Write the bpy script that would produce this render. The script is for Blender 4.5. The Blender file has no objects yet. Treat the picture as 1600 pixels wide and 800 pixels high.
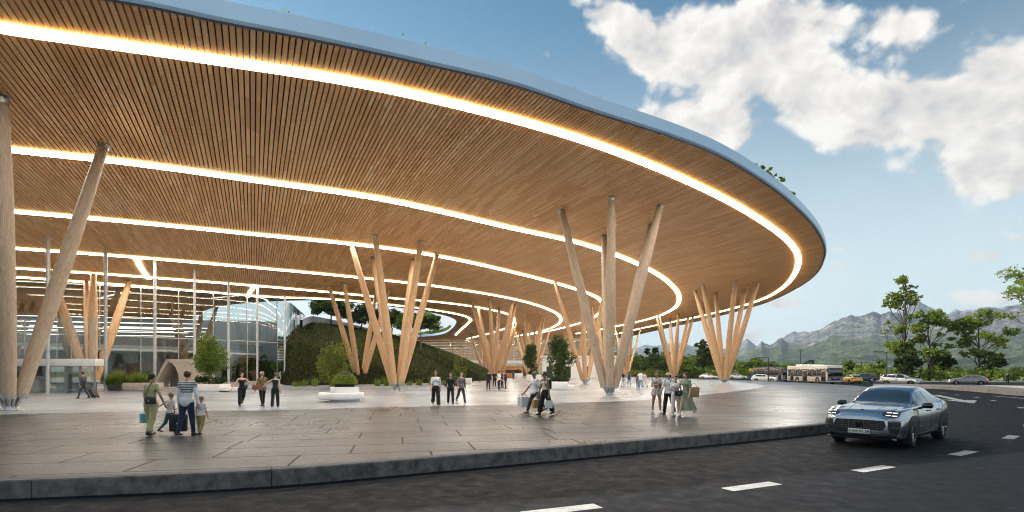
import bpy, bmesh, math, random
import numpy as np
from mathutils import Vector, Matrix, noise as mnoise
from mathutils.geometry import tessellate_polygon
from mathutils.bvhtree import BVHTree

D = bpy.data
SC = bpy.context.scene
COL = SC.collection
R = math.radians
rng = np.random.default_rng(7)
random.seed(7)

# ---------------------------------------------------------------- survey of the place
CAMZ, FPX, HZ = 2.05, 840.0, 580.0      # eye height over the road, focal length, horizon row (1600 px wide photo)
PLZ = 0.29                              # plaza level above the road
CA, CB = 13.89, 0.03                    # soffit plane: z = CA + CB * x


def gp(u, v, z=0.0):
    d = (CAMZ - z) * FPX / (v - HZ)
    return Vector(((u - 800) / FPX * d, d, z))


def cz(x):
    return CA + CB * x


def cp(u, v):
    a = (u - 800) / FPX
    t = (HZ - v) / FPX
    d = (CA - CAMZ) / (t - CB * a)
    return Vector((a * d, d, cz(a * d)))


def at(u, d, z=0.0):
    return Vector(((u - 800) / FPX * d, d, z))


def smooth_curve(pts, n=8, closed=False):
    """Catmull-Rom through 2D points."""
    P = [np.array(p[:2], float) for p in pts]
    N = len(P)
    out = []
    for i in range(N if closed else N - 1):
        if closed:
            p0, p1, p2, p3 = P[i - 1], P[i], P[(i + 1) % N], P[(i + 2) % N]
        else:
            p0, p1, p2, p3 = P[max(i - 1, 0)], P[i], P[i + 1], P[min(i + 2, N - 1)]
        # centripetal parametrisation keeps uneven spacing from overshooting
        t0 = 0.0
        t1 = t0 + max(np.linalg.norm(p1 - p0), 1e-6) ** 0.5
        t2 = t1 + max(np.linalg.norm(p2 - p1), 1e-6) ** 0.5
        t3 = t2 + max(np.linalg.norm(p3 - p2), 1e-6) ** 0.5
        for k in range(n):
            t = t1 + (t2 - t1) * k / n
            if np.allclose(p0, p1):
                p0 = p1 - (p2 - p1); t0 = t1 - (t2 - t1)
            if np.allclose(p3, p2):
                p3 = p2 + (p2 - p1); t3 = t2 + (t2 - t1)
            A1 = (t1 - t) / (t1 - t0) * p0 + (t - t0) / (t1 - t0) * p1
            A2 = (t2 - t) / (t2 - t1) * p1 + (t - t1) / (t2 - t1) * p2
            A3 = (t3 - t) / (t3 - t2) * p2 + (t - t2) / (t3 - t2) * p3
            B1 = (t2 - t) / (t2 - t0) * A1 + (t - t0) / (t2 - t0) * A2
            B2 = (t3 - t) / (t3 - t1) * A2 + (t - t1) / (t3 - t1) * A3
            out.append((t2 - t) / (t2 - t1) * B1 + (t - t1) / (t2 - t1) * B2)
    if not closed:
        out.append(P[-1])
    return np.array(out)


def offset_curve(P, off, closed=False):
    P = np.asarray(P, float)
    if closed:
        T = np.roll(P, -1, 0) - np.roll(P, 1, 0)
    else:
        T = np.gradient(P, axis=0)
    T /= np.maximum(np.linalg.norm(T, axis=1, keepdims=True), 1e-9)
    Nn = np.stack([-T[:, 1], T[:, 0]], 1)
    return P + Nn * off


# ---------------------------------------------------------------- objects
def tag(o, label=None, cat=None, group=None, kind=None):
    if label: o['label'] = label
    if cat: o['category'] = cat
    if group: o['group'] = group
    if kind: o['kind'] = kind
    return o


def thing(name, label, cat, loc=(0, 0, 0), rotz=0.0, group=None):
    o = D.objects.new(name, None)
    COL.objects.link(o)
    o.location = loc
    o.rotation_euler = (0, 0, rotz)
    o.empty_display_size = 0.2
    return tag(o, label, cat, group)


def mesh_obj(name, me, mats, parent=None, smooth=None):
    if mats is not None:
        for m in (mats if isinstance(mats, (list, tuple)) else [mats]):
            me.materials.append(m)
    o = D.objects.new(name, me)
    COL.objects.link(o)
    if parent is not None: o.parent = parent
    if smooth is not None:
        me.polygons.foreach_set('use_smooth', np.full(len(me.polygons), bool(smooth)))
    return o


def np_mesh(name, V, F, mats, parent=None, smooth=False, mi=None):
    """V (n,3), F (m,k) constant face size."""
    V = np.ascontiguousarray(V, np.float32)
    F = np.ascontiguousarray(F, np.int32)
    me = D.meshes.new(name)
    me.vertices.add(len(V)); me.vertices.foreach_set('co', V.ravel())
    m, k = F.shape
    me.loops.add(m * k); me.loops.foreach_set('vertex_index', F.ravel())
    me.polygons.add(m)
    me.polygons.foreach_set('loop_start', np.arange(0, m * k, k, dtype=np.int32))
    me.polygons.foreach_set('loop_total', np.full(m, k, np.int32))
    if mi is not None: me.polygons.foreach_set('material_index', np.asarray(mi, np.int32))
    me.update(calc_edges=True)
    me.validate()
    return mesh_obj(name, me, mats, parent, smooth)


def copy_tree(o, parent=None):
    c = o.copy()
    COL.objects.link(c)
    if parent is not None: c.parent = parent
    for ch in list(o.children):
        copy_tree(ch, c)
    return c


class MB:
    """collects shapes into one mesh"""
    def __init__(self):
        self.v, self.f, self.m, self.s = [], [], [], []

    def add(self, V, F, mi=0, smooth=False):
        b = len(self.v)
        self.v += [tuple(map(float, p)) for p in V]
        for f in F:
            self.f.append([i + b for i in f]); self.m.append(mi); self.s.append(smooth)
        return self

    def box(self, c, s, rz=0.0, mi=0, M=None):
        x, y, z = s[0] / 2, s[1] / 2, s[2] / 2
        V = [(-x, -y, -z), (x, -y, -z), (x, y, -z), (-x, y, -z), (-x, -y, z), (x, -y, z), (x, y, z), (-x, y, z)]
        Mx = Matrix.Translation(c) @ (M.to_4x4() if M is not None else Matrix.Rotation(rz, 4, 'Z'))
        V = [Mx @ Vector(p) for p in V]
        return self.add(V, [(0, 3, 2, 1), (4, 5, 6, 7), (0, 1, 5, 4), (1, 2, 6, 5), (2, 3, 7, 6), (3, 0, 4, 7)], mi)

    def rbox(self, c, s, r=0.02, rz=0.0, mi=0, M=None, seg=2):
        bm = bmesh.new()
        bmesh.ops.create_cube(bm, size=1.0)
        for vv in bm.verts: vv.co = Vector((vv.co.x * s[0], vv.co.y * s[1], vv.co.z * s[2]))
        bmesh.ops.bevel(bm, geom=bm.edges[:], offset=r, segments=seg, affect='EDGES', profile=0.5)
        Mx = Matrix.Translation(c) @ (M.to_4x4() if M is not None else Matrix.Rotation(rz, 4, 'Z'))
        bm.verts.index_update()
        self.add([Mx @ vv.co for vv in bm.verts], [[q.index for q in f.verts] for f in bm.faces], mi, True)
        bm.free()
        return self

    def tube(self, path, radii, n=10, mi=0, caps=True, smooth=True, sx=1.0):
        path = [Vector(p) for p in path]
        if not hasattr(radii, '__len__'): radii = [radii] * len(path)
        base = len(self.v)
        V, F = [], []
        up = Vector((0, 0, 1))
        prev = None
        for i, p in enumerate(path):
            t = (path[min(i + 1, len(path) - 1)] - path[max(i - 1, 0)])
            if t.length < 1e-9: t = up.copy()
            t.normalize()
            if prev is None:
                a = t.cross(up)
                if a.length < 1e-3: a = t.cross(Vector((1, 0, 0)))
            else:
                a = prev - t * prev.dot(t)
                if a.length < 1e-6: a = t.cross(up)
            a.normalize(); prev = a
            b = t.cross(a)
            for k in range(n):
                g = 2 * math.pi * k / n
                V.append(p + (a * math.cos(g) * sx + b * math.sin(g)) * radii[i])
        for i in range(len(path) - 1):
            for k in range(n):
                F.append((i * n + k, i * n + (k + 1) % n, (i + 1) * n + (k + 1) % n, (i + 1) * n + k))
        self.add(V, F, mi, smooth)
        if caps:
            L = len(path) - 1
            self.f.append([base + k for k in range(n)][::-1]); self.m.append(mi); self.s.append(False)
            self.f.append([base + L * n + k for k in range(n)]); self.m.append(mi); self.s.append(False)
        return self

    def lathe(self, prof, c=(0, 0, 0), n=24, mi=0, M=None, smooth=True, sx=1.0, sy=1.0):
        """prof [(r,z)...] about the local z axis"""
        V, F = [], []
        Mx = Matrix.Translation(c) @ (M.to_4x4() if M is not None else Matrix.Identity(4))
        for r, z in prof:
            for k in range(n):
                g = 2 * math.pi * k / n
                V.append(Mx @ Vector((r * math.cos(g) * sx, r * math.sin(g) * sy, z)))
        for i in range(len(prof) - 1):
            for k in range(n):
                F.append((i * n + k, i * n + (k + 1) % n, (i + 1) * n + (k + 1) % n, (i + 1) * n + k))
        return self.add(V, F, mi, smooth)

    def prism(self, poly, z0, z1, mi=0, mi_side=None):
        """poly: 2D outline; z0/z1 numbers or functions of (x,y)"""
        poly = [tuple(map(float, p[:2])) for p in poly]
        f0 = z0 if callable(z0) else (lambda x, y: z0)
        f1 = z1 if callable(z1) else (lambda x, y: z1)
        n = len(poly)
        V = [(x, y, f0(x, y)) for x, y in poly] + [(x, y, f1(x, y)) for x, y in poly]
        tri = tessellate_polygon([[Vector((x, y, 0)) for x, y in poly]])
        area = sum(poly[i][0] * poly[(i + 1) % n][1] - poly[(i + 1) % n][0] * poly[i][1] for i in range(n))
        F, ms = [], mi if mi_side is None else mi_side
        for t in tri:
            a = [poly[k] for k in t]
            cr = (a[1][0] - a[0][0]) * (a[2][1] - a[0][1]) - (a[2][0] - a[0][0]) * (a[1][1] - a[0][1])
            t = list(t) if cr > 0 else list(t)[::-1]
            F.append([k + n for k in t]); F.append(t[::-1])
        self.add(V, F, mi)
        S = []
        for i in range(n):
            j = (i + 1) % n
            S.append((i, j, j + n, i + n) if area > 0 else (j, i, i + n, j + n))
        b = len(self.v) - 2 * n
        for f in S:
            self.f.append([k + b for k in f]); self.m.append(ms); self.s.append(False)
        return self

    def ribbon(self, A, B, za, zb=None, mi=0):
        """sheet between two 2D polylines"""
        zb = za if zb is None else zb
        fa = za if callable(za) else (lambda x, y: za)
        fb = zb if callable(zb) else (lambda x, y: zb)
        n = len(A)
        V = [(x, y, fa(x, y)) for x, y in A] + [(x, y, fb(x, y)) for x, y in B]
        F = [(i, i + 1, n + i + 1, n + i) for i in range(n - 1)]
        return self.add(V, F, mi)

    def wall(self, A, z0, z1, mi=0, closed=False):
        f0 = z0 if callable(z0) else (lambda x, y: z0)
        f1 = z1 if callable(z1) else (lambda x, y: z1)
        n = len(A)
        V = [(x, y, f0(x, y)) for x, y in A] + [(x, y, f1(x, y)) for x, y in A]
        F = [(i, (i + 1) % n, n + (i + 1) % n, n + i) for i in range(n if closed else n - 1)]
        return self.add(V, F, mi)

    def build(self, name, mats, parent=None, smooth=None):
        me = D.meshes.new(name)
        me.from_pydata(self.v, [], self.f)
        me.update()
        o = mesh_obj(name, me, mats, parent)
        me.polygons.foreach_set('material_index', np.array(self.m, np.int32))
        me.polygons.foreach_set('use_smooth', np.array(self.s, bool) if smooth is None else np.full(len(self.s), smooth))
        if smooth is None and any(self.s): me.set_sharp_from_angle(angle=R(50))
        return o


# ---------------------------------------------------------------- node helpers
class NT:
    def __init__(self, tree):
        self.t = tree; self.n = tree.nodes; self.l = tree.links

    def node(self, typ, **kw):
        x = self.n.new(typ)
        for k, v in kw.items(): setattr(x, k, v)
        return x

    def setin(self, sock, val):
        if isinstance(val, bpy.types.NodeSocket): self.l.new(val, sock)
        elif val is not None:
            try: sock.default_value = val
            except Exception: sock.default_value = (*val, 1.0) if hasattr(val, '__len__') and len(val) == 3 else val

    def math(self, op, a, b=None, c=None, clamp=False):
        x = self.node('ShaderNodeMath', operation=op, use_clamp=clamp)
        self.setin(x.inputs[0], a)
        if b is not None: self.setin(x.inputs[1], b)
        if c is not None: self.setin(x.inputs[2], c)
        return x.outputs[0]

    def vmath(self, op, a, b=None, out=0):
        x = self.node('ShaderNodeVectorMath', operation=op)
        self.setin(x.inputs[0], a)
        if b is not None:
            if op == 'SCALE': self.setin(x.inputs[3], b)
            else: self.setin(x.inputs[1], b)
        return x.outputs['Value'] if op in ('DOT_PRODUCT', 'LENGTH', 'DISTANCE') else x.outputs[0]

    def mix(self, f, a, b, blend='MIX'):
        x = self.node('ShaderNodeMix', data_type='RGBA', blend_type=blend)
        self.setin(x.inputs[0], f)
        self.setin(x.inputs[6], (*a, 1) if hasattr(a, '__len__') and len(a) == 3 else a)
        self.setin(x.inputs[7], (*b, 1) if hasattr(b, '__len__') and len(b) == 3 else b)
        return x.outputs[2]

    def noise(self, vec=None, scale=5, detail=3, rough=0.5, dist=0.0, out='Fac', dim='3D', lac=2.0):
        x = self.node('ShaderNodeTexNoise', noise_dimensions=dim)
        if vec is not None: self.l.new(vec, x.inputs['Vector'])
        x.inputs['Scale'].default_value = scale
        x.inputs['Detail'].default_value = detail
        x.inputs['Roughness'].default_value = rough
        x.inputs['Lacunarity'].default_value = lac
        x.inputs['Distortion'].default_value = dist
        return x.outputs[out]

    def ramp(self, f, stops, interp='LINEAR'):
        x = self.node('ShaderNodeValToRGB')
        cr = x.color_ramp
        cr.interpolation = interp
        while len(cr.elements) > 1: cr.elements.remove(cr.elements[-1])
        for i, (p, c) in enumerate(stops):
            e = cr.elements[0] if i == 0 else cr.elements.new(p)
            e.position = p
            e.color = (*c, 1) if hasattr(c, '__len__') else (c, c, c, 1)
        self.l.new(f, x.inputs[0])
        return x.outputs[0]

    def maprange(self, f, a, b, c=0.0, d=1.0, smooth=False):
        x = self.node('ShaderNodeMapRange', interpolation_type='SMOOTHSTEP' if smooth else 'LINEAR')
        self.setin(x.inputs[0], f)
        for i, q in enumerate((a, b, c, d)): self.setin(x.inputs[1 + i], q)
        return x.outputs[0]

    def sep(self, v):
        x = self.node('ShaderNodeSeparateXYZ'); self.l.new(v, x.inputs[0]); return x.outputs

    def comb(self, x, y, z):
        c = self.node('ShaderNodeCombineXYZ')
        for i, q in enumerate((x, y, z)): self.setin(c.inputs[i], q)
        return c.outputs[0]

    def bump(self, h, strength=0.3, dist=0.02):
        x = self.node('ShaderNodeBump')
        x.inputs['Strength'].default_value = strength
        x.inputs['Distance'].default_value = dist
        self.l.new(h, x.inputs['Height'])
        return x.outputs[0]


_M = {}


def mat(name):
    m = D.materials.new(name)
    m.use_nodes = True
    nt = NT(m.node_tree)
    b = nt.n['Principled BSDF']
    return m, nt, b


def pmat(name, col, rough=0.5, metal=0.0, var=0.12, scale=4.0, bump=0.0, bscale=30.0, spec=0.5, coat=0.0, col2=None, trans=0.0, ior=None, sheen=0.0, detail=4):
    """plain surface with a little procedural unevenness"""
    if name in _M: return _M[name]
    m, nt, b = mat(name)
    tc = nt.node('ShaderNodeTexCoord').outputs['Object']
    f = nt.noise(tc, scale, detail, 0.6)
    c1 = tuple(max(0, q * (1 - var)) for q in col)
    c2 = col2 if col2 is not None else tuple(min(1, q * (1 + var)) for q in col)
    nt.l.new(nt.ramp(f, [(0.32, c1), (0.68, c2)]), b.inputs['Base Color'])
    b.inputs['Metallic'].default_value = metal
    b.inputs['Specular IOR Level'].default_value = spec
    b.inputs['Coat Weight'].default_value = coat
    b.inputs['Coat Roughness'].default_value = 0.05
    b.inputs['Sheen Weight'].default_value = sheen
    b.inputs['Transmission Weight'].default_value = trans
    if ior: b.inputs['IOR'].default_value = ior
    nt.l.new(nt.maprange(f, 0.3, 0.7, max(0.02, rough * 0.85), min(1, rough * 1.15)), b.inputs['Roughness'])
    if bump:
        nt.l.new(nt.bump(nt.noise(tc, bscale, 4), bump, 0.01), b.inputs['Normal'])
    _M[name] = m
    return m


def emat(name, col, strength, var=0.03):
    if name in _M: return _M[name]
    m, nt, b = mat(name)
    nt.n.remove(b)
    e = nt.node('ShaderNodeEmission')
    tc = nt.node('ShaderNodeTexCoord').outputs['Object']
    f = nt.noise(tc, 1.5, 2)
    nt.l.new(nt.ramp(f, [(0.3, tuple(q * (1 - var) for q in col)), (0.7, col)]), e.inputs[0])
    e.inputs[1].default_value = strength
    nt.l.new(e.outputs[0], nt.n['Material Output'].inputs[0])
    _M[name] = m
    return m
# ---------------------------------------------------------------- camera
cam = D.cameras.new('camera')
cam.sensor_width = 36.0
cam.lens = 36.0 * FPX / 1600.0
cam.shift_y = (HZ - 400.0) / 1600.0
cam.clip_start = 0.1
cam.clip_end = 40000
co = D.objects.new('camera', cam)
COL.objects.link(co)
co.location = (0, 0, CAMZ)
co.rotation_euler = (R(90), 0, 0)
SC.camera = co

SC.render.engine = 'CYCLES'
cy = SC.cycles
cy.use_denoising = True
try: cy.denoiser = 'OPENIMAGEDENOISE'
except Exception: pass
cy.use_adaptive_sampling = True
cy.adaptive_threshold = 0.01
cy.filter_width = 1.1
cy.max_bounces = 8
cy.diffuse_bounces = 3
cy.glossy_bounces = 4
cy.transmission_bounces = 6
cy.transparent_max_bounces = 16
cy.volume_bounces = 0
cy.sample_clamp_indirect = 6.0
cy.caustics_reflective = False
cy.caustics_refractive = False
vs = SC.view_settings
SC.display_settings.display_device = 'sRGB'
vs.view_transform = 'Standard'
vs.look = 'None'
vs.gamma = 1.0
vs.use_curve_mapping = False
vs.exposure = 1.22

# ---------------------------------------------------------------- sun and sky
SUN_AZ = math.atan2(-0.88, 0.48)   # towards the sun: left of and beyond the canopy (angle from +Y towards +X)
SUN_EL = R(42)
sdir = Vector((math.sin(SUN_AZ) * math.cos(SUN_EL), math.cos(SUN_AZ) * math.cos(SUN_EL), math.sin(SUN_EL)))
sl = D.lights.new('sun', 'SUN')
sl.energy = 3.1
sl.angle = R(0.5)
sl.color = (1.0, 0.94, 0.84)
so = D.objects.new('sun', sl)
COL.objects.link(so)
so.location = sdir * 300
so.rotation_euler = sdir.to_track_quat('Z', 'Y').to_euler()

W = D.worlds.new('World')
SC.world = W
W.use_nodes = True
wt = NT(W.node_tree)
bg = wt.n['Background']
sky = wt.node('ShaderNodeTexSky', sky_type='NISHITA')
sky.sun_disc = False
sky.sun_elevation = SUN_EL
sky.sun_rotation = SUN_AZ
sky.altitude = 700
sky.air_density = 1.1
sky.dust_density = 0.8
sky.ozone_density = 2.2
dirv = wt.node('ShaderNodeTexCoord').outputs['Generated']
dx, dy, dz = wt.sep(dirv)
ysafe = wt.math('MAXIMUM', dy, 0.12)
ca = wt.math('DIVIDE', dx, ysafe)          # horizontal tangent
ce = wt.math('DIVIDE', dz, ysafe)          # vertical tangent
front = wt.maprange(dy, 0.1, 0.35, 0, 1, True)


def blob(u, v, ru, rv, w=1.0):
    a0, e0 = (u - 800) / FPX, (HZ - v) / FPX
    da = wt.math('DIVIDE', wt.math('SUBTRACT', ca, a0), ru / FPX)
    de = wt.math('DIVIDE', wt.math('SUBTRACT', ce, e0), rv / FPX)
    r2 = wt.math('ADD', wt.math('MULTIPLY', da, da), wt.math('MULTIPLY', de, de))
    return wt.math('MULTIPLY', wt.math('EXPONENT', wt.math('MULTIPLY', r2, -1.0)), w)


blobs = [(965, 28, 62, 42, .95), (1015, 88, 62, 38, .95), (1090, 65, 72, 62, 1.05), (1150, 105, 72, 42, .95), (1205, 35, 70, 58, 1.0), (1255, 92, 60, 40, .8), (1060, 190, 92, 44, 1.05), (1140, 205, 50, 32, .8),
         (1265, 150, 82, 50, .95), (1330, 190, 105, 44, 1.05), (1430, 165, 80, 42, .95), (1300, 30, 60, 40, .7), (1412, 40, 46, 42, .85), (1565, 112, 62, 40, .95), (1520, 175, 75, 48, .85), (1532, 268, 74, 50, 1.0), (1600, 215, 60, 60, .8),
         (850, 80, 40, 24, .52), (780, 85, 40, 12, .35), (1225, 475, 58, 18, .8), (1205, 520, 70, 13, .55), (1315, 389, 26, 6, .6), (1310, 415, 20, 7, .6), (1535, 400, 32, 13, .75),
         (1490, 425, 34, 7, .5), (1590, 372, 18, 8, .55), (1500, 458, 66, 7, .5), (1560, 470, 56, 8, .6), (1080, 540, 120, 15, .55), (1350, 480, 46, 9, .45),
         (900, 470, 160, 26, .5), (1720, 190, 130, 120, .8), (560, 505, 160, 30, .9), (1050, 470, 60, 20, .5)]
msum = None
for b_ in blobs:
    x = blob(*b_)
    msum = x if msum is None else wt.math('ADD', msum, x)
msum = wt.math('MULTIPLY', msum, front)
# elsewhere: a broken layer of the same clouds
pz = wt.math('MAXIMUM', dz, 0.02)
lay = wt.comb(wt.math('DIVIDE', dx, wt.math('ADD', pz, 0.12)), wt.math('DIVIDE', dy, wt.math('ADD', pz, 0.12)), 0.0)
layn = wt.noise(lay, 1.1, 4, 0.55)
layer = wt.math('MULTIPLY', wt.maprange(layn, 0.42, 0.62, 0.0, 0.85, True), wt.math('SUBTRACT', 1.0, front))
msum = wt.math('ADD', wt.math('MINIMUM', msum, 1.15), layer)


def cloud_field(off):
    v = wt.vmath('MULTIPLY', wt.vmath('ADD', dirv, off), (1.0, 1.0, 1.2))
    wv = wt.vmath('SCALE', wt.vmath('SUBTRACT', wt.noise(v, 9.0, 4, 0.55, out='Color'), (0.5, 0.5, 0.5)), 0.055)
    v = wt.vmath('ADD', v, wv)
    out = wt.math('MULTIPLY', wt.noise(v, 6.5, 7, 0.62), 0.62)
    for sc_, w_ in ((13.0, 0.20), (29.0, 0.12), (64.0, 0.07)):
        vo = wt.node('ShaderNodeTexVoronoi', feature='F1')
        wt.l.new(v, vo.inputs['Vector'])
        vo.inputs['Scale'].default_value = sc_
        out = wt.math('ADD', out, wt.math('MULTIPLY', wt.math('SUBTRACT', 0.95, vo.outputs['Distance']), w_))
    return out


n0 = cloud_field((0, 0, 0))
lofs = Vector((-0.62, 0.10, 0.55)).normalized() * 0.034
n1 = cloud_field(tuple(lofs))
dens = wt.math('ADD', wt.math('MULTIPLY', wt.math('SUBTRACT', n0, 0.50), 3.0), wt.math('SUBTRACT', wt.math('MULTIPLY', msum, 1.05), 0.44))
alpha = wt.maprange(dens, -0.14, 0.28, 0, 1, True)
thick = wt.maprange(dens, 0.2, 1.1, 0, 1, True)
lit = wt.math('ADD', wt.math('MULTIPLY', wt.math('SUBTRACT', n0, n1), 3.6), 0.66)
lit = wt.math('SUBTRACT', lit, wt.math('MULTIPLY', thick, 0.26), clamp=True)
ccol = wt.ramp(lit, [(0.0, (3.5, 3.5, 3.6)), (0.35, (4.45, 4.3, 4.2)), (0.62, (5.15, 4.95, 4.72)), (0.9, (5.9, 5.72, 5.45))])
# thin high veil near the horizon
veil = wt.math('MULTIPLY', wt.maprange(dz, 0.02, 0.60, 0.94, 0.0, True), wt.maprange(wt.noise(dirv, 2.5, 4), 0.3, 0.7, 0.7, 1.0))
skyb = wt.mix(1.0, sky.outputs[0], (0.43, 0.68, 0.645), 'MULTIPLY')
skyc = wt.mix(veil, skyb, (5.7, 6.2, 6.25))
allc = wt.mix(alpha, skyc, ccol)
wt.l.new(allc, bg.inputs[0])
bg.inputs[1].default_value = 0.074
W.cycles.sampling_method = 'MANUAL'
W.cycles.sample_map_resolution = 512
# ---------------------------------------------------------------- ground materials
def m_asphalt():
    m, nt, b = mat('asphalt')
    tc = nt.node('ShaderNodeTexCoord').outputs['Object']
    big = nt.noise(tc, 0.25, 4, 0.6)
    mid = nt.noise(tc, 3.0, 5, 0.65)
    fine = nt.noise(tc, 48.0, 4, 0.75)
    streak = nt.noise(nt.vmath('MULTIPLY', tc, (0.35, 1.6, 1)), 1.2, 4, 0.6)
    c = nt.ramp(nt.math('ADD', nt.math('MULTIPLY', big, 0.5), nt.math('MULTIPLY', streak, 0.5)), [(0.35, (0.0016, 0.0023, 0.0046)), (0.65, (0.0038, 0.0050, 0.0088))])
    c = nt.mix(nt.maprange(fine, 0.48, 0.66, 0, 0.8), c, (0.022, 0.024, 0.029))
    c = nt.mix(nt.maprange(fine, 0.5, 0.25, 0, 0.8), c, (0.002, 0.0022, 0.003))
    # wandering repair seams
    vo = nt.node('ShaderNodeTexVoronoi', feature='DISTANCE_TO_EDGE')
    nt.l.new(nt.vmath('ADD', tc, nt.vmath('SCALE', nt.noise(tc, 0.8, 4, out='Color'), 2.2)), vo.inputs['Vector'])
    vo.inputs['Scale'].default_value = 0.10
    crack = nt.maprange(vo.outputs['Distance'], 0.0, 0.004, 0.6, 0.0)
    c = nt.mix(crack, c, (0.012, 0.012, 0.013))
    nt.l.new(c, b.inputs['Base Color'])
    nt.l.new(nt.maprange(mid, 0.3, 0.7, 0.62, 0.88), b.inputs['Roughness'])
    b.inputs['Specular IOR Level'].default_value = 0.14
    nt.l.new(nt.bump(nt.math('ADD', fine, nt.math('MULTIPLY', mid, 0.4)), 0.55, 0.012), b.inputs['Normal'])
    return m


def m_paving():
    m, nt, b = mat('stone_paving')
    tc = nt.node('ShaderNodeTexCoord').outputs['Object']
    mp = nt.node('ShaderNodeMapping')
    nt.l.new(tc, mp.inputs[0])
    mp.inputs['Rotation'].default_value = (0, 0, R(-12))
    mp.inputs['Location'].default_value = (511.3, 407.9, 0)
    v = mp.outputs[0]

    def bricks(w, h, off, freq, mort):
        br = nt.node('ShaderNodeTexBrick')
        br.offset = off; br.offset_frequency = freq; br.squash = 1.45; br.squash_frequency = 3
        nt.l.new(v, br.inputs['Vector'])
        br.inputs['Scale'].default_value = 1.0
        br.inputs['Brick Width'].default_value = w
        br.inputs['Row Height'].default_value = h
        br.inputs['Mortar Size'].default_value = mort
        br.inputs['Mortar Smooth'].default_value = 0.1
        br.inputs['Bias'].default_value = 0.0
        br.inputs['Color1'].default_value = (0, 0, 0, 1)
        br.inputs['Color2'].default_value = (1, 1, 1, 1)
        br.inputs['Mortar'].default_value = (0.5, 0.5, 0.5, 1)
        return br
    br = bricks(2.7, 1.35, 0.37, 2, 0.028)
    tone = br.outputs['Color']
    n1 = nt.noise(tc, 0.9, 5, 0.62)
    n2 = nt.noise(tc, 7.0, 6, 0.7)
    n3 = nt.noise(tc, 26.0, 4, 0.7)
    stain = nt.noise(nt.vmath('ADD', tc, (31, 7, 0)), 0.22, 5, 0.6)
    base = nt.ramp(tone, [(0.0, (0.003, 0.0034, 0.0042)), (0.4, (0.009, 0.0098, 0.0114)), (0.8, (0.020, 0.021, 0.0235)), (1.0, (0.043, 0.043, 0.047))])
    base = nt.mix(nt.maprange(n1, 0.4, 0.7, 0, 0.3), base, (0.028, 0.029, 0.032), 'MIX')
    base = nt.mix(nt.maprange(n2, 0.35, 0.75, 0.0, 0.5), base, (0.085, 0.085, 0.09))
    base = nt.mix(nt.maprange(n3, 0.50, 0.62, 0.0, 0.75), base, (0.006, 0.006, 0.007))
    base = nt.mix(nt.maprange(n3, 0.47, 0.36, 0.0, 0.6), base, (0.06, 0.059, 0.059))
    base = nt.mix(nt.maprange(stain, 0.52, 0.68, 0, 0.5), base, (0.025, 0.025, 0.028))
    base = nt.mix(br.outputs['Fac'], base, (0.006, 0.006, 0.0065))
    nt.l.new(base, b.inputs['Base Color'])
    ro = nt.math('ADD', nt.maprange(stain, 0.35, 0.7, 0.42, 0.22), nt.maprange(n2, 0.3, 0.7, -0.06, 0.10))
    nt.l.new(nt.math('ADD', ro, nt.math('MULTIPLY', br.outputs['Fac'], 0.3)), b.inputs['Roughness'])
    b.inputs['Specular IOR Level'].default_value = 0.27
    h = nt.math('SUBTRACT', nt.math('MULTIPLY', n2, 0.25), br.outputs['Fac'])
    h = nt.math('ADD', h, nt.math('MULTIPLY', n3, 0.1))
    nt.l.new(nt.bump(h, 0.5, 0.010), b.inputs['Normal'])
    return m


def m_polished():
    m, nt, b = mat('polished_floor')
    tc = nt.node('ShaderNodeTexCoord').outputs['Object']
    n1 = nt.noise(tc, 0.18, 5, 0.6)
    n2 = nt.noise(tc, 2.2, 5, 0.6)
    base = nt.ramp(nt.math('ADD', nt.math('MULTIPLY', n1, 0.7), nt.math('MULTIPLY', n2, 0.3)), [(0.35, (0.26, 0.272, 0.29)), (0.65, (0.39, 0.405, 0.425))])
    mp = nt.node('ShaderNodeMapping')
    nt.l.new(tc, mp.inputs[0])
    mp.inputs['Rotation'].default_value = (0, 0, R(-12))
    mp.inputs['Location'].default_value = (603.1, 509.2, 0)
    br = nt.node('ShaderNodeTexBrick')
    nt.l.new(mp.outputs[0], br.inputs['Vector'])
    br.inputs['Scale'].default_value = 1.0
    br.inputs['Brick Width'].default_value = 6.0
    br.inputs['Row Height'].default_value = 3.0
    br.inputs['Mortar Size'].default_value = 0.012
    br.inputs['Color1'].default_value = (0.85, 0.85, 0.85, 1)
    br.inputs['Color2'].default_value = (1, 1, 1, 1)
    br.inputs['Mortar'].default_value = (0.55, 0.55, 0.55, 1)
    base = nt.mix(1.0, base, br.outputs['Color'], 'MULTIPLY')
    nt.l.new(base, b.inputs['Base Color'])
    nt.l.new(nt.maprange(n1, 0.3, 0.7, 0.20, 0.27), b.inputs['Roughness'])
    b.inputs['Specular IOR Level'].default_value = 0.11
    return m


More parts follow.
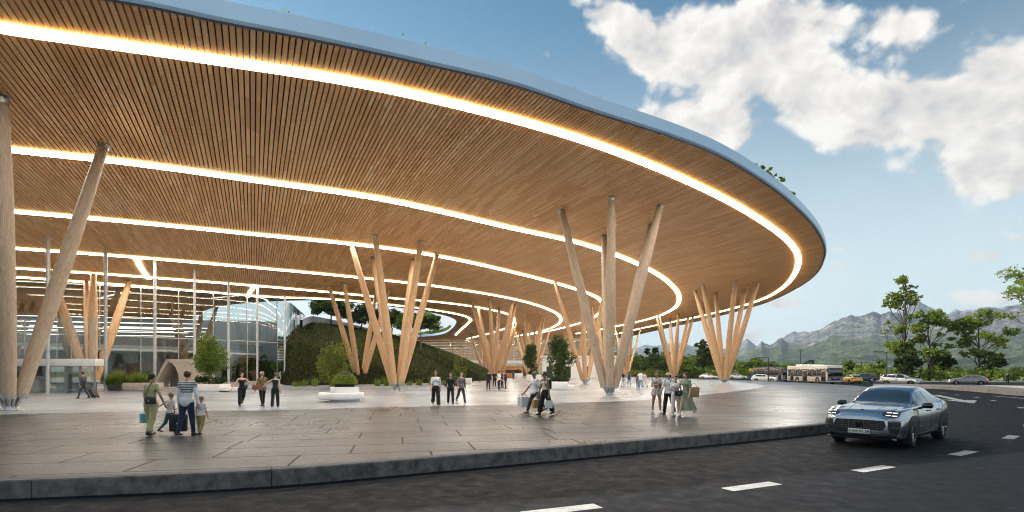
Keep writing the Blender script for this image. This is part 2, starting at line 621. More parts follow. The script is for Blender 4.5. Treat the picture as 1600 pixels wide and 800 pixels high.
def m_field():
    m, nt, b = mat('valley_fields')
    tc = nt.node('ShaderNodeTexCoord').outputs['Object']
    n1 = nt.noise(tc, 0.006, 6, 0.6)
    n2 = nt.noise(tc, 0.05, 5, 0.6)
    vo = nt.node('ShaderNodeTexVoronoi')
    nt.l.new(nt.vmath('MULTIPLY', tc, (1, 0.45, 1)), vo.inputs['Vector'])
    vo.inputs['Scale'].default_value = 0.006
    c = nt.ramp(nt.sep(vo.outputs['Color'])[0], [(0.0, (0.10, 0.15, 0.045)), (0.4, (0.16, 0.21, 0.07)), (0.7, (0.24, 0.25, 0.11)), (1.0, (0.08, 0.12, 0.04))])
    c = nt.mix(nt.maprange(n2, 0.4, 0.65, 0, 0.6), c, (0.06, 0.095, 0.03))
    c = nt.mix(nt.maprange(n1, 0.45, 0.7, 0, 0.6), c, (0.20, 0.20, 0.10))
    nt.l.new(c, b.inputs['Base Color'])
    b.inputs['Roughness'].default_value = 0.95
    b.inputs['Specular IOR Level'].default_value = 0.1
    return m


M_ASPH, M_PAVE, M_POL, M_FIELD = m_asphalt(), m_paving(), m_polished(), m_field()
M_KERB = pmat('kerb_stone', (0.125, 0.120, 0.115), 0.78, var=0.5, scale=5, bump=0.5, bscale=40, spec=0.3)
M_MARK = None


def m_marking():
    m, nt, b = mat('road_marking_paint')
    tc = nt.node('ShaderNodeTexCoord').outputs['Object']
    w = nt.noise(tc, 38, 4, 0.7)
    w2 = nt.noise(tc, 3, 4, 0.6)
    f = nt.maprange(nt.math('ADD', nt.math('MULTIPLY', w, 0.7), nt.math('MULTIPLY', w2, 0.3)), 0.36, 0.46, 0, 1)
    nt.l.new(nt.mix(f, (0.10, 0.10, 0.10), nt.ramp(w2, [(0.3, (0.30, 0.30, 0.295)), (0.7, (0.46, 0.46, 0.45))])), b.inputs['Base Color'])
    b.inputs['Roughness'].default_value = 0.7
    nt.l.new(nt.bump(w, 0.3, 0.004), b.inputs['Normal'])
    return m


M_MARK = m_marking()

# ---------------------------------------------------------------- ground sheets
g = MB()
ring = [(9500 * math.cos(t), 9500 * math.sin(t)) for t in np.linspace(0, 2 * math.pi, 65)[:-1]]
inner = [(420 * math.cos(t), 420 * math.sin(t)) for t in np.linspace(0, 2 * math.pi, 65)[:-1]]
g.prism(inner, -0.30, -0.02)
n = len(ring)
g.add([(x, y, -0.02) for x, y in inner] + [(x, y, -2.0) for x, y in ring], [(i, n + i, n + (i + 1) % n, (i + 1) % n) for i in range(n)])
tag(g.build('ground', M_FIELD), 'green valley floor reaching from the airport road to the mountains', kind='structure')

KERB = [(-110, 20), (-80, 9.5), (-45, 6.4), (-25, 6.6), (-14, 7.4), (-8.2, 8.6), (-4.5, 9.5), (-1.3, 11.1), (1.5, 12.6), (5.3, 14.8), (10, 17.6), (14.6, 21.2), (19.6, 26.3),
        (25, 32.7), (30, 39.9), (35, 48.5), (39, 58), (42, 67), (44.3, 80), (45.2, 95), (44.5, 115), (43, 150), (42, 205), (40, 270)]
kc = smooth_curve(KERB, 10)
kin = offset_curve(kc, 0.28)
tail = [(-20, 330), (-90, 280), (-125, 120)]
rd = MB()
rd.prism([(-140, -40), (60, -40), (150, -10), (150, 60), (130, 110), (96, 118), (62, 150), (62, 330), (-140, 330)], -0.015, 0.0)
tag(rd.build('road', M_ASPH), 'dark asphalt airport road curving round the plaza', kind='structure')

pv = MB()
pv.prism(list(map(tuple, kin)) + tail, 0.05, PLZ)
tag(pv.build('plaza', M_PAVE), 'grey stone slab plaza in front of the terminal', kind='structure')
# kerb: long stones with open joints
kb = MB()
s = np.concatenate([[0], np.cumsum(np.linalg.norm(np.diff(kc, axis=0), axis=1))])


def along(P, ss, q):
    return np.array([np.interp(q, ss, P[:, 0]), np.interp(q, ss, P[:, 1])])


L = 3.6
k = 0
pos = 0.0
while pos < s[-1] - L:
    qs = np.linspace(pos + 0.006, pos + L - 0.006, 7)
    A = np.array([along(kc, s, q) for q in qs]); B = np.array([along(kin, s, q) for q in qs])
    A2 = A + (B - A) * 0.07
    nn = len(A)
    zt = PLZ + 0.005
    V = [(x, y, 0.0) for x, y in A] + [(x, y, zt - 0.025) for x, y in A] + [(x, y, zt) for x, y in A2] + [(x, y, zt) for x, y in B] + [(x, y, 0.0) for x, y in B]
    F = []
    for r_ in range(4):
        for i in range(nn - 1):
            a = r_ * nn + i
            F.append((a, a + nn, a + nn + 1, a + 1)[::-1])
    F.append([r_ * nn for r_ in range(5)]); F.append([r_ * nn + nn - 1 for r_ in range(5)][::-1])
    kb.add(V, F)
    pos += L
tag(kb.build('kerb', M_KERB), 'dark stone kerb along the edge of the plaza', kind='structure')

pol = [gp(-60, 650, PLZ), gp(0, 648, PLZ), gp(250, 643, PLZ), gp(450, 641, PLZ), gp(560, 637.5, PLZ), gp(700, 634.5, PLZ), gp(850, 631, PLZ), gp(1000, 625.5, PLZ), gp(1100, 617, PLZ), gp(1170, 609, PLZ),
       gp(1193, 604, PLZ), (34, 75), (38, 95), (38.5, 130)]
pc = smooth_curve([p[:2] for p in pol], 8)
pf = MB()
pf.prism(list(map(tuple, pc)) + [(37, 200), (0, 262), (-90, 240), (-110, 80), (-80, 27)], PLZ + 0.001, PLZ + 0.006)
tag(pf.build('floor', M_POL), 'smooth pale polished floor under the canopy', kind='structure')
gr = MB()
sub = pc[60:]
gr.ribbon(sub, offset_curve(sub, -0.30), PLZ + 0.010)
tag(gr.build('drain_channel', pmat('drain_metal', (0.03, 0.03, 0.03), 0.5)), 'dark curved drain slot at the rim of the polished floor', 'drain')

# ---------------------------------------------------------------- traffic island and far pavement
isl = [(52, 30), (46, 36), (42.3, 44), (44.6, 50), (47.2, 56.5), (48.6, 62), (48.2, 67), (47.6, 70), (49, 72.5), (52, 70), (56, 66), (61, 61), (70, 55), (84, 50), (100, 46), (110, 30)]
ic = smooth_curve(isl, 6, False)
im = MB()
im.prism(list(map(tuple, ic)), 0.0, 0.36)
tag(im.build('traffic_island', pmat('island_concrete', (0.30, 0.27, 0.235), 0.85, var=0.25, scale=1.2, bump=0.4, bscale=20)), 'pale concrete traffic island with raised kerb', kind='structure')
fp = MB()
fpath = smooth_curve([(62, 150), (62.5, 132), (66, 118), (74, 106), (86, 97), (104, 91), (150, 84)], 6)
fo = offset_curve(fpath, 7.0)
A = list(map(tuple, fpath)); B = list(map(tuple, fo))
fp.ribbon(A, B, 0.14); fp.wall(A, 0.0, 0.14)
tag(fp.build('pavement', pmat('pavement_concrete', (0.22, 0.21, 0.195), 0.85, var=0.2, scale=0.8)), 'narrow pavement along the far side of the road under the hedge', kind='structure')

fc = MB()
fc.prism([(-140, -120), (170, -120), (170, -14), (60, -9), (20, -5), (-20, -5), (-140, -9)], 0.0, 0.12)  # out of view, added to bounce sunlight up to the soffit
tag(fc.build('bounce_slab', pmat('bounce_concrete', (0.50, 0.48, 0.45), 0.85, var=0.12, scale=0.4)), 'unseen pale concrete slab added behind the camera to bounce sunlight under the canopy', kind='structure')
# painted markings, 4 mm above the asphalt
lane = smooth_curve([(-6, 5.6), (-2.8, 6.6), (0.74, 7.94), (4.27, 9.57), (7.6, 11.3), (11.3, 13.45), (15.5, 16.7), (19.6, 20.4), (24.2, 25.2), (28.6, 30.2), (33.5, 37.4), (36.3, 42), (38.5, 46.5), (40.6, 50.6), (43, 58)], 12)
ls = np.concatenate([[0], np.cumsum(np.linalg.norm(np.diff(lane, axis=0), axis=1))])
starts = [(0.74, 7.94), (4.27, 9.57), (7.6, 11.3), (11.3, 13.45), (15.5, 16.7), (19.6, 20.4), (24.2, 25.2), (28.6, 30.2), (33.5, 37.4), (36.3, 42), (38.5, 46.5), (40.6, 50.6)]
mk = MB()
for sx, sy in [(-2.8, 6.6)] + starts:
    i = int(np.argmin((lane[:, 0] - sx) ** 2 + (lane[:, 1] - sy) ** 2))
    q = np.linspace(ls[i] - 0.62, ls[i] + 0.62, 5)
    C_ = np.array([along(lane, ls, t) for t in q])
    mk.ribbon(offset_curve(C_, -0.14), offset_curve(C_, 0.14), 0.004)
tag(mk.build('lane_marking', M_MARK), 'white dashed line painted on the asphalt', kind='structure')
ar = MB()
tA, tB = Vector((36.4, 46.2)), Vector((29.5, 34.3))
dd = (tB - tA).normalized(); nn_ = Vector((-dd.y, dd.x))
Lr = (tB - tA).length
pts = [tA - nn_ * .28, tA + dd * (Lr - 4.6) - nn_ * .28, tA + dd * (Lr - 4.6) - nn_ * 1.0, tB, tA + dd * (Lr - 4.6) + nn_ * 1.0, tA + dd * (Lr - 4.6) + nn_ * .28, tA + nn_ * .28]
ar.add([(p.x, p.y, 0.004) for p in pts], [(0, 1, 5, 6), (2, 3, 4)])
tag(ar.build('arrow_marking', M_MARK), 'white direction arrow painted on the asphalt', kind='structure')
el = MB()
e = smooth_curve([(36.2, 35.0), (37.2, 37.6), (38.9, 41.6), (39.9, 44.5)], 6)
el.ribbon(offset_curve(e, -.16), offset_curve(e, .16), 0.004)
tag(el.build('edge_line_marking', M_MARK), 'solid white line painted near the traffic island', kind='structure')
# ---------------------------------------------------------------- canopy
SDIR = np.array([-0.482, 1.0]); SDIR /= np.linalg.norm(SDIR)     # run of the soffit slats
SNRM = np.array([SDIR[1], -SDIR[0]])


def m_wood_slat():
    m, nt, b = mat('slat_timber')
    tc = nt.node('ShaderNodeTexCoord').outputs['Object']
    p = nt.vmath('DOT_PRODUCT', tc, (float(SNRM[0]), float(SNRM[1]), 0))
    a = nt.vmath('DOT_PRODUCT', tc, (float(SDIR[0]), float(SDIR[1]), 0))
    idx = nt.math('FLOOR', nt.math('ADD', nt.math('DIVIDE', p, 0.21), 0.5))
    wn = nt.node('ShaderNodeTexWhiteNoise', noise_dimensions='1D')
    nt.l.new(idx, wn.inputs['W'])
    seg = nt.math('FLOOR', nt.math('ADD', nt.math('DIVIDE', a, 3.2), nt.math('MULTIPLY', wn.outputs['Value'], 7.0)))
    wn2 = nt.node('ShaderNodeTexWhiteNoise', noise_dimensions='2D')
    nt.l.new(nt.comb(idx, seg, 0), wn2.inputs['Vector'])
    tone = wn2.outputs['Value']
    gv = nt.comb(nt.math('MULTIPLY', p, 26.0), nt.math('MULTIPLY', a, 0.9), nt.math('MULTIPLY', tone, 40.0))
    grain = nt.noise(gv, 1.0, 5, 0.65, 0.6)
    c = nt.ramp(tone, [(0.0, (0.70, 0.36, 0.140)), (0.45, (0.82, 0.45, 0.185)), (0.8, (0.88, 0.52, 0.235)), (1.0, (0.92, 0.60, 0.31))])
    c = nt.mix(nt.maprange(grain, 0.35, 0.7, 0.0, 0.36), c, (0.52, 0.26, 0.105))
    nt.l.new(c, b.inputs['Base Color'])
    nt.l.new(nt.maprange(grain, 0.3, 0.7, 0.42, 0.6), b.inputs['Roughness'])
    b.inputs['Specular IOR Level'].default_value = 0.35
    return m


def m_timber(name, ca, cb, knots=True):
    """lengthwise grain along local z of each leg (coordinates carried in an attribute)"""
    m, nt, b = mat(name)
    at_ = nt.node('ShaderNodeAttribute', attribute_name='leg_uv')
    v = at_.outputs['Vector']
    g1 = nt.noise(nt.vmath('MULTIPLY', v, (9.0, 9.0, 0.55)), 1.6, 6, 0.62, 0.9)
    g2 = nt.noise(nt.vmath('MULTIPLY', v, (40.0, 40.0, 1.2)), 1.0, 4, 0.6)
    ring = nt.math('SINE', nt.math('MULTIPLY', nt.math('ADD', g1, nt.math('MULTIPLY', g2, 0.12)), 34.0))
    c = nt.ramp(nt.maprange(ring, -1, 1), [(0.0, ca), (1.0, cb)])
    c = nt.mix(nt.maprange(g2, 0.4, 0.75, 0, 0.5), c, tuple(q * 0.62 for q in ca))
    if knots:
        vo = nt.node('ShaderNodeTexVoronoi')
        nt.l.new(nt.vmath('MULTIPLY', v, (1.5, 1.5, 0.55)), vo.inputs['Vector'])
        vo.inputs['Scale'].default_value = 1.2
        c = nt.mix(nt.maprange(vo.outputs['Distance'], 0.02, 0.075, 0.7, 0.0, True), c, (0.10, 0.045, 0.02))
    nt.l.new(c, b.inputs['Base Color'])
    nt.l.new(nt.maprange(g2, 0.3, 0.7, 0.5, 0.68), b.inputs['Roughness'])
    b.inputs['Specular IOR Level'].default_value = 0.3
    nt.l.new(nt.bump(g2, 0.2, 0.01), b.inputs['Normal'])
    return m


M_SLAT = m_wood_slat()
M_LEG = m_timber('glulam_timber', (0.42, 0.25, 0.125), (0.57, 0.37, 0.21))
M_LEG_W = m_timber('weathered_timber', (0.34, 0.25, 0.175), (0.48, 0.365, 0.265))
M_STEEL = pmat('bracket_steel', (0.42, 0.42, 0.42), 0.32, metal=0.9, var=0.25, scale=6)
M_DARK = pmat('soffit_backing', (0.012, 0.010, 0.009), 0.9)
M_FASCIA = pmat('fascia_aluminium', (0.52, 0.74, 1.0), 0.36, metal=0.1, var=0.03, scale=0.3)
M_LIP = pmat('fascia_gap_shade', (0.03, 0.045, 0.09), 0.4, metal=0.4)  # dark colour stands in for shade in the gap under the fascia
M_GREENROOF = pmat('sedum_roof', (0.06, 0.09, 0.03), 0.95, var=0.4, scale=1.5, bump=0.8, bscale=6)
M_STRIP = emat('strip_light_diffuser', (1.0, 0.94, 0.84), 24.0)
M_STRIP_IN = emat('inner_strip_diffuser', (1.0, 0.94, 0.84), 12.5)
M_STRIP_EDGE = emat("strip_light_edge", (1.0, 0.68, 0.27), 3.5)

edge_px = [(200, 1), (350, 32), (500, 61), (650, 94), (800, 130), (925, 172), (1050, 212), (1125, 242), (1200, 287), (1238, 317), (1275, 356), (1289, 385), (1289, 401), (1276, 428), (1250, 448), (1200, 472), (1150, 487), (1094, 501), (1027, 516), (987, 525)]
E2 = [cp(*p)[:2] for p in edge_px]
E2 = [(-108, 60), (-100, 30), (-78, 16.5), (-52, 12.2), (-34, 12.0), (-22, 13.6)] + E2 + [(40, 222), (22, 240), (-20, 250), (-70, 245), (-104, 190), (-112, 120)]
outline = smooth_curve(E2, 10, True)
hole_px = [(478, 469), (560, 473.5), (620, 480), (660, 486), (690, 491.5), (706, 496.5), (713, 501), (712, 507), (705, 515), (692, 522), (670, 525.5)]
H2 = [tuple(cp(*p)[:2]) for p in hole_px] + [(-52, 182), (-72, 176), (-78, 150), (-70, 118), (-56, 96), (-45, 85)]
hole = smooth_curve(H2, 8, True)

canopy = thing('canopy_roof', 'huge curved canopy roof with timber slat soffit, glowing light strips and pale blue metal rim', 'canopy roof')
zc = lambda x, y: cz(x)
# backing sheet, with the courtyard opening cut out
loops = [[Vector((x, y, 0)) for x, y in outline], [Vector((x, y, 0)) for x, y in hole]]
allp = [(x, y) for x, y in outline] + [(x, y) for x, y in hole]
tri = tessellate_polygon(loops)
bk = MB()
bk.add([(x, y, cz(x) + 0.16) for x, y in allp], tri)
bk.build('soffit_backing', M_DARK, canopy)
tp = MB()
tp.add([(x, y, cz(x) + 0.63) for x, y in allp], tri)
tp.build('green_roof', M_GREENROOF, canopy)

# slats: one clipped bar per run
def slat_mesh(rings, pitch, width, depth, origin_phase=0.0):
    segsP, segsA = [], []
    for ring_ in rings:
        P = ring_ @ SNRM; A = ring_ @ SDIR
        segsP.append(np.stack([P, np.roll(P, -1)], 1)); segsA.append(np.stack([A, np.roll(A, -1)], 1))
    SP = np.concatenate(segsP); SA = np.concatenate(segsA)
    k0, k1 = int(np.floor(SP.min() / pitch)), int(np.ceil(SP.max() / pitch))
    V, F = [], []
    for k_ in range(k0, k1 + 1):
        q = k_ * pitch + 1e-5
        hit = (SP[:, 0] - q) * (SP[:, 1] - q) < 0
        if not hit.any(): continue
        t = (q - SP[hit, 0]) / (SP[hit, 1] - SP[hit, 0])
        aa = np.sort(SA[hit, 0] + t * (SA[hit, 1] - SA[hit, 0]))
        for i in range(0, len(aa) - 1, 2):
            if aa[i + 1] - aa[i] < 0.4: continue
            a0, a1 = aa[i] + 0.16, aa[i + 1] - 0.16
            for w in (-width / 2, width / 2):
                for a_ in (a0, a1):
                    x, y = SNRM * (q + w) + SDIR * a_
                    V.append((x, y, cz(x))); V.append((x, y, cz(x) + depth))
            b_ = len(V) - 8
            # order: (-,a0,lo)0 (-,a0,hi)1 (-,a1,lo)2 (-,a1,hi)3 (+,a0,lo)4 (+,a0,hi)5 (+,a1,lo)6 (+,a1,hi)7
            for f in ((0, 2, 6, 4), (0, 1, 3, 2), (4, 6, 7, 5), (0, 4, 5, 1), (2, 3, 7, 6)):
                F.append([b_ + j for j in f])
    return np.array(V), np.array(F)


V, F = slat_mesh([outline, hole], 0.21, 0.155, 0.13)
np_mesh('slat_soffit', V, F, M_SLAT, canopy)

# rim: dark band coloured as the shadow gap, tall pale fascia with a soft top roll
for nm, ring_, sg in (('fascia', outline, 1), ('courtyard_fascia', hole, -1)):
    area = 0.5 * np.sum(ring_[:, 0] * np.roll(ring_[:, 1], -1) - np.roll(ring_[:, 0], -1) * ring_[:, 1])
    s_ = -np.sign(area) * sg                        # offset_curve positive = left; outward = right for ccw
    ins = lambda d_: offset_curve(ring_, s_ * d_, True)
    prof = [(-0.02, -0.03), (0.05, 0.015), (0.08, 0.05), (0.08, 0.62), (0.05, 0.645), (-0.45, 0.642), (-0.5, 0.62)]
    fm = MB()
    n = len(ring_)
    rows = [ins(d_) for d_, z_ in prof]
    VV = []
    for (d_, z_), row in zip(prof, rows):
        VV += [(x, y, cz(x) + z_) for x, y in row]
    FF = []
    for r_ in range(len(prof) - 1):
        for i in range(n):
            FF.append((r_ * n + i, r_ * n + (i + 1) % n, (r_ + 1) * n + (i + 1) % n, (r_ + 1) * n + i))
    fm.add(VV, FF, 0, True)
    fo_ = fm.build(nm, M_FASCIA, canopy)
    fo_.data.set_sharp_from_angle(angle=R(25))
    lp = MB()
    a, b_ = ins(-0.15), ins(-0.022)
    VV = [(x, y, cz(x) + 0.02) for x, y in a] + [(x, y, cz(x) - 0.045) for x, y in a] + [(x, y, cz(x) - 0.045) for x, y in b_] + [(x, y, cz(x) + 0.03) for x, y in b_]
    lp.add(VV, [(r_ * n + i, r_ * n + (i + 1) % n, (r_ + 1) * n + (i + 1) % n, (r_ + 1) * n + i) for r_ in range(3) for i in range(n)])
    lp.build('shadow_gap_band', M_LIP, canopy)

# light strips
strip_px = [
    [(-140, 14), (0, 40), (300, 85), (600, 135), (900, 213), (1100, 293), (1200, 350), (1236, 380), (1247, 400), (1243, 424), (1225, 447), (1195, 465), (1150, 480), (1094, 493.5), (1000, 513), (960, 522)],
    [(-60, 222), (10, 231), (200, 252), (400, 280), (600, 310), (800, 355), (900, 377), (960, 396), (1020, 423), (1050, 445), (1061, 463), (1053, 481), (1020, 496), (960, 510), (900, 521)],
    [(-60, 322), (10, 328), (200, 345), (400, 365), (600, 386), (700, 402), (800, 424), (880, 445), (925, 460), (941, 472), (938, 487), (918, 500), (870, 514), (820, 524)],
    [(-60, 381), (10, 386), (200, 400), (450, 422), (600, 437), (700, 449), (800, 466), (850, 480), (874, 493), (872, 506), (845, 517), (790, 528)],
    [(-60, 412), (10, 417), (200, 430), (450, 450), (600, 464), (700, 473), (760, 482), (795, 491), (803, 500), (795, 510), (770, 519), (730, 529)],
    [(-60, 427), (10, 431), (200, 445), (330, 456), (430, 463.5), (520, 467), (600, 474.5), (660, 481.5), (700, 487.5), (725, 493), (735, 498.5), (731, 505), (722, 513), (712, 523)],
]
for k, px in enumerate(strip_px):
    c2 = smooth_curve([cp(u, v)[:2] for u, v in px], 8)
    wd = (0.28, 0.31, 0.31, 0.29, 0.27, 0.27)[k]
    lo, hi = offset_curve(c2, -wd), offset_curve(c2, wd)
    sm = MB()
    z_b = lambda x, y: cz(x) - 0.11
    z_t = lambda x, y: cz(x) + 0.02
    n = len(c2)
    sm.ribbon(lo, hi, z_b, None, 0)
    lo2, hi2 = offset_curve(c2, -wd + 0.05), offset_curve(c2, wd - 0.05)      # the sides lean inwards and wash the slats
    sm.ribbon(lo, lo2, z_b, z_t, 1); sm.ribbon(hi, hi2, z_b, z_t, 1)
    so_ = sm.build('light_strip', [M_STRIP if k < 2 else M_STRIP_IN, M_STRIP_EDGE], canopy)
# slanting links between the strips on the left
for px in ([(212, 402), (221, 419), (233, 436)], [(398, 446), (391, 456), (387, 464)]):
    c2 = smooth_curve([cp(u, v)[:2] for u, v in px], 6)
    sm = MB()
    sm.ribbon(offset_curve(c2, -.22), offset_curve(c2, .22), lambda x, y: cz(x) - 0.06)
    sm.build('link_light_strip', M_STRIP_IN, canopy)
# ---------------------------------------------------------------- branching timber columns
STEEL_SEG = 8


def leg_mesh(p0, p1, r0, rm, r1, seed):
    """tapered leg: slender ends, fuller belly; carries its own grain coordinates"""
    p0, p1 = Vector(p0), Vector(p1)
    ax = p1 - p0; Lg = ax.length; ax.normalize()
    a = ax.orthogonal().normalized(); b_ = ax.cross(a)
    ts = np.linspace(0, 1, 9); nseg = 18
    V, U = [], []
    off = random.random() * 50
    for t in ts:
        r_ = r0 + (rm - r0) * math.sin(min(1, t / 0.42) * math.pi / 2) if t < 0.42 else r1 + (rm - r1) * max(0.0, math.cos((t - 0.42) / 0.58 * math.pi / 2)) ** 0.9
        for k_ in range(nseg):
            g_ = 2 * math.pi * k_ / nseg
            V.append(p0 + ax * (t * Lg) + (a * math.cos(g_) + b_ * math.sin(g_)) * r_)
            U.append((math.cos(g_) * r_ + off, math.sin(g_) * r_ + off, t * Lg + off))
    F = [(i * nseg + k_, i * nseg + (k_ + 1) % nseg, (i + 1) * nseg + (k_ + 1) % nseg, (i + 1) * nseg + k_) for i in range(len(ts) - 1) for k_ in range(nseg)]
    return V, F, U


def timber_column(base, tops, label, group='branching timber columns under the canopy', r=(0.25, 0.33, 0.22), wood=None):
    bx, by = base
    t = thing('timber_column', label, 'timber column', (bx, by, PLZ), 0, group)
    inv = Vector((bx, by, PLZ))
    br = MB()
    n_ = len(tops)
    cx = sum(p[0] for p in tops) / n_; cy_ = sum(p[1] for p in tops) / n_
    for p in tops:
        p = Vector(p)
        hd = Vector((p.x - bx, p.y - by, 0))
        hn = hd.normalized() if hd.length > 1e-3 else Vector((1, 0, 0))
        q = Vector((bx, by, PLZ)) + hn * min(0.85, max(0.28, hd.length * 0.10)) + Vector((0, 0, 0.62))
        ax = (p - q).normalized()
        tip = p - ax * 0.16
        V, F, U = leg_mesh(q - inv, tip - inv, *r, 0)
        me = D.meshes.new('leg')
        me.from_pydata([tuple(v) for v in V], [], F)
        at_ = me.attributes.new('leg_uv', 'FLOAT_VECTOR', 'POINT')
        at_.data.foreach_set('vector', np.array(U, np.float32).ravel())
        lo = mesh_obj('leg', me, wood or M_LEG, t, True)
        # steel shoe at the foot and socket at the head
        sh = MB()
        sh.tube([q - ax * 0.05 - inv, q + ax * 0.13 - inv], [r[0] * 1.0, r[0] * 1.07], 14)
        sh.tube([q - ax * 0.42 - inv, q - ax * 0.04 - inv], [0.06, 0.11], 8)
        side = ax.cross(Vector((0, 0, 1)))
        side = side.normalized() if side.length > 1e-3 else Vector((1, 0, 0))
        foot = Vector((bx, by, PLZ + 0.05)) + hn * 0.12
        for s_ in (-1, 1):
            sh.tube([q - ax * 0.04 + side * s_ * r[0] * 0.6 - inv, foot + side * s_ * 0.10 - inv], [0.045, 0.06], 6)
        sh.build('steel_shoe', M_STEEL, t)
        hp = MB()
        hp.tube([tip - ax * 0.10 - inv, tip + ax * 0.05 - inv], [r[2] * 1.12, r[2] * 1.12], 12)
        hp.tube([tip + ax * 0.03 - inv, p + Vector((0, 0, 0.05)) - inv], [0.07, 0.09], 8)
        hp.lathe([(0.0, -0.0), (0.26, 0.0), (0.26, 0.05), (0, 0.05)], p - Vector((0, 0, 0.03)) - inv, 14)
        hp.build('steel_head', M_STEEL, t)
    br.lathe([(0, 0.001), (0.55, 0.001), (0.55, 0.03), (0.5, 0.05), (0, 0.05)], (0, 0, 0.006), 28)
    br.lathe([(0.0, 0.05), (0.24, 0.05), (0.20, 0.34), (0.0, 0.36)], (0, 0, 0), 14)
    br.build('base_plate', M_STEEL, t)
    return t


def tcol(bu, bv, tops, label, **k):
    b_ = gp(bu, bv, PLZ)
    return timber_column((b_.x, b_.y), [cp(*p) for p in tops], label, **k)


tcol(15, 642, [(163, 226), (3, 150), (-70, 185), (-95, 240)], 'nearest timber column cut by the left edge of the view', r=(0.26, 0.32, 0.22), wood=M_LEG_W)
tcol(620, 611, [(549, 383), (586, 367), (658, 376), (683, 397), (582, 402), (645, 405)], 'six legged timber column standing in front of the grassy mound', r=(0.25, 0.315, 0.225))
tcol(563, 600, [(514, 447), (538, 442), (608, 453), (587, 461)], 'slim timber column at the foot of the grassy mound behind the round bench planter', r=(0.25, 0.35, 0.21))
tcol(952, 617.5, [(877, 328), (956, 307), (1032, 320), (1018, 350), (944, 368)], 'large weathered timber column in the middle of the plaza, nearest on the right', r=(0.29, 0.345, 0.235), wood=M_LEG_W)
tcol(915, 601, [(867, 440), (909, 432), (946, 447)], 'three legged timber column behind the planter tree with box balls')
tcol(943, 594, [(924, 480), (950, 478), (958, 488), (935, 491)], 'timber column partly hidden behind the large weathered column')
tcol(979, 589.8, [(961, 511), (978, 507), (1001, 512), (990, 504)], 'far timber column between the large weathered column and the woodland')
tcol(1131, 598.5, [(1086, 454), (1098, 445), (1118, 457), (1149, 439), (1165, 451), (1184, 442)], 'six legged timber column at the rounded tip of the canopy in front of parked cars', r=(0.28, 0.385, 0.26))
tcol(1053, 591.6, [(1025, 494), (1029, 492), (1047, 497), (1060, 489), (1076, 494), (1084, 492)], 'six legged timber column in front of the woodland near the far canopy rim', r=(0.30, 0.44, 0.26))
tcol(772, 595.7, [(738, 473), (747, 480), (765, 468), (780, 480), (801, 471), (806, 476)], 'six legged timber column behind the group of dark suited men', r=(0.28, 0.38, 0.25))
tcol(826, 592.5, [(820, 492), (828, 499), (847, 494), (850, 498), (802, 507)], 'timber column behind the smaller planter tree')
tcol(143, 606, [(77, 421), (135, 440), (146, 426), (203, 437)], 'timber column rising beside the glass entrance porch', r=(0.30, 0.44, 0.26))
FAR = 'far timber column deep under the canopy in front of the terminal wing'
for (x, y, sp) in ((-3, 132, 6), (6, 150, 6), (20, 165, 6), (-8, 165, 6), (30, 175, 6)):
    tops = []
    for k in range(5):
        g_ = 2 * math.pi * k / 5 + x
        px_, py_ = x + sp * .8 * math.cos(g_), y + sp * math.sin(g_)
        tops.append((px_, py_, cz(px_)))
    timber_column((x, y), tops, FAR, group='far columns before the terminal wing', r=(0.28, 0.42, 0.24))
# slender steel posts before the glass
posts = [(75, 369), (165, 390), (242, 407), (304, 421), (357, 435), (402, 447), (445, 460)]
names = ['leftmost steel post, rising behind the leaning timber leg', 'steel post right of the entrance porch', 'steel post behind the long grass planter', 'steel post at the arched stone kiosk',
         'steel post beside the planter tree by the glass', 'steel post behind the three women in black', 'steel post nearest the glass corner at the mound']
M_POST = pmat('post_steel', (0.50, 0.50, 0.50), 0.38, metal=0.3, var=0.1)
for (u, v), nm in zip(posts, names):
    p = cp(u, v)
    t = thing('steel_post', 'slender grey ' + nm, 'post', (p.x, p.y, PLZ), 0, 'steel posts along the glass front')
    q = MB(); q.tube([(0, 0, 0.02), (0, 0, p.z - PLZ + 0.05)], 0.135, 14); q.build('shaft', M_POST, t)
    q = MB(); q.lathe([(0, 0.004), (0.30, 0.004), (0.30, 0.03), (0.15, 0.06), (0.15, 0.12)], (0, 0, 0), 16); q.build('foot_plate', M_POST, t)
# ---------------------------------------------------------------- foliage
def m_leaf(name, ca, cb, cc, trans=0.35):
    m, nt, b = mat(name)
    nt.n.remove(b)
    geo = nt.node('ShaderNodeNewGeometry')
    rnd = geo.outputs['Random Per Island']
    tc = nt.node('ShaderNodeTexCoord').outputs['Object']
    f = nt.noise(tc, 0.9, 3, 0.6)
    k = nt.math('ADD', nt.math('MULTIPLY', rnd, 0.6), nt.math('MULTIPLY', f, 0.4))
    c = nt.ramp(k, [(0.15, ca), (0.5, cb), (0.85, cc)])
    df = nt.node('ShaderNodeBsdfDiffuse'); nt.l.new(c, df.inputs[0])
    tr = nt.node('ShaderNodeBsdfTranslucent'); nt.l.new(nt.mix(0.35, c, (0.30, 0.36, 0.04)), tr.inputs[0])
    gl = nt.node('ShaderNodeBsdfGlossy'); gl.inputs['Roughness'].default_value = 0.45; nt.l.new(nt.mix(0.6, c, (0.5, 0.5, 0.5)), gl.inputs[0])
    m1 = nt.node('ShaderNodeMixShader'); m1.inputs[0].default_value = trans
    nt.l.new(df.outputs[0], m1.inputs[1]); nt.l.new(tr.outputs[0], m1.inputs[2])
    m2 = nt.node('ShaderNodeMixShader'); m2.inputs[0].default_value = 0.06
    nt.l.new(m1.outputs[0], m2.inputs[1]); nt.l.new(gl.outputs[0], m2.inputs[2])
    nt.l.new(m2.outputs[0], nt.n['Material Output'].inputs[0])
    return m


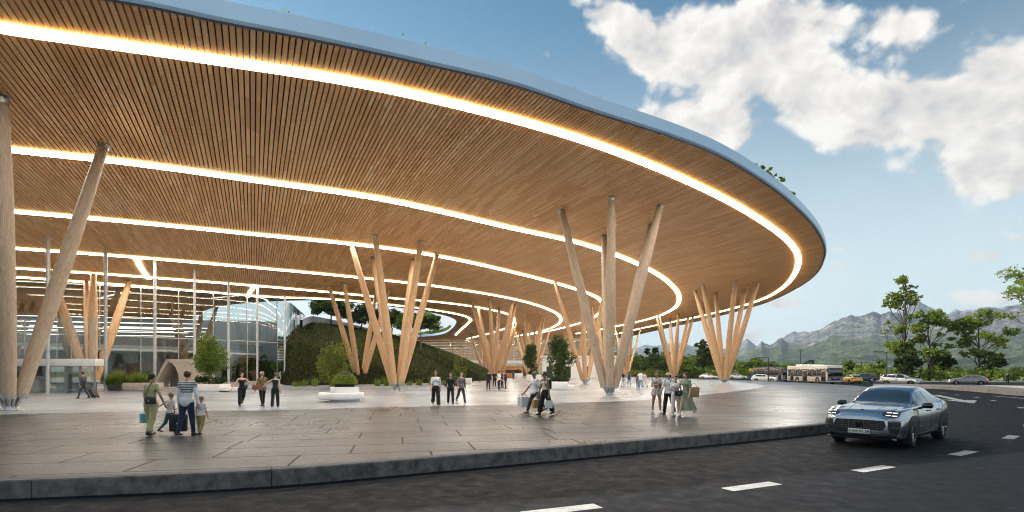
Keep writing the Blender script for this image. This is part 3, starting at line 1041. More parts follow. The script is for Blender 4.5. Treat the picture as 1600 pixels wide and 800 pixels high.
LF_FRESH = m_leaf('fresh_leaves', (0.14, 0.195, 0.030), (0.24, 0.32, 0.048), (0.36, 0.43, 0.07), 0.62)
LF_DARK = m_leaf('dark_leaves', (0.022, 0.045, 0.013), (0.042, 0.075, 0.02), (0.075, 0.115, 0.03), 0.3)
LF_MID = m_leaf('mid_leaves', (0.085, 0.14, 0.023), (0.14, 0.215, 0.037), (0.22, 0.29, 0.052), 0.55)
LF_PINE = m_leaf('pine_needles', (0.02, 0.05, 0.016), (0.04, 0.085, 0.022), (0.08, 0.14, 0.032), 0.25)
LF_YEL = m_leaf('yellowish_leaves', (0.085, 0.12, 0.02), (0.15, 0.19, 0.03), (0.24, 0.26, 0.05), 0.45)
LF_FAR = m_leaf('woodland_leaves', (0.06, 0.105, 0.026), (0.11, 0.17, 0.042), (0.18, 0.235, 0.065), 0.5)
M_BARK = pmat('bark', (0.085, 0.065, 0.048), 0.95, var=0.4, scale=9, bump=0.7, bscale=25)
M_GRASSY = None


def leaves(centres, size, rnd, flat=0.0, n3=None):
    """bent two-triangle leaves (as quads) round the given points"""
    n = len(centres)
    d = rnd.normal(size=(n, 3)); d[:, 2] *= (1 - flat); d /= np.linalg.norm(d, axis=1, keepdims=True)
    u = rnd.normal(size=(n, 3)); u -= d * (u * d).sum(1, keepdims=True); u /= np.linalg.norm(u, axis=1, keepdims=True)
    w = np.cross(d, u)
    s = size * rnd.uniform(0.6, 1.35, (n, 1))
    c = centres
    V = np.stack([c - u * s * 0.75, c + w * s * 0.42 - d * s * 0.12, c + u * s * 0.75, c - w * s * 0.42 - d * s * 0.12], 1).reshape(-1, 3)
    F = np.arange(n * 4).reshape(n, 4)
    return V, F


def clump_points(lobes, n, rnd, shell=0.55, clump=0.35, per=14):
    """points gathered in little sprays through a crown made of lobes [(cx,cy,cz,rx,ry,rz)]"""
    L = np.array(lobes, float)
    vol = (L[:, 3] * L[:, 4] * L[:, 5]) ** 0.75
    k = max(1, n // per)
    pick = rnd.choice(len(L), k, p=vol / vol.sum())
    d = rnd.normal(size=(k, 3)); d /= np.linalg.norm(d, axis=1, keepdims=True)
    r = rnd.uniform(shell ** 2, 1.0, (k, 1)) ** 0.5 * rnd.uniform(0.85, 1.12, (k, 1))
    cen = L[pick, :3] + d * r * L[pick, 3:6]
    sc = L[pick, 3:6].mean(1, keepdims=True)
    pts = np.repeat(cen, per, 0) + rnd.normal(size=(k * per, 3)) * np.repeat(np.clip(sc * clump * 0.35, 0.03, 0.6), per, 0) * np.array([1, 1, 0.6])
    return pts


def make_tree(name, label, cat, loc, lobes, nleaf, lsize, leafmat, trunk_h, trunk_r, group=None, seed=1, lean=(0, 0), limbs=True, shell=0.45, flat=0.25, per=14, clump=0.35, branches=True):
    rnd = np.random.default_rng(seed)
    t = thing(name, label, cat, loc, 0, group)
    pts = clump_points(lobes, nleaf, rnd, shell, clump, per)
    V, F = leaves(pts, lsize, rnd, flat)
    np_mesh('crown', V, F, leafmat, t)
    if trunk_h > 0:
        q = MB()
        top = Vector((lean[0], lean[1], trunk_h))
        path = [Vector((0, 0, -0.05))]
        for i in range(1, 6):
            f = i / 5
            path.append(Vector((lean[0] * f + rnd.normal() * trunk_r * 0.4, lean[1] * f + rnd.normal() * trunk_r * 0.4, trunk_h * f)))
        q.tube(path, [trunk_r * (1.35 if i == 0 else 1 - 0.11 * i) for i in range(6)], 9)
        if limbs:
            for l in lobes:
                c = Vector(l[:3])
                s0 = path[-1] if c.z > trunk_h else path[max(1, min(4, int(c.z / trunk_h * 5) - 1))]
                mid = s0.lerp(c, 0.5) + Vector((rnd.normal(), rnd.normal(), 0.4)) * (c - s0).length * 0.07
                rr = trunk_r * 0.5 * min(1, 0.55 + l[3] * 0.12)
                q.tube([s0, mid, c], [rr, rr * 0.7, rr * 0.3], 6)
                if branches:
                    for _ in range(5):
                        d = Vector(rnd.normal(size=3)); d.normalize()
                        e = c + Vector((d.x * l[3], d.y * l[4], d.z * l[5])) * 0.85
                        st = mid.lerp(c, rnd.uniform(0.2, 1.0))
                        q.tube([st, st.lerp(e, 0.5) + Vector((0, 0, 0.04 * l[3])), e], [rr * 0.4, rr * 0.25, rr * 0.08], 5)
        q.build('trunk', M_BARK, t)
    return t


# ---------------------------------------------------------------- grassy mound in the courtyard
def m_turf():
    m, nt, b = mat('mound_turf')
    tc = nt.node('ShaderNodeTexCoord').outputs['Object']
    n1 = nt.noise(tc, 0.35, 5, 0.65)
    n2 = nt.noise(nt.vmath('MULTIPLY', tc, (1, 1, 2.2)), 2.6, 6, 0.7)
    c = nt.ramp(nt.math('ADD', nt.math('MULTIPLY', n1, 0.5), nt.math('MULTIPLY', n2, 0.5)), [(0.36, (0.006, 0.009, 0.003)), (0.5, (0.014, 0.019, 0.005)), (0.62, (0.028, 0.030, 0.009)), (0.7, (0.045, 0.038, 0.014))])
    nt.l.new(c, b.inputs['Base Color'])
    b.inputs['Roughness'].default_value = 1.0
    b.inputs['Specular IOR Level'].default_value = 0.05
    nt.l.new(nt.bump(n2, 1.0, 0.5), b.inputs['Normal'])
    return m


M_TURF = m_turf()
MC = (-41.0, 121.0); MA, MBB = 38.5, 60.0


def mound_z(x, y):
    t2 = ((x - MC[0]) / MA) ** 2 + ((y - MC[1]) / MBB) ** 2
    if t2 >= 1: return -0.4 - (t2 - 1) * 2
    xc = -34.2 + (82 - y) * 0.45 if y < 82 else -34.2 - (y - 82) * 0.25     # the glass side wall cuts the mound off
    if x < xc - 0.9: return -0.6
    cut = max(0.0, min(1.0, (x - xc + 0.9) / 0.9))
    q = 1 - t2
    base = 12.2 * q ** 0.80
    # the crest climbs to the left of the courtyard, sinks towards its right toe
    return -0.6 * (1 - cut) + cut * (0.10 + base * (0.80 + 0.20 * max(0, min(1, (-8 - x) / 34))))


nx, ny = 120, 140
xs = np.linspace(MC[0] - MA - 2, MC[0] + MA + 2, nx); ys = np.linspace(MC[1] - MBB - 2, MC[1] + MBB + 2, ny)
V = np.array([(x, y, mound_z(x, y) + 0.10 * mnoise.noise(Vector((x * .3, y * .3, 1))) + 0.05 * mnoise.noise(Vector((x * 1.1, y * 1.1, 4)))) for y in ys for x in xs])
F = np.array([(j * nx + i, j * nx + i + 1, (j + 1) * nx + i + 1, (j + 1) * nx + i) for j in range(ny - 1) for i in range(nx - 1)])
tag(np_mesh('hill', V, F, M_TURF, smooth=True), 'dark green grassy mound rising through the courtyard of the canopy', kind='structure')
# grass tufts on its visible face
rg = np.random.default_rng(3)
pts = []
while len(pts) < 26000:
    x, y = rg.uniform(-40, 0), rg.uniform(60, 125)
    z = mound_z(x, y)
    if z > 0.15: pts.append((x, y, z))
pts = np.array(pts); n = len(pts)
ang = rg.uniform(0, 2 * math.pi, n); h = rg.uniform(0.12, 0.34, n); w = rg.uniform(0.05, 0.13, n)
dx_, dy_ = np.cos(ang) * w, np.sin(ang) * w
lx, ly = rg.normal(size=n) * 0.12, rg.normal(size=n) * 0.12 - 0.06
V = np.stack([np.stack([pts[:, 0] - dx_, pts[:, 1] - dy_, pts[:, 2] - .03], 1), np.stack([pts[:, 0] + dx_, pts[:, 1] + dy_, pts[:, 2] - .03], 1),
              np.stack([pts[:, 0] + lx + dx_ * .2, pts[:, 1] + ly + dy_ * .2, pts[:, 2] + h], 1), np.stack([pts[:, 0] + lx - dx_ * .2, pts[:, 1] + ly - dy_ * .2, pts[:, 2] + h], 1)], 1).reshape(-1, 3)
LF_GRASS = m_leaf('grass_blades', (0.010, 0.015, 0.004), (0.020, 0.026, 0.007), (0.042, 0.042, 0.012), 0.2)
gt_ = NT(LF_GRASS.node_tree)
dry = gt_.maprange(gt_.noise(gt_.vmath('MULTIPLY', gt_.node('ShaderNodeTexCoord').outputs['Object'], (1, 1, 2.5)), 0.55, 5, 0.65), 0.46, 0.62, 0, 0.85, True)
for n_ in list(gt_.n):
    if n_.type in ('BSDF_DIFFUSE', 'BSDF_TRANSLUCENT'):
        src = n_.inputs[0].links[0].from_socket
        gt_.l.new(gt_.mix(dry, src, (0.045, 0.034, 0.014)), n_.inputs[0])
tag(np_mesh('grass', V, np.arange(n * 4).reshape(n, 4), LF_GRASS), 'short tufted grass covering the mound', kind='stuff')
# white gravel walk along the crest
M_GRAVEL = pmat('pale_gravel', (0.62, 0.62, 0.64), 0.9, var=0.15, scale=8, bump=0.4)
gv = MB()
rowA, hts = [], []
for u in np.arange(468, 600, 4.0):
    best = max(((mound_z((u - 800) / FPX * y, y) - CAMZ) / y, y) for y in np.arange(85, 130, 0.5))[1]
    y = best - 2.0
    rowA.append(((u - 800) / FPX * y, y)); hts.append(0.12 + 1.25 * max(0, min(1, (600 - u) / 110)))
rowA = np.array(rowA); rowB = offset_curve(rowA, 0.5) if offset_curve(rowA, 0.5)[3][1] > rowA[3][1] else offset_curve(rowA, -0.5)
zt_ = [mound_z(x, y) + h_ for (x, y), h_ in zip(rowA, hts)]
n_ = len(rowA)
gv.add([(x, y, z - h_ - .5) for (x, y), z, h_ in zip(rowA, zt_, hts)] + [(x, y, z) for (x, y), z in zip(rowA, zt_)] + [(x, y, z) for (x, y), z in zip(rowB, zt_)] + [(x, y, z - h_ - .5) for (x, y), z, h_ in zip(rowB, zt_, hts)],
       [(r_ * n_ + i, r_ * n_ + i + 1, (r_ + 1) * n_ + i + 1, (r_ + 1) * n_ + i) for r_ in range(3) for i in range(n_ - 1)])
tag(gv.build('crest_wall', M_GRAVEL), 'low pale stone band along the crest of the mound, tapering to the right', 'low wall')

# umbrella pines on the mound
PINES = [(405, 116, 0.9, 0.9), (440, 112, 1.0, 1.1), (517, 108, 1.0, 1.0), (565, 112, 0.95, 1.1), (592, 110, 0.95, 1.15), (612, 116, 0.95, 1.1), (657, 100, 0.92, 1.0)]
plab = ['umbrella pine dimly seen through the glass front', 'umbrella pine beside the glass corner, cut off by the frame of the glass', 'umbrella pine with clear trunk left of the slim timber column on the mound',
        'umbrella pine between the legs of the two columns', 'umbrella pine behind the front column, trunk between its legs', 'umbrella pine behind the right legs of the six legged column', 'rightmost umbrella pine, low on the right slope of the mound']
for i, (u, d, s_, w_) in enumerate(PINES):
    p = at(u, d); zb = mound_z(p.x, p.y) - 0.1
    H = (3.5 if i != 6 else 5.3) * s_
    rnd = np.random.default_rng(50 + i)
    lobes = []
    for k in range(20):
        a_ = rnd.uniform(0, 6.28); r_ = rnd.uniform(0.1, 1) ** 0.6 * 4.1 * w_
        lobes.append((r_ * math.cos(a_), r_ * math.sin(a_), H + rnd.uniform(-0.3, 1.5) - 0.06 * r_ ** 1.5, rnd.uniform(1.1, 1.8), rnd.uniform(1.1, 1.8), rnd.uniform(0.55, 0.95)))
    make_tree('umbrella_pine', 'dark ' + plab[i], 'tree', (p.x, p.y, zb), lobes, 12000, 0.25, LF_PINE, H * 0.80, 0.19, 'umbrella pines on the mound', 50 + i, (rnd.normal() * .2, 0), shell=0.3)

# ---------------------------------------------------------------- trees across the road
def spray_tree(u, v_top, v_base, label, seed, kind, group='tall trees behind the hedge', d=None, zb=0.0, width=None):
    d = d or (CAMZ - zb) * FPX / (v_base - HZ)
    p = at(u, d, zb)
    Ht = CAMZ + (HZ - v_top) / FPX * d - zb
    Wd = (width or 60) / FPX * d / 2
    rnd = np.random.default_rng(seed)
    lobes = []
    if kind == 'tall':
        for k in range(38):
            f = rnd.uniform(0.24, 0.99)
            rad = Wd * (0.30 + 0.70 * math.sin(math.pi * min(1, (1.06 - f) / 0.82)) ** 0.8)
            a_ = rnd.uniform(0, 6.28); r_ = rad * rnd.uniform(0.25, 1.0)
            s_ = Wd * rnd.uniform(0.16, 0.34)
            lobes.append((r_ * math.cos(a_), r_ * math.sin(a_), Ht * f, s_ * 1.1, s_ * 1.1, s_ * 0.85))
        return make_tree('broadleaf_tree', label, 'tree', p, lobes, 9000, 0.0021 * d + 0.05, LF_FRESH, Ht * 0.86, Ht * 0.014, group, seed, (rnd.normal() * .4, 0), shell=0.2, per=10)
    if kind == 'spread':
        for k in range(32):
            f = rnd.uniform(0.34, 0.99)
            rad = Wd * (0.25 + 0.95 * math.sin(math.pi * min(1, (1.10 - f) / 0.80)) ** 0.7)
            a_ = rnd.uniform(0, 6.28); r_ = rad * rnd.uniform(0.2, 1.0)
            s_ = Wd * rnd.uniform(0.17, 0.33)
            lobes.append((r_ * math.cos(a_), r_ * math.sin(a_), Ht * f, s_ * 1.2, s_ * 1.2, s_ * 0.75))
        return make_tree('broadleaf_tree', label, 'tree', p, lobes, 9000, 0.0021 * d + 0.05, LF_FRESH, Ht * 0.80, Ht * 0.016, group, seed, (rnd.normal() * .3, 0), shell=0.2, per=10)
    for k in range(14):
        f = rnd.uniform(0.30, 0.88)
        a_ = rnd.uniform(0, 6.28); r_ = Wd * 0.75 * rnd.uniform(0.1, 1) * math.sin(math.pi * min(1, (1.08 - f) / 0.9)) ** 0.6
        s_ = Wd * rnd.uniform(0.30, 0.52)
        lobes.append((r_ * math.cos(a_), r_ * math.sin(a_), Ht * f, s_, s_, s_ * 0.85))
    return make_tree('round_tree', label, 'tree', p, lobes, 3600, 0.0030 * d + 0.05, LF_DARK if kind == 'dark' else LF_MID, Ht * 0.45, Ht * 0.03, group, seed, shell=0.5)


spray_tree(1411, 432, 590, 'tallest slender bright green tree behind the hedge', 11, 'tall', d=112, width=60)
spray_tree(1452, 483, 590, 'spreading bright green tree right of the tallest tree', 12, 'spread', d=108, width=58)
spray_tree(1531, 486, 590, 'spreading tree standing alone behind the hedge right of the grey hatchback', 13, 'spread', d=106, width=62)
spray_tree(1636, 400, 590, 'tree cut off by the right edge of the view', 14, 'spread', d=84, width=104)
sm = 'small round trees along the hedge'
spray_tree(1420, 548, 590, 'round dark bush tree under the tallest tree', 21, 'dark', sm, d=108, width=44)
spray_tree(1469, 546, 590, 'round dark bush tree right of the spreading tree', 22, 'dark', sm, d=114, width=40)
spray_tree(1546, 549, 590, 'round dark bush tree under the lone spreading tree', 23, 'dark', sm, d=112, width=46)
spray_tree(1371, 562, 592, 'small round tree behind the silver car', 24, 'mid', sm, d=116, width=26)
spray_tree(1325, 557, 594, 'round tree behind the front of the city bus', 25, 'mid', sm, d=125, width=34)
spray_tree(1098, 528, 592, 'tall dark tree standing before the woodland between two timber columns', 26, 'dark', 'trees before the woodland', d=165, width=36)
spray_tree(1068, 563, 592, 'small yellow green tree before the woodland', 27, 'mid', 'trees before the woodland', d=140, width=30)
spray_tree(1017, 541, 590, 'pointed conifer like tree in the woodland edge', 28, 'dark', 'trees before the woodland', d=190, width=22)
for k, (u, vt, w_) in enumerate([(1162, 566, 26), (1183, 562, 34), (1207, 566, 24), (1235, 568, 30), (1345, 572, 22)]):
    spray_tree(u, vt, 592, ['low round tree right of the canopy tip column', 'largest low round tree behind the white saloon', 'low round tree behind the street lamp', 'low round tree above the dark bus', 'low round tree beside the pale hall'][k], 31 + k, 'mid', 'low round trees along the far road', d=150, width=w_)

# clipped hedge along the far pavement
hl = smooth_curve([(61, 143), (66, 129), (74, 115), (88, 104), (106, 97), (150, 91)], 10)
hs = np.concatenate([[0], np.cumsum(np.linalg.norm(np.diff(hl, axis=0), axis=1))])
rnd = np.random.default_rng(77)
lob = []
for q in np.arange(0, hs[-1], 0.8):
    c = along(hl, hs, q)
    for _ in range(2):
        hgt = 1.0 + 0.9 * abs(mnoise.noise(Vector((q * .14, 0, 3)))) + rnd.uniform(0, .5)
        lob.append((c[0] + rnd.normal() * .9, c[1] + rnd.normal() * .9, hgt * 0.9 + 0.2, 1.2, 1.2, hgt * 0.95))
pts = clump_points(lob, 30000, rnd, 0.4, 0.4, 10)
Vh, Fh = leaves(pts, 0.26, rnd, 0.2)
tag(np_mesh('hedge', Vh, Fh, LF_FRESH), 'long clipped green hedge along the far pavement', 'hedge')

# woodland that reads as one mass beyond the ring road
rnd = np.random.default_rng(99)
lob = []
for k in range(260):
    u = rnd.uniform(955, 1215); d = rnd.uniform(180, 300)
    x = (u - 800) / FPX * d
    hgt = (rnd.uniform(5, 11) if u < 1110 else rnd.uniform(3.5, 6.5)) * (0.7 + 0.6 * abs(mnoise.noise(Vector((x * .05, d * .05, 0)))))
    s_ = rnd.uniform(1.8, 3.4)
    lob.append((x, d, hgt * 0.55, s_, s_, hgt * 0.5))
    lob.append((x + rnd.normal(), d, hgt * 0.9, s_ * .6, s_ * .6, hgt * 0.16))
pts = clump_points(lob, 46000, rnd, 0.7, 0.5, 10)
Vh, Fh = leaves(pts, 0.75, rnd, 0.2)
tag(np_mesh('woodland', Vh, Fh, LF_FAR), 'mixed green woodland beyond the far ring road', kind='stuff')
rnd = np.random.default_rng(98)
lob = []
for u in np.arange(960, 1220, 3.0):
    d = 172 + rnd.normal() * 4
    lob.append(((u - 800) / FPX * d, d, 1.1, 1.4, 1.4, 1.3 + rnd.uniform(0, .5)))
pts = clump_points(lob, 9000, rnd, 0.5, 0.5, 10)
Vh, Fh = leaves(pts, 0.5, rnd, 0.2)
tag(np_mesh('shrubbery', Vh, Fh, LF_YEL), 'bright low shrubbery in front of the woodland', kind='stuff')
rnd = np.random.default_rng(97)
lob = []
for k in range(420):
    u = rnd.uniform(1140, 2300); d = rnd.uniform(160, 700)
    lob.append(((u - 800) / FPX * d, d, rnd.uniform(.8, 2.2), rnd.uniform(2, 5), 3, rnd.uniform(1.2, 2.6)))
pts = clump_points(lob, 26000, rnd, 0.6, 0.5, 10)
Vh, Fh = leaves(pts, 0.9, rnd, 0.2)
tag(np_mesh('valley_trees', Vh, Fh, LF_FAR), 'scattered far treetops on the valley floor below the mountains', kind='stuff')

# ---------------------------------------------------------------- mountains
def m_mountain():
    m, nt, b = mat('mountain_rock')
    geo = nt.node('ShaderNodeNewGeometry')
    tc = nt.node('ShaderNodeTexCoord').outputs['Object']
    nz = nt.sep(geo.outputs['Normal'])[2]
    z = nt.sep(tc)[2]
    n1 = nt.noise(tc, 0.0035, 7, 0.62)
    n2 = nt.noise(tc, 0.02, 6, 0.65)
    streak = nt.noise(nt.vmath('MULTIPLY', tc, (1, 1, 0.22)), 0.013, 6, 0.62, 0.6)
    rock = nt.ramp(streak, [(0.3, (0.09, 0.09, 0.10)), (0.46, (0.19, 0.185, 0.185)), (0.6, (0.34, 0.325, 0.31)), (0.72, (0.55, 0.53, 0.51))])
    green = nt.ramp(n2, [(0.35, (0.05, 0.07, 0.035)), (0.5, (0.11, 0.135, 0.06)), (0.65, (0.18, 0.19, 0.095))])
    gz = nt.math('ADD', nt.math('SUBTRACT', nt.maprange(z, 40, 330, 0.9, -0.15), nt.maprange(nz, 0.55, 0.95, 0.35, -0.3)), nt.maprange(n1, 0.3, 0.7, -0.45, 0.45))
    c = nt.mix(nt.maprange(gz, 0.28, 0.62, 0, 1, True), rock, green)
    wood = nt.math('MULTIPLY', nt.maprange(n1, 0.50, 0.58, 0, 1, True), nt.maprange(z, 260, 60, 0, 1, True))
    c = nt.mix(nt.math('MULTIPLY', wood, 0.8), c, (0.03, 0.055, 0.022))
    snow = nt.math('MULTIPLY', nt.maprange(z, 330, 700, 0, 1), nt.maprange(streak, 0.54, 0.64, 0, 1))
    c = nt.mix(snow, c, (0.62, 0.63, 0.65))
    nt.l.new(c, b.inputs['Base Color'])
    b.inputs['Roughness'].default_value = 1.0
    b.inputs['Specular IOR Level'].default_value = 0.02
    nt.l.new(nt.bump(nt.math('ADD', streak, nt.math('MULTIPLY', n2, 0.4)), 1.0, 130.0), b.inputs['Normal'])
    return m


M_MTN = m_mountain()


def fbm_ridge(x, y, s, oct_=6, seed=0.0):
    a, f, tot, w = 0.0, s, 0.0, 1.0
    for _ in range(oct_):
        n = 1 - abs(mnoise.noise(Vector((x * f + seed, y * f - seed, seed * .7)))) * 2
        n = max(0, n); n *= n
        a += n * w; tot += w
        f *= 2.03; w *= 0.5
    return a / tot


def mountain_range(name, label, sky_pts, r_foot, r_top, r_back, seed, rough=0.5, nu=420, nr=120, foot_slope=1.5):
    us = np.array([p[0] for p in sky_pts], float); vs_ = np.array([p[1] for p in sky_pts], float)
    uu = np.linspace(us[0], us[-1], nu)
    rr = np.concatenate([np.linspace(r_foot, r_top, nr), np.linspace(r_top, r_back, 14)[1:]])
    V = []
    for j, r_ in enumerate(rr):
        for u in uu:
            tq = (u - 800) / FPX
            x, y = tq * r_, r_
            v = np.interp(u, us, vs_)
            slope = (HZ - v) / FPX                      # skyline tangent
            ztop = slope * r_top + CAMZ
            if r_ <= r_top:
                f = (r_ - r_foot) / (r_top - r_foot)
                rd_ = fbm_ridge(x, y, 1 / 1500.0, 6, seed)
                rd2 = fbm_ridge(x, y, 1 / 420.0, 5, seed + 5)
                shape = f ** foot_slope
                zz = ztop * shape * (1 - rough * (1 - f) ** 0.5 * (1 - rd_) * min(1, f * 3))
                zz += ztop * 0.13 * (rd2 - 0.45) * min(1, f * 4) * (1 - 0.6 * f)
                zz += -6 * (1 - f)
                zz = min(zz, slope * r_ * 0.985 + CAMZ) if f < 0.97 else zz
            else:
                f = (r_ - r_top) / (r_back - r_top)
                zz = ztop * (1 - f) ** 1.3
            V.append((x, y, zz))
    n_ = len(uu)
    F = [(j * n_ + i, j * n_ + i + 1, (j + 1) * n_ + i + 1, (j + 1) * n_ + i) for j in range(len(rr) - 1) for i in range(n_ - 1)]
    return tag(np_mesh(name, np.array(V), np.array(F), M_MTN, smooth=True), label, kind='structure')


def jag(pts, amp, step, seed):
    us = np.array([p[0] for p in pts], float); vs_ = np.array([p[1] for p in pts], float)
    u = np.arange(us[0], us[-1], step)
    return [(q, np.interp(q, us, vs_) - amp * (fbm_ridge(q * 10, 3, 1 / 260., 4, seed) - .4)) for q in u]


main = [(1100, 580), (1140, 563), (1165, 553), (1191, 534), (1204, 538), (1221, 526), (1234, 537), (1252, 531), (1271, 520), (1295, 504), (1318, 496), (1339, 494), (1362, 486), (1377, 490), (1390, 486), (1405, 492), (1440, 500), (1475, 503), (1500, 506), (1560, 508), (1640, 512), (1800, 520)]
mountain_range('mountain_range', 'rocky grey mountain range with green foothills beyond the road', jag(main, 5, 2.2, 2.0), 2100, 4300, 5600, 3.1)
rightm = [(1340, 572), (1380, 555), (1420, 530), (1460, 506), (1493, 489), (1531, 480), (1569, 479), (1600, 472), (1660, 460), (1760, 470), (1900, 455), (2200, 480), (2400, 520)]
mountain_range('near_mountain', 'greener rounded mountain on the right', jag(rightm, 3, 2.6, 6.0), 1700, 3600, 4800, 8.7, rough=0.55)
back = [(700, 570), (820, 556), (900, 545), (960, 551), (1010, 540), (1060, 536), (1100, 541), (1140, 546), (1167, 530), (1190, 545), (1240, 520), (1256, 516), (1280, 519), (1330, 508), (1380, 497), (1410, 483), (1434, 470), (1455, 480), (1480, 490), (1493, 482), (1520, 490), (1600, 490), (1700, 500)]
mountain_range('far_mountains', 'pale blue far mountains behind the rocky range', jag(back, 5, 2.6, 4.0), 4500, 7000, 8200, 5.5, nr=60)
# ---------------------------------------------------------------- glass, interiors, far wing
def m_glass(name, tint=(0.86, 0.92, 0.92), boost=1.5, rough=0.0):
    m, nt, b = mat(name)
    nt.n.remove(b)
    tr = nt.node('ShaderNodeBsdfTransparent'); tr.inputs[0].default_value = (*tint, 1)
    gl = nt.node('ShaderNodeBsdfGlossy'); gl.inputs['Roughness'].default_value = rough
    tc = nt.node('ShaderNodeTexCoord').outputs['Object']
    nt.l.new(nt.bump(nt.noise(tc, 0.25, 2), 0.006, 0.02), gl.inputs['Normal'])
    fr = nt.node('ShaderNodeFresnel'); fr.inputs[0].default_value = 1.5
    mx = nt.node('ShaderNodeMixShader')
    nt.l.new(nt.math('MULTIPLY', fr.outputs[0], boost, clamp=True), mx.inputs[0])
    nt.l.new(tr.outputs[0], mx.inputs[1]); nt.l.new(gl.outputs[0], mx.inputs[2])
    nt.l.new(mx.outputs[0], nt.n['Material Output'].inputs[0])
    return m


M_GLASS = m_glass('facade_glass', (0.66, 0.73, 0.72), 1.9)
M_GLASS2 = m_glass('porch_glass', (0.88, 0.93, 0.93), 1.8)
M_MULL = pmat('mullion_white', (0.42, 0.42, 0.42), 0.4, metal=0.2, var=0.05)
M_WHITE = pmat('white_panel', (0.72, 0.71, 0.69), 0.55, var=0.06, scale=2)
M_CREAM = pmat('cream_panel', (0.62, 0.55, 0.44), 0.6, var=0.06)
M_STONE = pmat('beige_stone', (0.46, 0.40, 0.33), 0.75, var=0.10, scale=1.5, bump=0.15)
M_BLACK = pmat('black_plastic', (0.018, 0.018, 0.02), 0.4, var=0.2)
M_GREYMET = pmat('grey_metal', (0.25, 0.26, 0.28), 0.4, metal=0.7, var=0.1)
M_PLANTER = pmat('planter_concrete', (0.70, 0.69, 0.68), 0.6, var=0.05, scale=3)
M_PLANTER2 = pmat('beige_planter_stone', (0.46, 0.40, 0.35), 0.75, var=0.12, scale=2.5, bump=0.2)
M_SOIL = pmat('soil', (0.035, 0.026, 0.02), 1.0, var=0.4)
M_LAMPBAR = emat('linear_lamp_glow', (1.0, 0.92, 0.80), 1.8)
M_WARMWALL = pmat('interior_timber_wall', (0.42, 0.24, 0.12), 0.6, var=0.25, scale=0.6)
M_INTWALL = pmat('interior_pale_wall', (0.50, 0.50, 0.48), 0.7, var=0.08, scale=0.4)
M_GLOWWALL = emat('glowing_hall_wall', (1.0, 0.78, 0.56), 0.34, var=0.6)  # the wall itself emits, standing in for interior lamplight on it

fac = smooth_curve([(-88, 43), (-75, 47.5), (-64, 53.5), (-53.6, 60), (-47.5, 65), (-42, 70.5), (-38, 74.8), (-35.7, 78.3), (-34.7, 82), (-35.2, 86), (-37, 93), (-40, 105), (-44, 121)], 10)
fs = np.concatenate([[0], np.cumsum(np.linalg.norm(np.diff(fac, axis=0), axis=1))])
fu = 800 + FPX * fac[:, 0] / fac[:, 1]
icorner = int(np.argmax(fu))


def fac_at_u(u):
    return float(np.interp(u, fu[:icorner + 1], fs[:icorner + 1]))


cuts = [0, 8, 16, fac_at_u(-40)] + [fac_at_u(u) for u in (17, 89, 156, 220, 279, 333, 386, 433)]
last = cuts[-1]
while last < fs[-1] - 5: last += 5.2; cuts.append(last)
gf = thing('glass_facade', 'tall curved glass front of the terminal hall with thin white mullions', 'glass facade', (0, 0, 0))
for a, b_ in zip(cuts[:-1], cuts[1:]):
    q = MB()
    seg = np.array([along(fac, fs, t) for t in np.linspace(a, b_, 9)])
    q.wall(seg, PLZ + 0.25, lambda x, y: cz(x) - 0.03)
    q.build('pane', M_GLASS, gf, True)
for t in cuts[1:]:
    p = along(fac, fs, t); p2 = along(fac, fs, min(t + .1, fs[-1])); p1 = along(fac, fs, max(t - .1, 0))
    ang_ = math.atan2(*(p2 - p1)[::-1])
    q = MB(); h_ = cz(p[0]) - PLZ
    q.box((p[0], p[1], PLZ + h_ / 2), (0.07, 0.16, h_), ang_)
    q.build('mullion', M_MULL, gf)
q = MB()
for z_, hh in ((PLZ + 0.12, 0.26), (PLZ + 6.0, 0.10)):
    a = offset_curve(fac, 0.07); b_ = offset_curve(fac, -0.07)
    q.wall(a, z_ - hh / 2, z_ + hh / 2); q.wall(b_, z_ - hh / 2, z_ + hh / 2); q.ribbon(a, b_, z_ + hh / 2); q.ribbon(a, b_, z_ - hh / 2)
q.build('transom', M_MULL, gf)

# hall behind the glass
hall = thing('terminal_hall', 'lit two storey hall interior behind the glass front', 'hall interior', (0, 0, 0))
q = MB()
back_line = [(-130, 78), (-104, 84), (-78, 96), (-58, 106), (-49, 112)]
bl = smooth_curve(back_line, 6)
q.wall(bl, PLZ, lambda x, y: cz(x) - 0.05)
q.build('back_wall', M_INTWALL, hall)
mz = smooth_curve([(-120, 56), (-95, 62), (-74, 70), (-58, 82), (-51, 95), (-50, 108)], 6)
q = MB()
q.prism(list(map(tuple, mz)) + [(-58, 106), (-78, 96), (-104, 84), (-130, 77)], PLZ + 5.2, PLZ + 5.7)
q.build('mezzanine_floor', M_WHITE, hall)
q = MB()
q.wall(mz, PLZ + 5.7, PLZ + 6.8)
q.build('balustrade_glass', M_GLASS2, hall)
for k, (zz, off) in enumerate(((PLZ + 5.10, 1.0), (PLZ + 5.10, 3.2), (PLZ + 5.10, 6.0))):
    c_ = offset_curve(mz, -off if False else off * (1 if offset_curve(mz, 1.0)[8][1] > mz[8][1] else -1))
    q = MB(); q.ribbon(offset_curve(c_, -.10), offset_curve(c_, .10), zz - 0.02 * (k + 1)); q.build('ceiling_light', M_LAMPBAR, hall)
for k in range(8):
    p = along(bl, np.concatenate([[0], np.cumsum(np.linalg.norm(np.diff(bl, axis=0), axis=1))]), 20 + k * 9.0)
    q = MB(); q.box((p[0] + .4, p[1] - .8, PLZ + 2.3), (3.4, 0.3, 4.4), R(25)); q.build('wall_panel', M_WARMWALL if k % 2 else M_WHITE, hall)
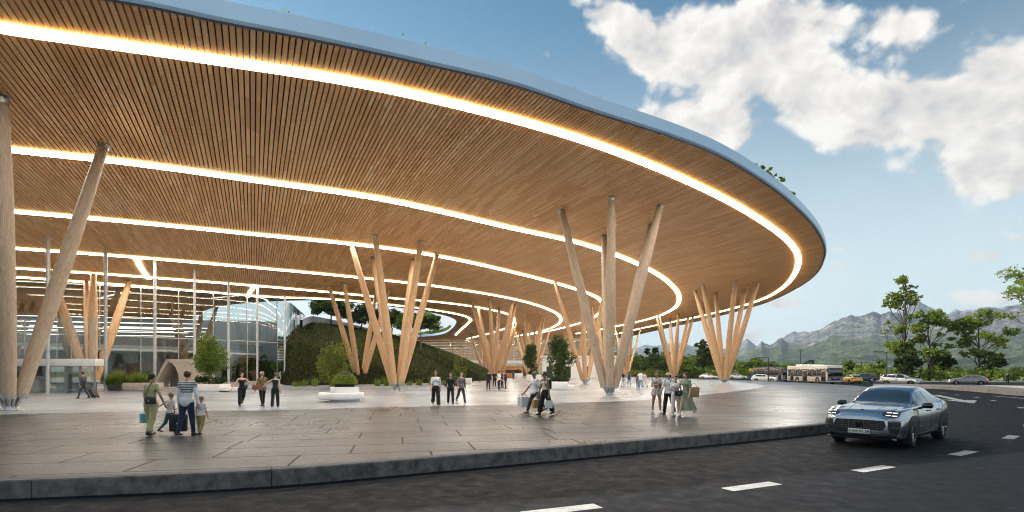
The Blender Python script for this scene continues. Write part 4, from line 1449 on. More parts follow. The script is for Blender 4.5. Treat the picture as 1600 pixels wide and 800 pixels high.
for k in range(9):
    d_ = 66 + k * 2.6
    z_ = 7.6 + (k % 3) * 0.9
    x1 = -44 - (d_ - 66) * 0.32; x0 = x1 - 44 + (k % 4) * 3
    q = MB(); q.box((0, 0, 0), (x1 - x0, 0.09, 0.06))
    t = thing('linear_lamp', 'long straight hanging light bar inside the glazed hall', 'lamp', ((x0 + x1) / 2, d_, z_), R(14), 'hanging light bars in the hall')
    q.build('glow_bar', M_LAMPBAR, t)
    for s_ in (-.4, .4):
        q = MB(); q.tube([((x1 - x0) * s_, 0, 0.03), ((x1 - x0) * s_, 0, cz((x0 + x1) / 2) - z_)], 0.012, 5); q.build('suspension_cable', M_GREYMET, t)
for (x, y) in ((-58, 72), (-70, 74), (-50, 84)):
    tops = [(x + 3.5 * math.cos(a_), y + 3.5 * math.sin(a_), cz(x)) for a_ in (0.3, 1.7, 3.2, 4.6)]
    timber_column((x, y), tops, 'timber column standing inside the glazed hall', group='timber columns inside the hall', r=(0.26, 0.38, 0.24))

# ---------------------------------------------------------------- glass entrance porch on the left
X0, X1, Y0, Y1 = -41.6, -33.9, 43.5, 55.0
ep = thing('entrance_porch', 'low glass entrance porch with a long white beam over its doors', 'entrance porch', (X0, Y0, PLZ))
o_ = Vector((X0, Y0, PLZ))
def W2(x, y, z): return Vector((x, y, z)) - o_
q = MB(); q.rbox(W2((X0 + X1) / 2, Y0 + 0.45, 2.76), (X1 - X0 + 0.4, 0.9, 0.58), 0.03); q.build('white_beam', M_WHITE, ep)
SB = (X1 - 9.2, Y1 + .6)
q = MB(); q.prism([W2(X0 + .1, Y0 + .95, 0)[:2], W2(X1 - .1, Y0 + .95, 0)[:2], W2(SB[0], SB[1], 0)[:2], W2(SB[0] - 7, SB[1], 0)[:2]], 2.50 - PLZ, 3.0 - PLZ); q.build('porch_ceiling', M_WHITE, ep)
for (x, w) in ((X0 + 0.2, 0.12), (-39.9, 0.16), (-37.85, 0.30), (-36.3, 0.22), (X1 - 1.3, 0.08), (X1 - 0.1, 0.10)):
    q = MB(); q.box(W2(x, Y0 + 0.3, (PLZ + 2.47) / 2 + .005), (w, 0.14, 2.47 - PLZ - .01)); q.build('door_post', M_GREYMET, ep)
for (a, b_) in ((X0 + .3, -40.0), (-37.6, -36.4), (-36.1, X1 - 1.4), (X1 - 1.2, X1 - .2)):
    q = MB(); q.box(W2((a + b_) / 2, Y0 + 0.32, (PLZ + 2.45) / 2), (b_ - a, 0.02, 2.40 - PLZ)); q.build('door_glass', M_GLASS2, ep)
q = MB(); q.wall([W2(X0, Y0 + 0.3, 0)[:2], W2(X1, Y0 + 0.3, 0)[:2], W2(SB[0], SB[1], 0)[:2]], 3.05 - PLZ, 6.35 - PLZ); q.build('upper_glass', M_GLASS2, ep)
for x in (X0 + .1, X0 + 1.9, X0 + 3.8, X0 + 5.7, X1):
    q = MB(); q.box(W2(x, Y0 + 0.3, 4.70), (0.05, 0.09, 3.3)); q.build('upper_mullion', M_MULL, ep)
# ticket kiosk, bins, counter inside the doors
ki = thing('info_kiosk', 'cream kiosk with a black recessed counter window inside the porch', 'kiosk', (-38.3, 47.0, PLZ))
q = MB(); q.rbox((-.95, 0, 1.0), (0.5, 0.8, 2.0), 0.03); q.rbox((.95, 0, 1.0), (0.45, 0.8, 2.0), 0.03); q.rbox((0, 0, 1.78), (2.3, 0.78, 0.5), 0.03); q.build('cream_frame', M_CREAM, ki)
q = MB(); q.box((0, 0.1, 0.85), (1.42, 0.3, 1.35)); q.build('black_screen', M_BLACK, ki)
q = MB(); q.rbox((0, -.1, 0.12), (1.5, 0.7, 0.2), 0.02); q.build('footrail', M_GREYMET, ki)
for dx_ in (0, 0.75):
    b_ = thing('litter_bin', ('left' if dx_ == 0 else 'right') + ' one of the two square black bins beside the cream kiosk', 'bin', (-36.5 + dx_, 45.6, PLZ), 0, 'black bins inside the porch')
    q = MB(); q.rbox((0, 0, 0.42), (0.62, 0.6, 0.82), 0.03); q.build('body', M_BLACK, b_)
    q = MB(); q.rbox((0, 0, 0.86), (0.66, 0.64, 0.06), 0.02); q.build('lid', M_GREYMET, b_)
ct = thing('reception_counter', 'plain white counter just behind the left timber leg in the porch', 'counter', (-41.0, 46.0, PLZ))
q = MB(); q.rbox((0, 0, 0.5), (1.7, 0.7, 1.0), 0.03); q.build('front', M_WHITE, ct)
q = MB(); q.rbox((0, 0, 1.03), (1.8, 0.8, 0.06), 0.02); q.build('worktop', M_WHITE, ct)
q = MB()
for k in range(3): q.box((-.5 + k * .5, .1, 1.9), (0.42, 0.05, 1.1))
q.build('menu_board', M_BLACK, ct)

# arched stone kiosk in front of the glass
ak = thing('arch_pavilion', 'beige stone block with a tall leaning arch opening in front of the glass', 'stone pavilion', (-33.3, 54.0, PLZ), R(-4))
A0 = (-1.85, 4.6)
prof = []
for t in np.linspace(0, 1, 22):
    if t < 0.55:
        f = t / 0.55; prof.append((-1.9 + 1.25 * math.sin(f * math.pi / 2) ** 1.3, 2.65 * math.sin(f * math.pi / 2) ** 0.85))
    else:
        f = (t - .55) / .45; prof.append((-0.65 + 1.15 * math.sin(f * math.pi / 2), 2.65 * math.cos(f * math.pi / 2) ** 0.75 if f < 1 else 0.0))
outer = [(-2.15, 0)] + [(-2.15 + 1.35 * math.sin(f * math.pi / 2) ** 1.3, 2.95 * math.sin(f * math.pi / 2) ** 0.85) for f in np.linspace(0.12, 1, 9)] + [(3.0, 2.95), (3.0, 0)]
poly = outer + [(0.5, 0.0)] + [(a, b_) for a, b_ in prof[::-1][1:]]
q = MB()
tri = tessellate_polygon([[Vector((a, b_, 0)) for a, b_ in poly]])
n = len(poly)
Vv = [(a, -0.9, b_) for a, b_ in poly] + [(a, 0.9, b_) for a, b_ in poly]
Ff = [tuple(t) for t in tri] + [tuple(i + n for i in t)[::-1] for t in tri] + [(i, (i + 1) % n, n + (i + 1) % n, n + i) for i in range(n)]
q.add(Vv, Ff); q.build('stone_shell', M_STONE, ak)
q = MB(); q.box((-.6, 0.86, 1.2), (2.2, 0.06, 2.4)); q.build('back_panel', pmat('grey_panel', (0.16, 0.15, 0.14), 0.6), ak)
q = MB(); q.box((0.1, 0.80, 1.3), (0.5, 0.05, 1.3)); q.build('door', M_BLACK, ak)
q = MB(); q.rbox((0.5, -0.25, 0.10), (5.8, 2.3, 0.2), 0.02); q.build('plinth', M_STONE, ak)

# ---------------------------------------------------------------- far terminal wing under the canopy
wl = smooth_curve([(-84, 186), (-40, 188), (-10, 192), (15, 196), (38, 201), (44, 206)], 12)
ws = np.concatenate([[0], np.cumsum(np.linalg.norm(np.diff(wl, axis=0), axis=1))])
wg = thing('terminal_wing', 'far warm lit wing of the terminal with timber louvres and glass under the canopy', 'terminal wing', (0, 0, 0))
wb = offset_curve(wl, 9.0) if offset_curve(wl, 1.0)[5][1] > wl[5][1] else offset_curve(wl, -9.0)
q = MB(); q.wall(wb, PLZ, lambda x, y: cz(x)); q.build('back_wall', M_GLOWWALL, wg)
q = MB(); q.wall(wl, PLZ + 0.2, lambda x, y: cz(x) - 0.05); q.build('curtain_glass', M_GLASS, wg)
lv = MB()
for z_ in np.arange(PLZ + 6.0, 12.4, 0.55):
    a = offset_curve(wl, -0.12); b_ = offset_curve(wl, -0.32)
    lv.wall(b_, z_, z_ + 0.26); lv.ribbon(a, b_, z_ + 0.26); lv.ribbon(a, b_, z_)
lv.build('louvre', M_WARMWALL, wg)
q = MB()
a = offset_curve(wl, -0.35)
q.wall(a, PLZ + 4.6, PLZ + 5.6); q.ribbon(a, wl, PLZ + 5.6); q.ribbon(a, wl, PLZ + 4.6)
q.build('floor_band', M_WHITE, wg)
k = 0
for t in np.arange(1.5, ws[-1], 4.4):
    p = along(wl, ws, t)
    q = MB(); q.box((p[0], p[1] - .1, (PLZ + cz(p[0])) / 2), (0.16, 0.3, cz(p[0]) - PLZ)); q.build('mullion', M_MULL if k % 2 else M_WARMWALL, wg)
    k += 1
rd_ = np.random.default_rng(5)
for k in range(10):
    t = 42 + k * 9.2
    p = along(wl, ws, t)
    q = MB(); q.box((p[0], p[1] + 1.6, PLZ + 1.6), (rd_.uniform(2, 5), 0.3, 3.2)); q.build('hall_partition', [M_WHITE, M_WARMWALL, M_INTWALL, M_BLACK][k % 4], wg)
for k in range(4):
    c_ = offset_curve(wb, (2.0 + k * 1.8) * (-1 if offset_curve(wb, 1.0)[5][1] > wb[5][1] else 1))
    q = MB(); q.ribbon(offset_curve(c_, -.12), offset_curve(c_, .12), PLZ + 4.55 + (k % 2) * 5.2); q.build('ceiling_light', M_LAMPBAR, wg)
gh = MB()
# pavilion with white walls in the middle distance
pb = thing('white_pavilion', 'low white walled pavilion with dark doorways behind the planter trees', 'pavilion', (17.5, 142, PLZ))
q = MB(); q.box((0, 0, 2.7), (19, 5, 5.4)); q.build('wall', M_WHITE, pb)
q = MB(); q.rbox((0, 0, 5.55), (20, 6, 0.3), 0.05); q.build('roof', M_WHITE, pb)
for x in (-7.8, -3.0, 1.9):
    q = MB(); q.box((x, -2.52, 1.5), (1.5, 0.1, 3.0)); q.build('door', M_BLACK, pb)
for x in (5.5, 7.6):
    q = MB(); q.box((x, -2.52, 2.3), (1.2, 0.1, 3.4)); q.build('window', pmat('dark_window', (0.05, 0.06, 0.08), 0.1), pb)
ok_ = thing('orange_booth', 'orange brown timber booth left of the timber columns, far under the canopy', 'booth', (-0.5, 150, PLZ))
q = MB(); q.rbox((0, 0, 1.5), (7, 3, 3.0), 0.1); q.build('body', pmat('booth_orange', (0.55, 0.22, 0.07), 0.6), ok_)
q = MB(); q.box((0.5, -1.53, 1.7), (3.6, 0.08, 0.9)); q.build('window', M_BLACK, ok_)
q = MB(); q.rbox((0, 0, 3.06), (7.4, 3.4, 0.14), 0.03); q.build('roof', M_WARMWALL, ok_)

# green roof edge planting over the far side of the opening, and shrubs at the canopy rim
def shrub(name, label, cat, loc, r, h, nleaf, ls, lm, seed, group=None, stem=True, ball=False):
    rnd = np.random.default_rng(seed)
    if ball:
        lobes = [(0, 0, h * .45, r, r, h * .55)]
        t = thing(name, label, cat, loc, 0, group)
        d = rnd.normal(size=(nleaf, 3)); d /= np.linalg.norm(d, axis=1, keepdims=True); d[:, 2] = np.abs(d[:, 2]) - 0.25
        pts = np.array([0, 0, h * .42]) + d * np.array([r, r, h * .6]) * rnd.uniform(0.90, 1.03, (nleaf, 1))
        V, F = leaves(pts, ls, rnd, 0)
        np_mesh('foliage', V, F, lm, t)
        q = MB(); q.lathe([(0, h * .0), (r * .75, h * .06), (r * .88, h * .4), (r * .6, h * .8), (0, h * .95)], (0, 0, 0), 14); q.build('inner_twigs', pmat('twigs', (0.018, 0.025, 0.01), 1.0), t)
        return t
    lobes = []
    for k in range(7):
        a_ = rnd.uniform(0, 6.28); q_ = rnd.uniform(0, .6) * r
        lobes.append((q_ * math.cos(a_), q_ * math.sin(a_), h * rnd.uniform(.3, .75), r * .5, r * .5, h * .3))
    return make_tree(name, label, cat, loc, lobes, nleaf, ls, lm, h * .35, 0.03 + r * .03, group, seed, limbs=False, shell=0.4)


for k, (u, v) in enumerate([(1192, 262), (1203, 268), (1214, 275), (1224, 282), (1233, 290), (1242, 298)]):
    p = cp(u, v + 24)
    shrub('roof_shrub', 'green shrub peeking over the pale rim at the tip of the canopy roof', 'shrub', (p.x - 0.35, p.y + 0.45, p.z + 0.45), 0.85, 1.0, 520, 0.13, LF_MID, 300 + k, 'shrubs on the canopy rim')
for k in range(9):
    p = along(outline, np.concatenate([[0], np.cumsum(np.linalg.norm(np.diff(outline, axis=0), axis=1))]), 118 + k * 2.6)
rnd = np.random.default_rng(12)
pts = []
for k in range(500):
    i = rnd.integers(0, len(outline)); p = outline[i] + (outline[(i + 1) % len(outline)] - outline[i]) * rnd.random()
    p = p + (np.array([-10, 110]) - p) / np.linalg.norm(np.array([-10, 110]) - p) * rnd.uniform(0.3, 1.2)
    pts.append((p[0], p[1], cz(p[0]) + 0.66 + rnd.uniform(0, .18)))
Vh, Fh = leaves(np.repeat(np.array(pts), 5, 0) + rnd.normal(size=(2500, 3)) * .10, 0.08, rnd)
tag(np_mesh('sedum_tufts', Vh, Fh, LF_MID), 'low green tufts growing along the canopy roof rim', kind='stuff')
rnd = np.random.default_rng(13)
far_ = [i for i in range(len(hole)) if hole[i][1] > 150]
pts = []
for k in range(2600):
    i = far_[rnd.integers(0, len(far_))]; p = hole[i] + (hole[(i + 1) % len(hole)] - hole[i]) * rnd.random()
    pts.append((p[0], p[1] + rnd.uniform(.5, 2.2), cz(p[0]) + 0.7 + rnd.uniform(0, .9)))
Vh, Fh = leaves(np.array(pts), 0.5, rnd)
tag(np_mesh('roof_planting', Vh, Fh, LF_MID), 'green planting along the far roof edge of the courtyard', kind='stuff')

# ---------------------------------------------------------------- planters
def round_planter():
    b0 = gp(526, 629, PLZ)
    t = thing('bench_planter', 'round white bench planter with a clipped ball bush, standing alone left of the front column', 'planter', (b0.x, b0.y + 1.0, PLZ))
    q = MB(); q.lathe([(0.0, 0.004), (0.85, 0.004), (0.85, 0.16), (0.80, 0.18)], (0.15, 0, 0), 40); q.build('base_ring', M_PLANTER, t)
    q = MB(); q.lathe([(0.75, 0.16), (1.24, 0.16), (1.27, 0.19), (1.27, 0.50), (1.24, 0.53), (0.8, 0.53)], (-.05, 0, 0), 48); q.build('bench', M_PLANTER, t)
    q = MB(); q.lathe([(0.80, 0.50), (0.80, 0.84), (0.77, 0.86), (0.70, 0.86), (0.70, 0.75)], (0.15, 0, 0), 40); q.build('tub', M_PLANTER, t)
    q = MB(); q.lathe([(0, 0.78), (0.71, 0.76)], (0.15, 0, 0), 24); q.build('earth', M_SOIL, t)
    shrub('box_ball', 'clipped dark green ball bush growing in the round bench planter', 'bush', (b0.x + .15, b0.y + 1.0, PLZ + 0.72), 0.70, 1.12, 5200, 0.055, LF_FRESH, 401, ball=True)


round_planter()


def box_planter(name, label, u0, u1, v, hz_, step, mat_, depth=1.6, long_bench=True, group='white box planters with benches'):
    a, b_ = gp(u0, v, PLZ), gp(u1, v, PLZ)
    w = (b_ - a).length
    t = thing(name, label, 'planter', ((a.x + b_.x) / 2, a.y + depth / 2, PLZ), 0, group)
    q = MB(); q.rbox((0, 0, 0.06), (w * 0.92, depth * .92, 0.11), 0.01); q.build('base', mat_, t)
    q = MB(); q.rbox((0, 0, 0.1 + hz_ / 2), (w, depth, hz_ - 0.02), 0.025); q.rbox((0, 0, 0.1 + hz_), (w * .98, depth * .97, 0.05), 0.02); q.build('tub', mat_, t)
    if long_bench:
        q = MB(); q.rbox((w * .5 + step / 2, 0, 0.1 + hz_ * .26), (step, depth * .9, hz_ * 0.48), 0.02); q.build('bench', mat_, t)
    q = MB(); q.box((0, 0, 0.1 + hz_), (w * .9, depth * .85, 0.07)); q.build('earth', M_SOIL, t)
    return t


def crown_oval(H0, H1, W, n, seed):
    rnd = np.random.default_rng(seed)
    out = []
    for k in range(n):
        f = rnd.uniform(0.02, 0.98); z = H0 + (H1 - H0) * f
        rad = W / 2 * math.sin(math.pi * (0.12 + 0.82 * f)) ** 0.6 * 0.72
        a_ = rnd.uniform(0, 6.28); r_ = rad * rnd.uniform(0.3, 1)
        s_ = W * rnd.uniform(.15, .24)
        out.append((r_ * math.cos(a_), r_ * math.sin(a_), z, s_, s_, s_ * 1.1))
    return out


def px2m(px, d): return px / FPX * d


# planter tree right of centre
box_planter('box_planter', 'white box planter with box balls and an oval tree right of the couple', 863, 887, 610, 0.66, 0.7, M_PLANTER)
d = gp(875, 608, PLZ).y + .6
make_tree('planter_tree', 'oval dense dark tree growing in the white box planter right of centre', 'tree', at(874, d, PLZ + .7), crown_oval(0.9, 4.3, px2m(50, d), 34, 5), 9500, 0.105, LF_DARK, 1.6, 0.07, 'trees in planters', 411, shell=.3, per=8)
for k, (u, r_) in enumerate(((866, .42), (876, .5), (884, .4))):
    shrub('box_ball', ['left', 'middle', 'right'][k] + ' one of three dark box balls under the oval planter tree', 'bush', at(u, d - .5, PLZ + .72), r_, r_ * 1.3, 1300, 0.055, LF_DARK, 420 + k, 'box balls under the oval tree', ball=True)
box_planter('box_planter', 'far white box planter behind the head of the man with white shopping bags', 823, 845, 597.5, 1.1, 0.8, M_PLANTER)
d = gp(833, 597.5, PLZ).y + 1
make_tree('planter_tree', 'smaller oval dark tree in the far white planter behind the couple', 'tree', at(829.5, d, PLZ + 1.1), crown_oval(1.2, 4.6, px2m(28, d), 26, 6), 6500, 0.14, LF_DARK, 2.0, 0.09, 'trees in planters', 412, shell=.3, per=8)
shrub('box_ball', 'dark ball bush in the far white planter behind the couple', 'bush', at(833, d - .4, PLZ + 1.1), .85, 1.0, 900, 0.09, LF_DARK, 431, ball=True)
for k, (u, v, nm) in enumerate(((810, 592.5, 'in the tiny white planter left of the far oval tree'), (943, 593.5, 'in the tiny white planter behind the large weathered column'))):
    box_planter('box_planter', 'small white planter holding a ball bush, ' + ('left of the far oval tree' if k == 0 else 'between the large column legs'), u - 7, u + 7, v, 1.2, .8, M_PLANTER, long_bench=False)
    d = gp(u, v, PLZ).y + .8
    shrub('box_ball', 'ball bush ' + nm, 'bush', at(u, d, PLZ + 1.2), .72, 1.1, 700, 0.11, LF_DARK, 440 + k, ball=True)
# bush at the right toe of the mound
box_planter('box_planter', 'small white planter at the right toe of the mound behind the three walkers', 727, 736, 600, .7, 0.5, M_PLANTER, long_bench=False)
d = 71
make_tree('yellow_bush', 'yellow green leafy bush at the right toe of the mound', 'bush', at(717, d, PLZ), crown_oval(0.4, 3.6, px2m(27, d), 20, 8), 2600, 0.15, LF_YEL, 1.2, 0.06, 'bushes at the mound', 415, shell=.3, per=8)
# leaning leafy tree at the foot of the mound
d = 56
make_tree('multi_stem_tree', 'wide leafy yellowish tree at the foot of the mound behind the round bench planter', 'tree', at(524, d, PLZ), crown_oval(0.3, 4.4, px2m(64, d), 40, 9) + [(-.9, 0, 3.6, .7, .6, .55), (1.2, 0, 1.8, .8, .6, .6)], 6500, 0.12, LF_YEL, 1.2, 0.07, 'bushes at the mound', 416, shell=.25, per=8)
# tree and shrubs by the glass, left of centre
box_planter('box_planter', 'white box planter with a round tree in front of the glass', 288, 343, 613, .55, .9, M_PLANTER, depth=1.8)
d = gp(325, 613, PLZ).y + .9
make_tree('planter_tree', 'round bright green tree in the white planter in front of the glass', 'tree', at(327, d, PLZ + .6), crown_oval(0.95, 3.75, px2m(60, d), 34, 10), 9000, 0.10, LF_MID, 1.3, 0.08, 'trees in planters', 417, shell=.35, per=8)
for k, (u, r_) in enumerate(((310, .6), (322, .7), (336, .75), (347, .6))):
    shrub('low_shrub', ['leftmost', 'second', 'third', 'rightmost'][k] + ' of the low spreading shrubs under the round planter tree', 'shrub', at(u, d + (.3 if k % 2 else -.2), PLZ + .55), r_, .85, 800, 0.085, LF_DARK, 450 + k, 'low shrubs under the round tree')
# long planter with grasses
pl = box_planter('long_planter', 'long low beige stone planter full of grasses in front of the glass', 191, 238, 611.5, .62, .8, M_PLANTER2, depth=1.6, long_bench=False, group='long planters by the glass')
box_planter('long_planter', 'darker stone planter end left of the grasses by the steel post', 164, 189, 610.5, .62, .8, pmat('dark_planter_stone', (0.20, 0.185, 0.17), 0.8), depth=1.5, long_bench=False, group='long planters by the glass')
d = gp(215, 611.5, PLZ).y + .8


def grass_clump(name, label, loc, r, h, nb, lm, seed, group):
    rnd = np.random.default_rng(seed)
    t = thing(name, label, 'plant', loc, 0, group)
    V, F = [], []
    for k in range(nb):
        a_ = rnd.uniform(0, 6.28); ln = h * rnd.uniform(.6, 1.1); sp = r * rnd.uniform(.3, 1.1); w_ = 0.022 * rnd.uniform(.7, 1.4)
        ox, oy = rnd.normal() * r * .2, rnd.normal() * r * .2
        c_, s_ = math.cos(a_), math.sin(a_)
        pr = []
        for f in (0, .35, .7, 1.0):
            rr = sp * f ** 1.5; z = ln * (f - .35 * f ** 3 * sp / r)
            ww = w_ * (1 - f * .85)
            pr.append(((ox + c_ * rr - s_ * ww, oy + s_ * rr + c_ * ww, z), (ox + c_ * rr + s_ * ww, oy + s_ * rr - c_ * ww, z)))
        b_ = len(V)
        for p in pr: V += [p[0], p[1]]
        F += [(b_ + 2 * i, b_ + 2 * i + 1, b_ + 2 * i + 3, b_ + 2 * i + 2) for i in range(3)]
    np_mesh('blades', np.array(V), np.array(F), lm, t)
    return t


pos_w = ['leftmost', 'second', 'third', 'fourth', 'fifth', 'sixth', 'seventh', 'rightmost']
for k, u in enumerate((172, 181, 190, 199, 208, 217, 226, 234)):
    grass_clump('ornamental_grass', pos_w[k] + ' of the arching grass clumps in the long planter', at(u, d + (.2 if k % 2 else -.25), PLZ + .55), .75, 1.25 + .35 * (k in (1, 2, 5)), 150, LF_YEL if k in (2, 3, 6) else LF_MID, 500 + k, 'grass clumps in the long planter')
# low plants along the mound toe
for k, u in enumerate((462, 476, 492, 540, 590, 604, 640, 655, 676, 694)):
    y_ = 62.5 + max(0, (u - 560)) * .045
    p = at(u, y_, PLZ)
    grass_clump('border_grass', 'bright low grass tuft at the foot of the mound', (p.x, p.y, PLZ), .9, .8 + .3 * (k % 3), 90, LF_YEL if k % 2 else LF_MID, 520 + k, 'grass tufts along the foot of the mound')
# plants inside the hall corner
for k, (u, d_, h_) in enumerate(((352, 76, 2.2), (372, 78, 2.8), (392, 79, 3.4), (408, 80, 4.4), (426, 82, 3.2))):
    p = at(u, d_, PLZ)
    make_tree('indoor_tree', ['low leftmost', 'second', 'third', 'tallest', 'rightmost'][k] + ' leafy tree behind the glass near the corner of the hall', 'tree', p, crown_oval(.4, h_, h_ * .8, 14, 60 + k), 1500, 0.2, LF_MID, h_ * .5, .06, 'trees inside the glass corner', 540 + k, shell=.3)
# ---------------------------------------------------------------- vehicles
def pchip(x, y):
    x = np.asarray(x, float); y = np.asarray(y, float)
    o = np.argsort(x); x, y = x[o], y[o]
    h = np.diff(x); d_ = np.diff(y) / h
    m = np.zeros(len(x))
    m[0], m[-1] = d_[0], d_[-1]
    for i in range(1, len(x) - 1):
        if d_[i - 1] * d_[i] > 0:
            w1, w2 = 2 * h[i] + h[i - 1], h[i] + 2 * h[i - 1]
            m[i] = (w1 + w2) / (w1 / d_[i - 1] + w2 / d_[i])

    def f(q):
        q = np.clip(q, x[0], x[-1])
        i = np.clip(np.searchsorted(x, q) - 1, 0, len(x) - 2)
        t = (q - x[i]) / h[i]
        return (2 * t**3 - 3 * t**2 + 1) * y[i] + (t**3 - 2 * t**2 + t) * h[i] * m[i] + (-2 * t**3 + 3 * t**2) * y[i + 1] + (t**3 - t**2) * h[i] * m[i + 1]
    return f


def m_paint(name, col, flake=0.5, rough=0.28):
    m, nt, b = mat(name)
    tc = nt.node('ShaderNodeTexCoord').outputs['Object']
    f = nt.noise(tc, 320, 1)
    g_ = nt.noise(tc, 1.3, 4)
    c = nt.ramp(f, [(0.3, tuple(q * .88 for q in col)), (0.7, tuple(min(1, q * 1.10) for q in col))])
    dust = nt.maprange(nt.sep(tc)[2], 0.25, 0.75, 0.22, 0.0)
    c = nt.mix(nt.math('MULTIPLY', dust, g_), c, (0.20, 0.18, 0.16))
    nt.l.new(c, b.inputs['Base Color'])
    b.inputs['Metallic'].default_value = flake
    nt.l.new(nt.maprange(g_, .3, .7, rough, rough + .08), b.inputs['Roughness'])
    b.inputs['Coat Weight'].default_value = 1.0
    b.inputs['Coat Roughness'].default_value = 0.03
    return m


M_TYRE = pmat('tyre_rubber', (0.018, 0.018, 0.019), 0.8, var=0.2, bump=0.2)
M_RIM_D = pmat('dark_alloy', (0.20, 0.185, 0.17), 0.25, metal=0.9, var=0.2)
M_RIM_L = pmat('silver_alloy', (0.45, 0.45, 0.46), 0.28, metal=0.9, var=0.1)
M_DISC = pmat('brake_steel', (0.22, 0.21, 0.20), 0.35, metal=0.9)
M_CGLASS = pmat('car_glass', (0.012, 0.016, 0.02), 0.02, var=0.1, spec=0.9, coat=1.0)
M_TRIM = pmat('black_trim', (0.016, 0.016, 0.018), 0.42, var=0.2)
M_GLOSSB = pmat('gloss_black', (0.010, 0.010, 0.012), 0.12, var=0.1, coat=0.6)
M_LAMPG = pmat('lamp_lens', (0.55, 0.58, 0.6), 0.08, var=0.05, spec=0.8, coat=1.0)
M_LED = emat('led_white', (1.0, 1.0, 1.0), 0.75)
M_TAIL = pmat('tail_lens', (0.35, 0.01, 0.012), 0.12, var=0.1, coat=1.0)
M_CHROME = pmat('chrome', (0.62, 0.62, 0.63), 0.12, metal=1.0, var=0.04)
M_PLATE = pmat('plate_white', (0.62, 0.62, 0.60), 0.45, var=0.05)
M_GRILLE = pmat('grille_mesh', (0.008, 0.008, 0.009), 0.6, var=0.3)
M_GRBAR = pmat('grille_bar', (0.11, 0.11, 0.115), 0.3, metal=0.6, var=0.1)


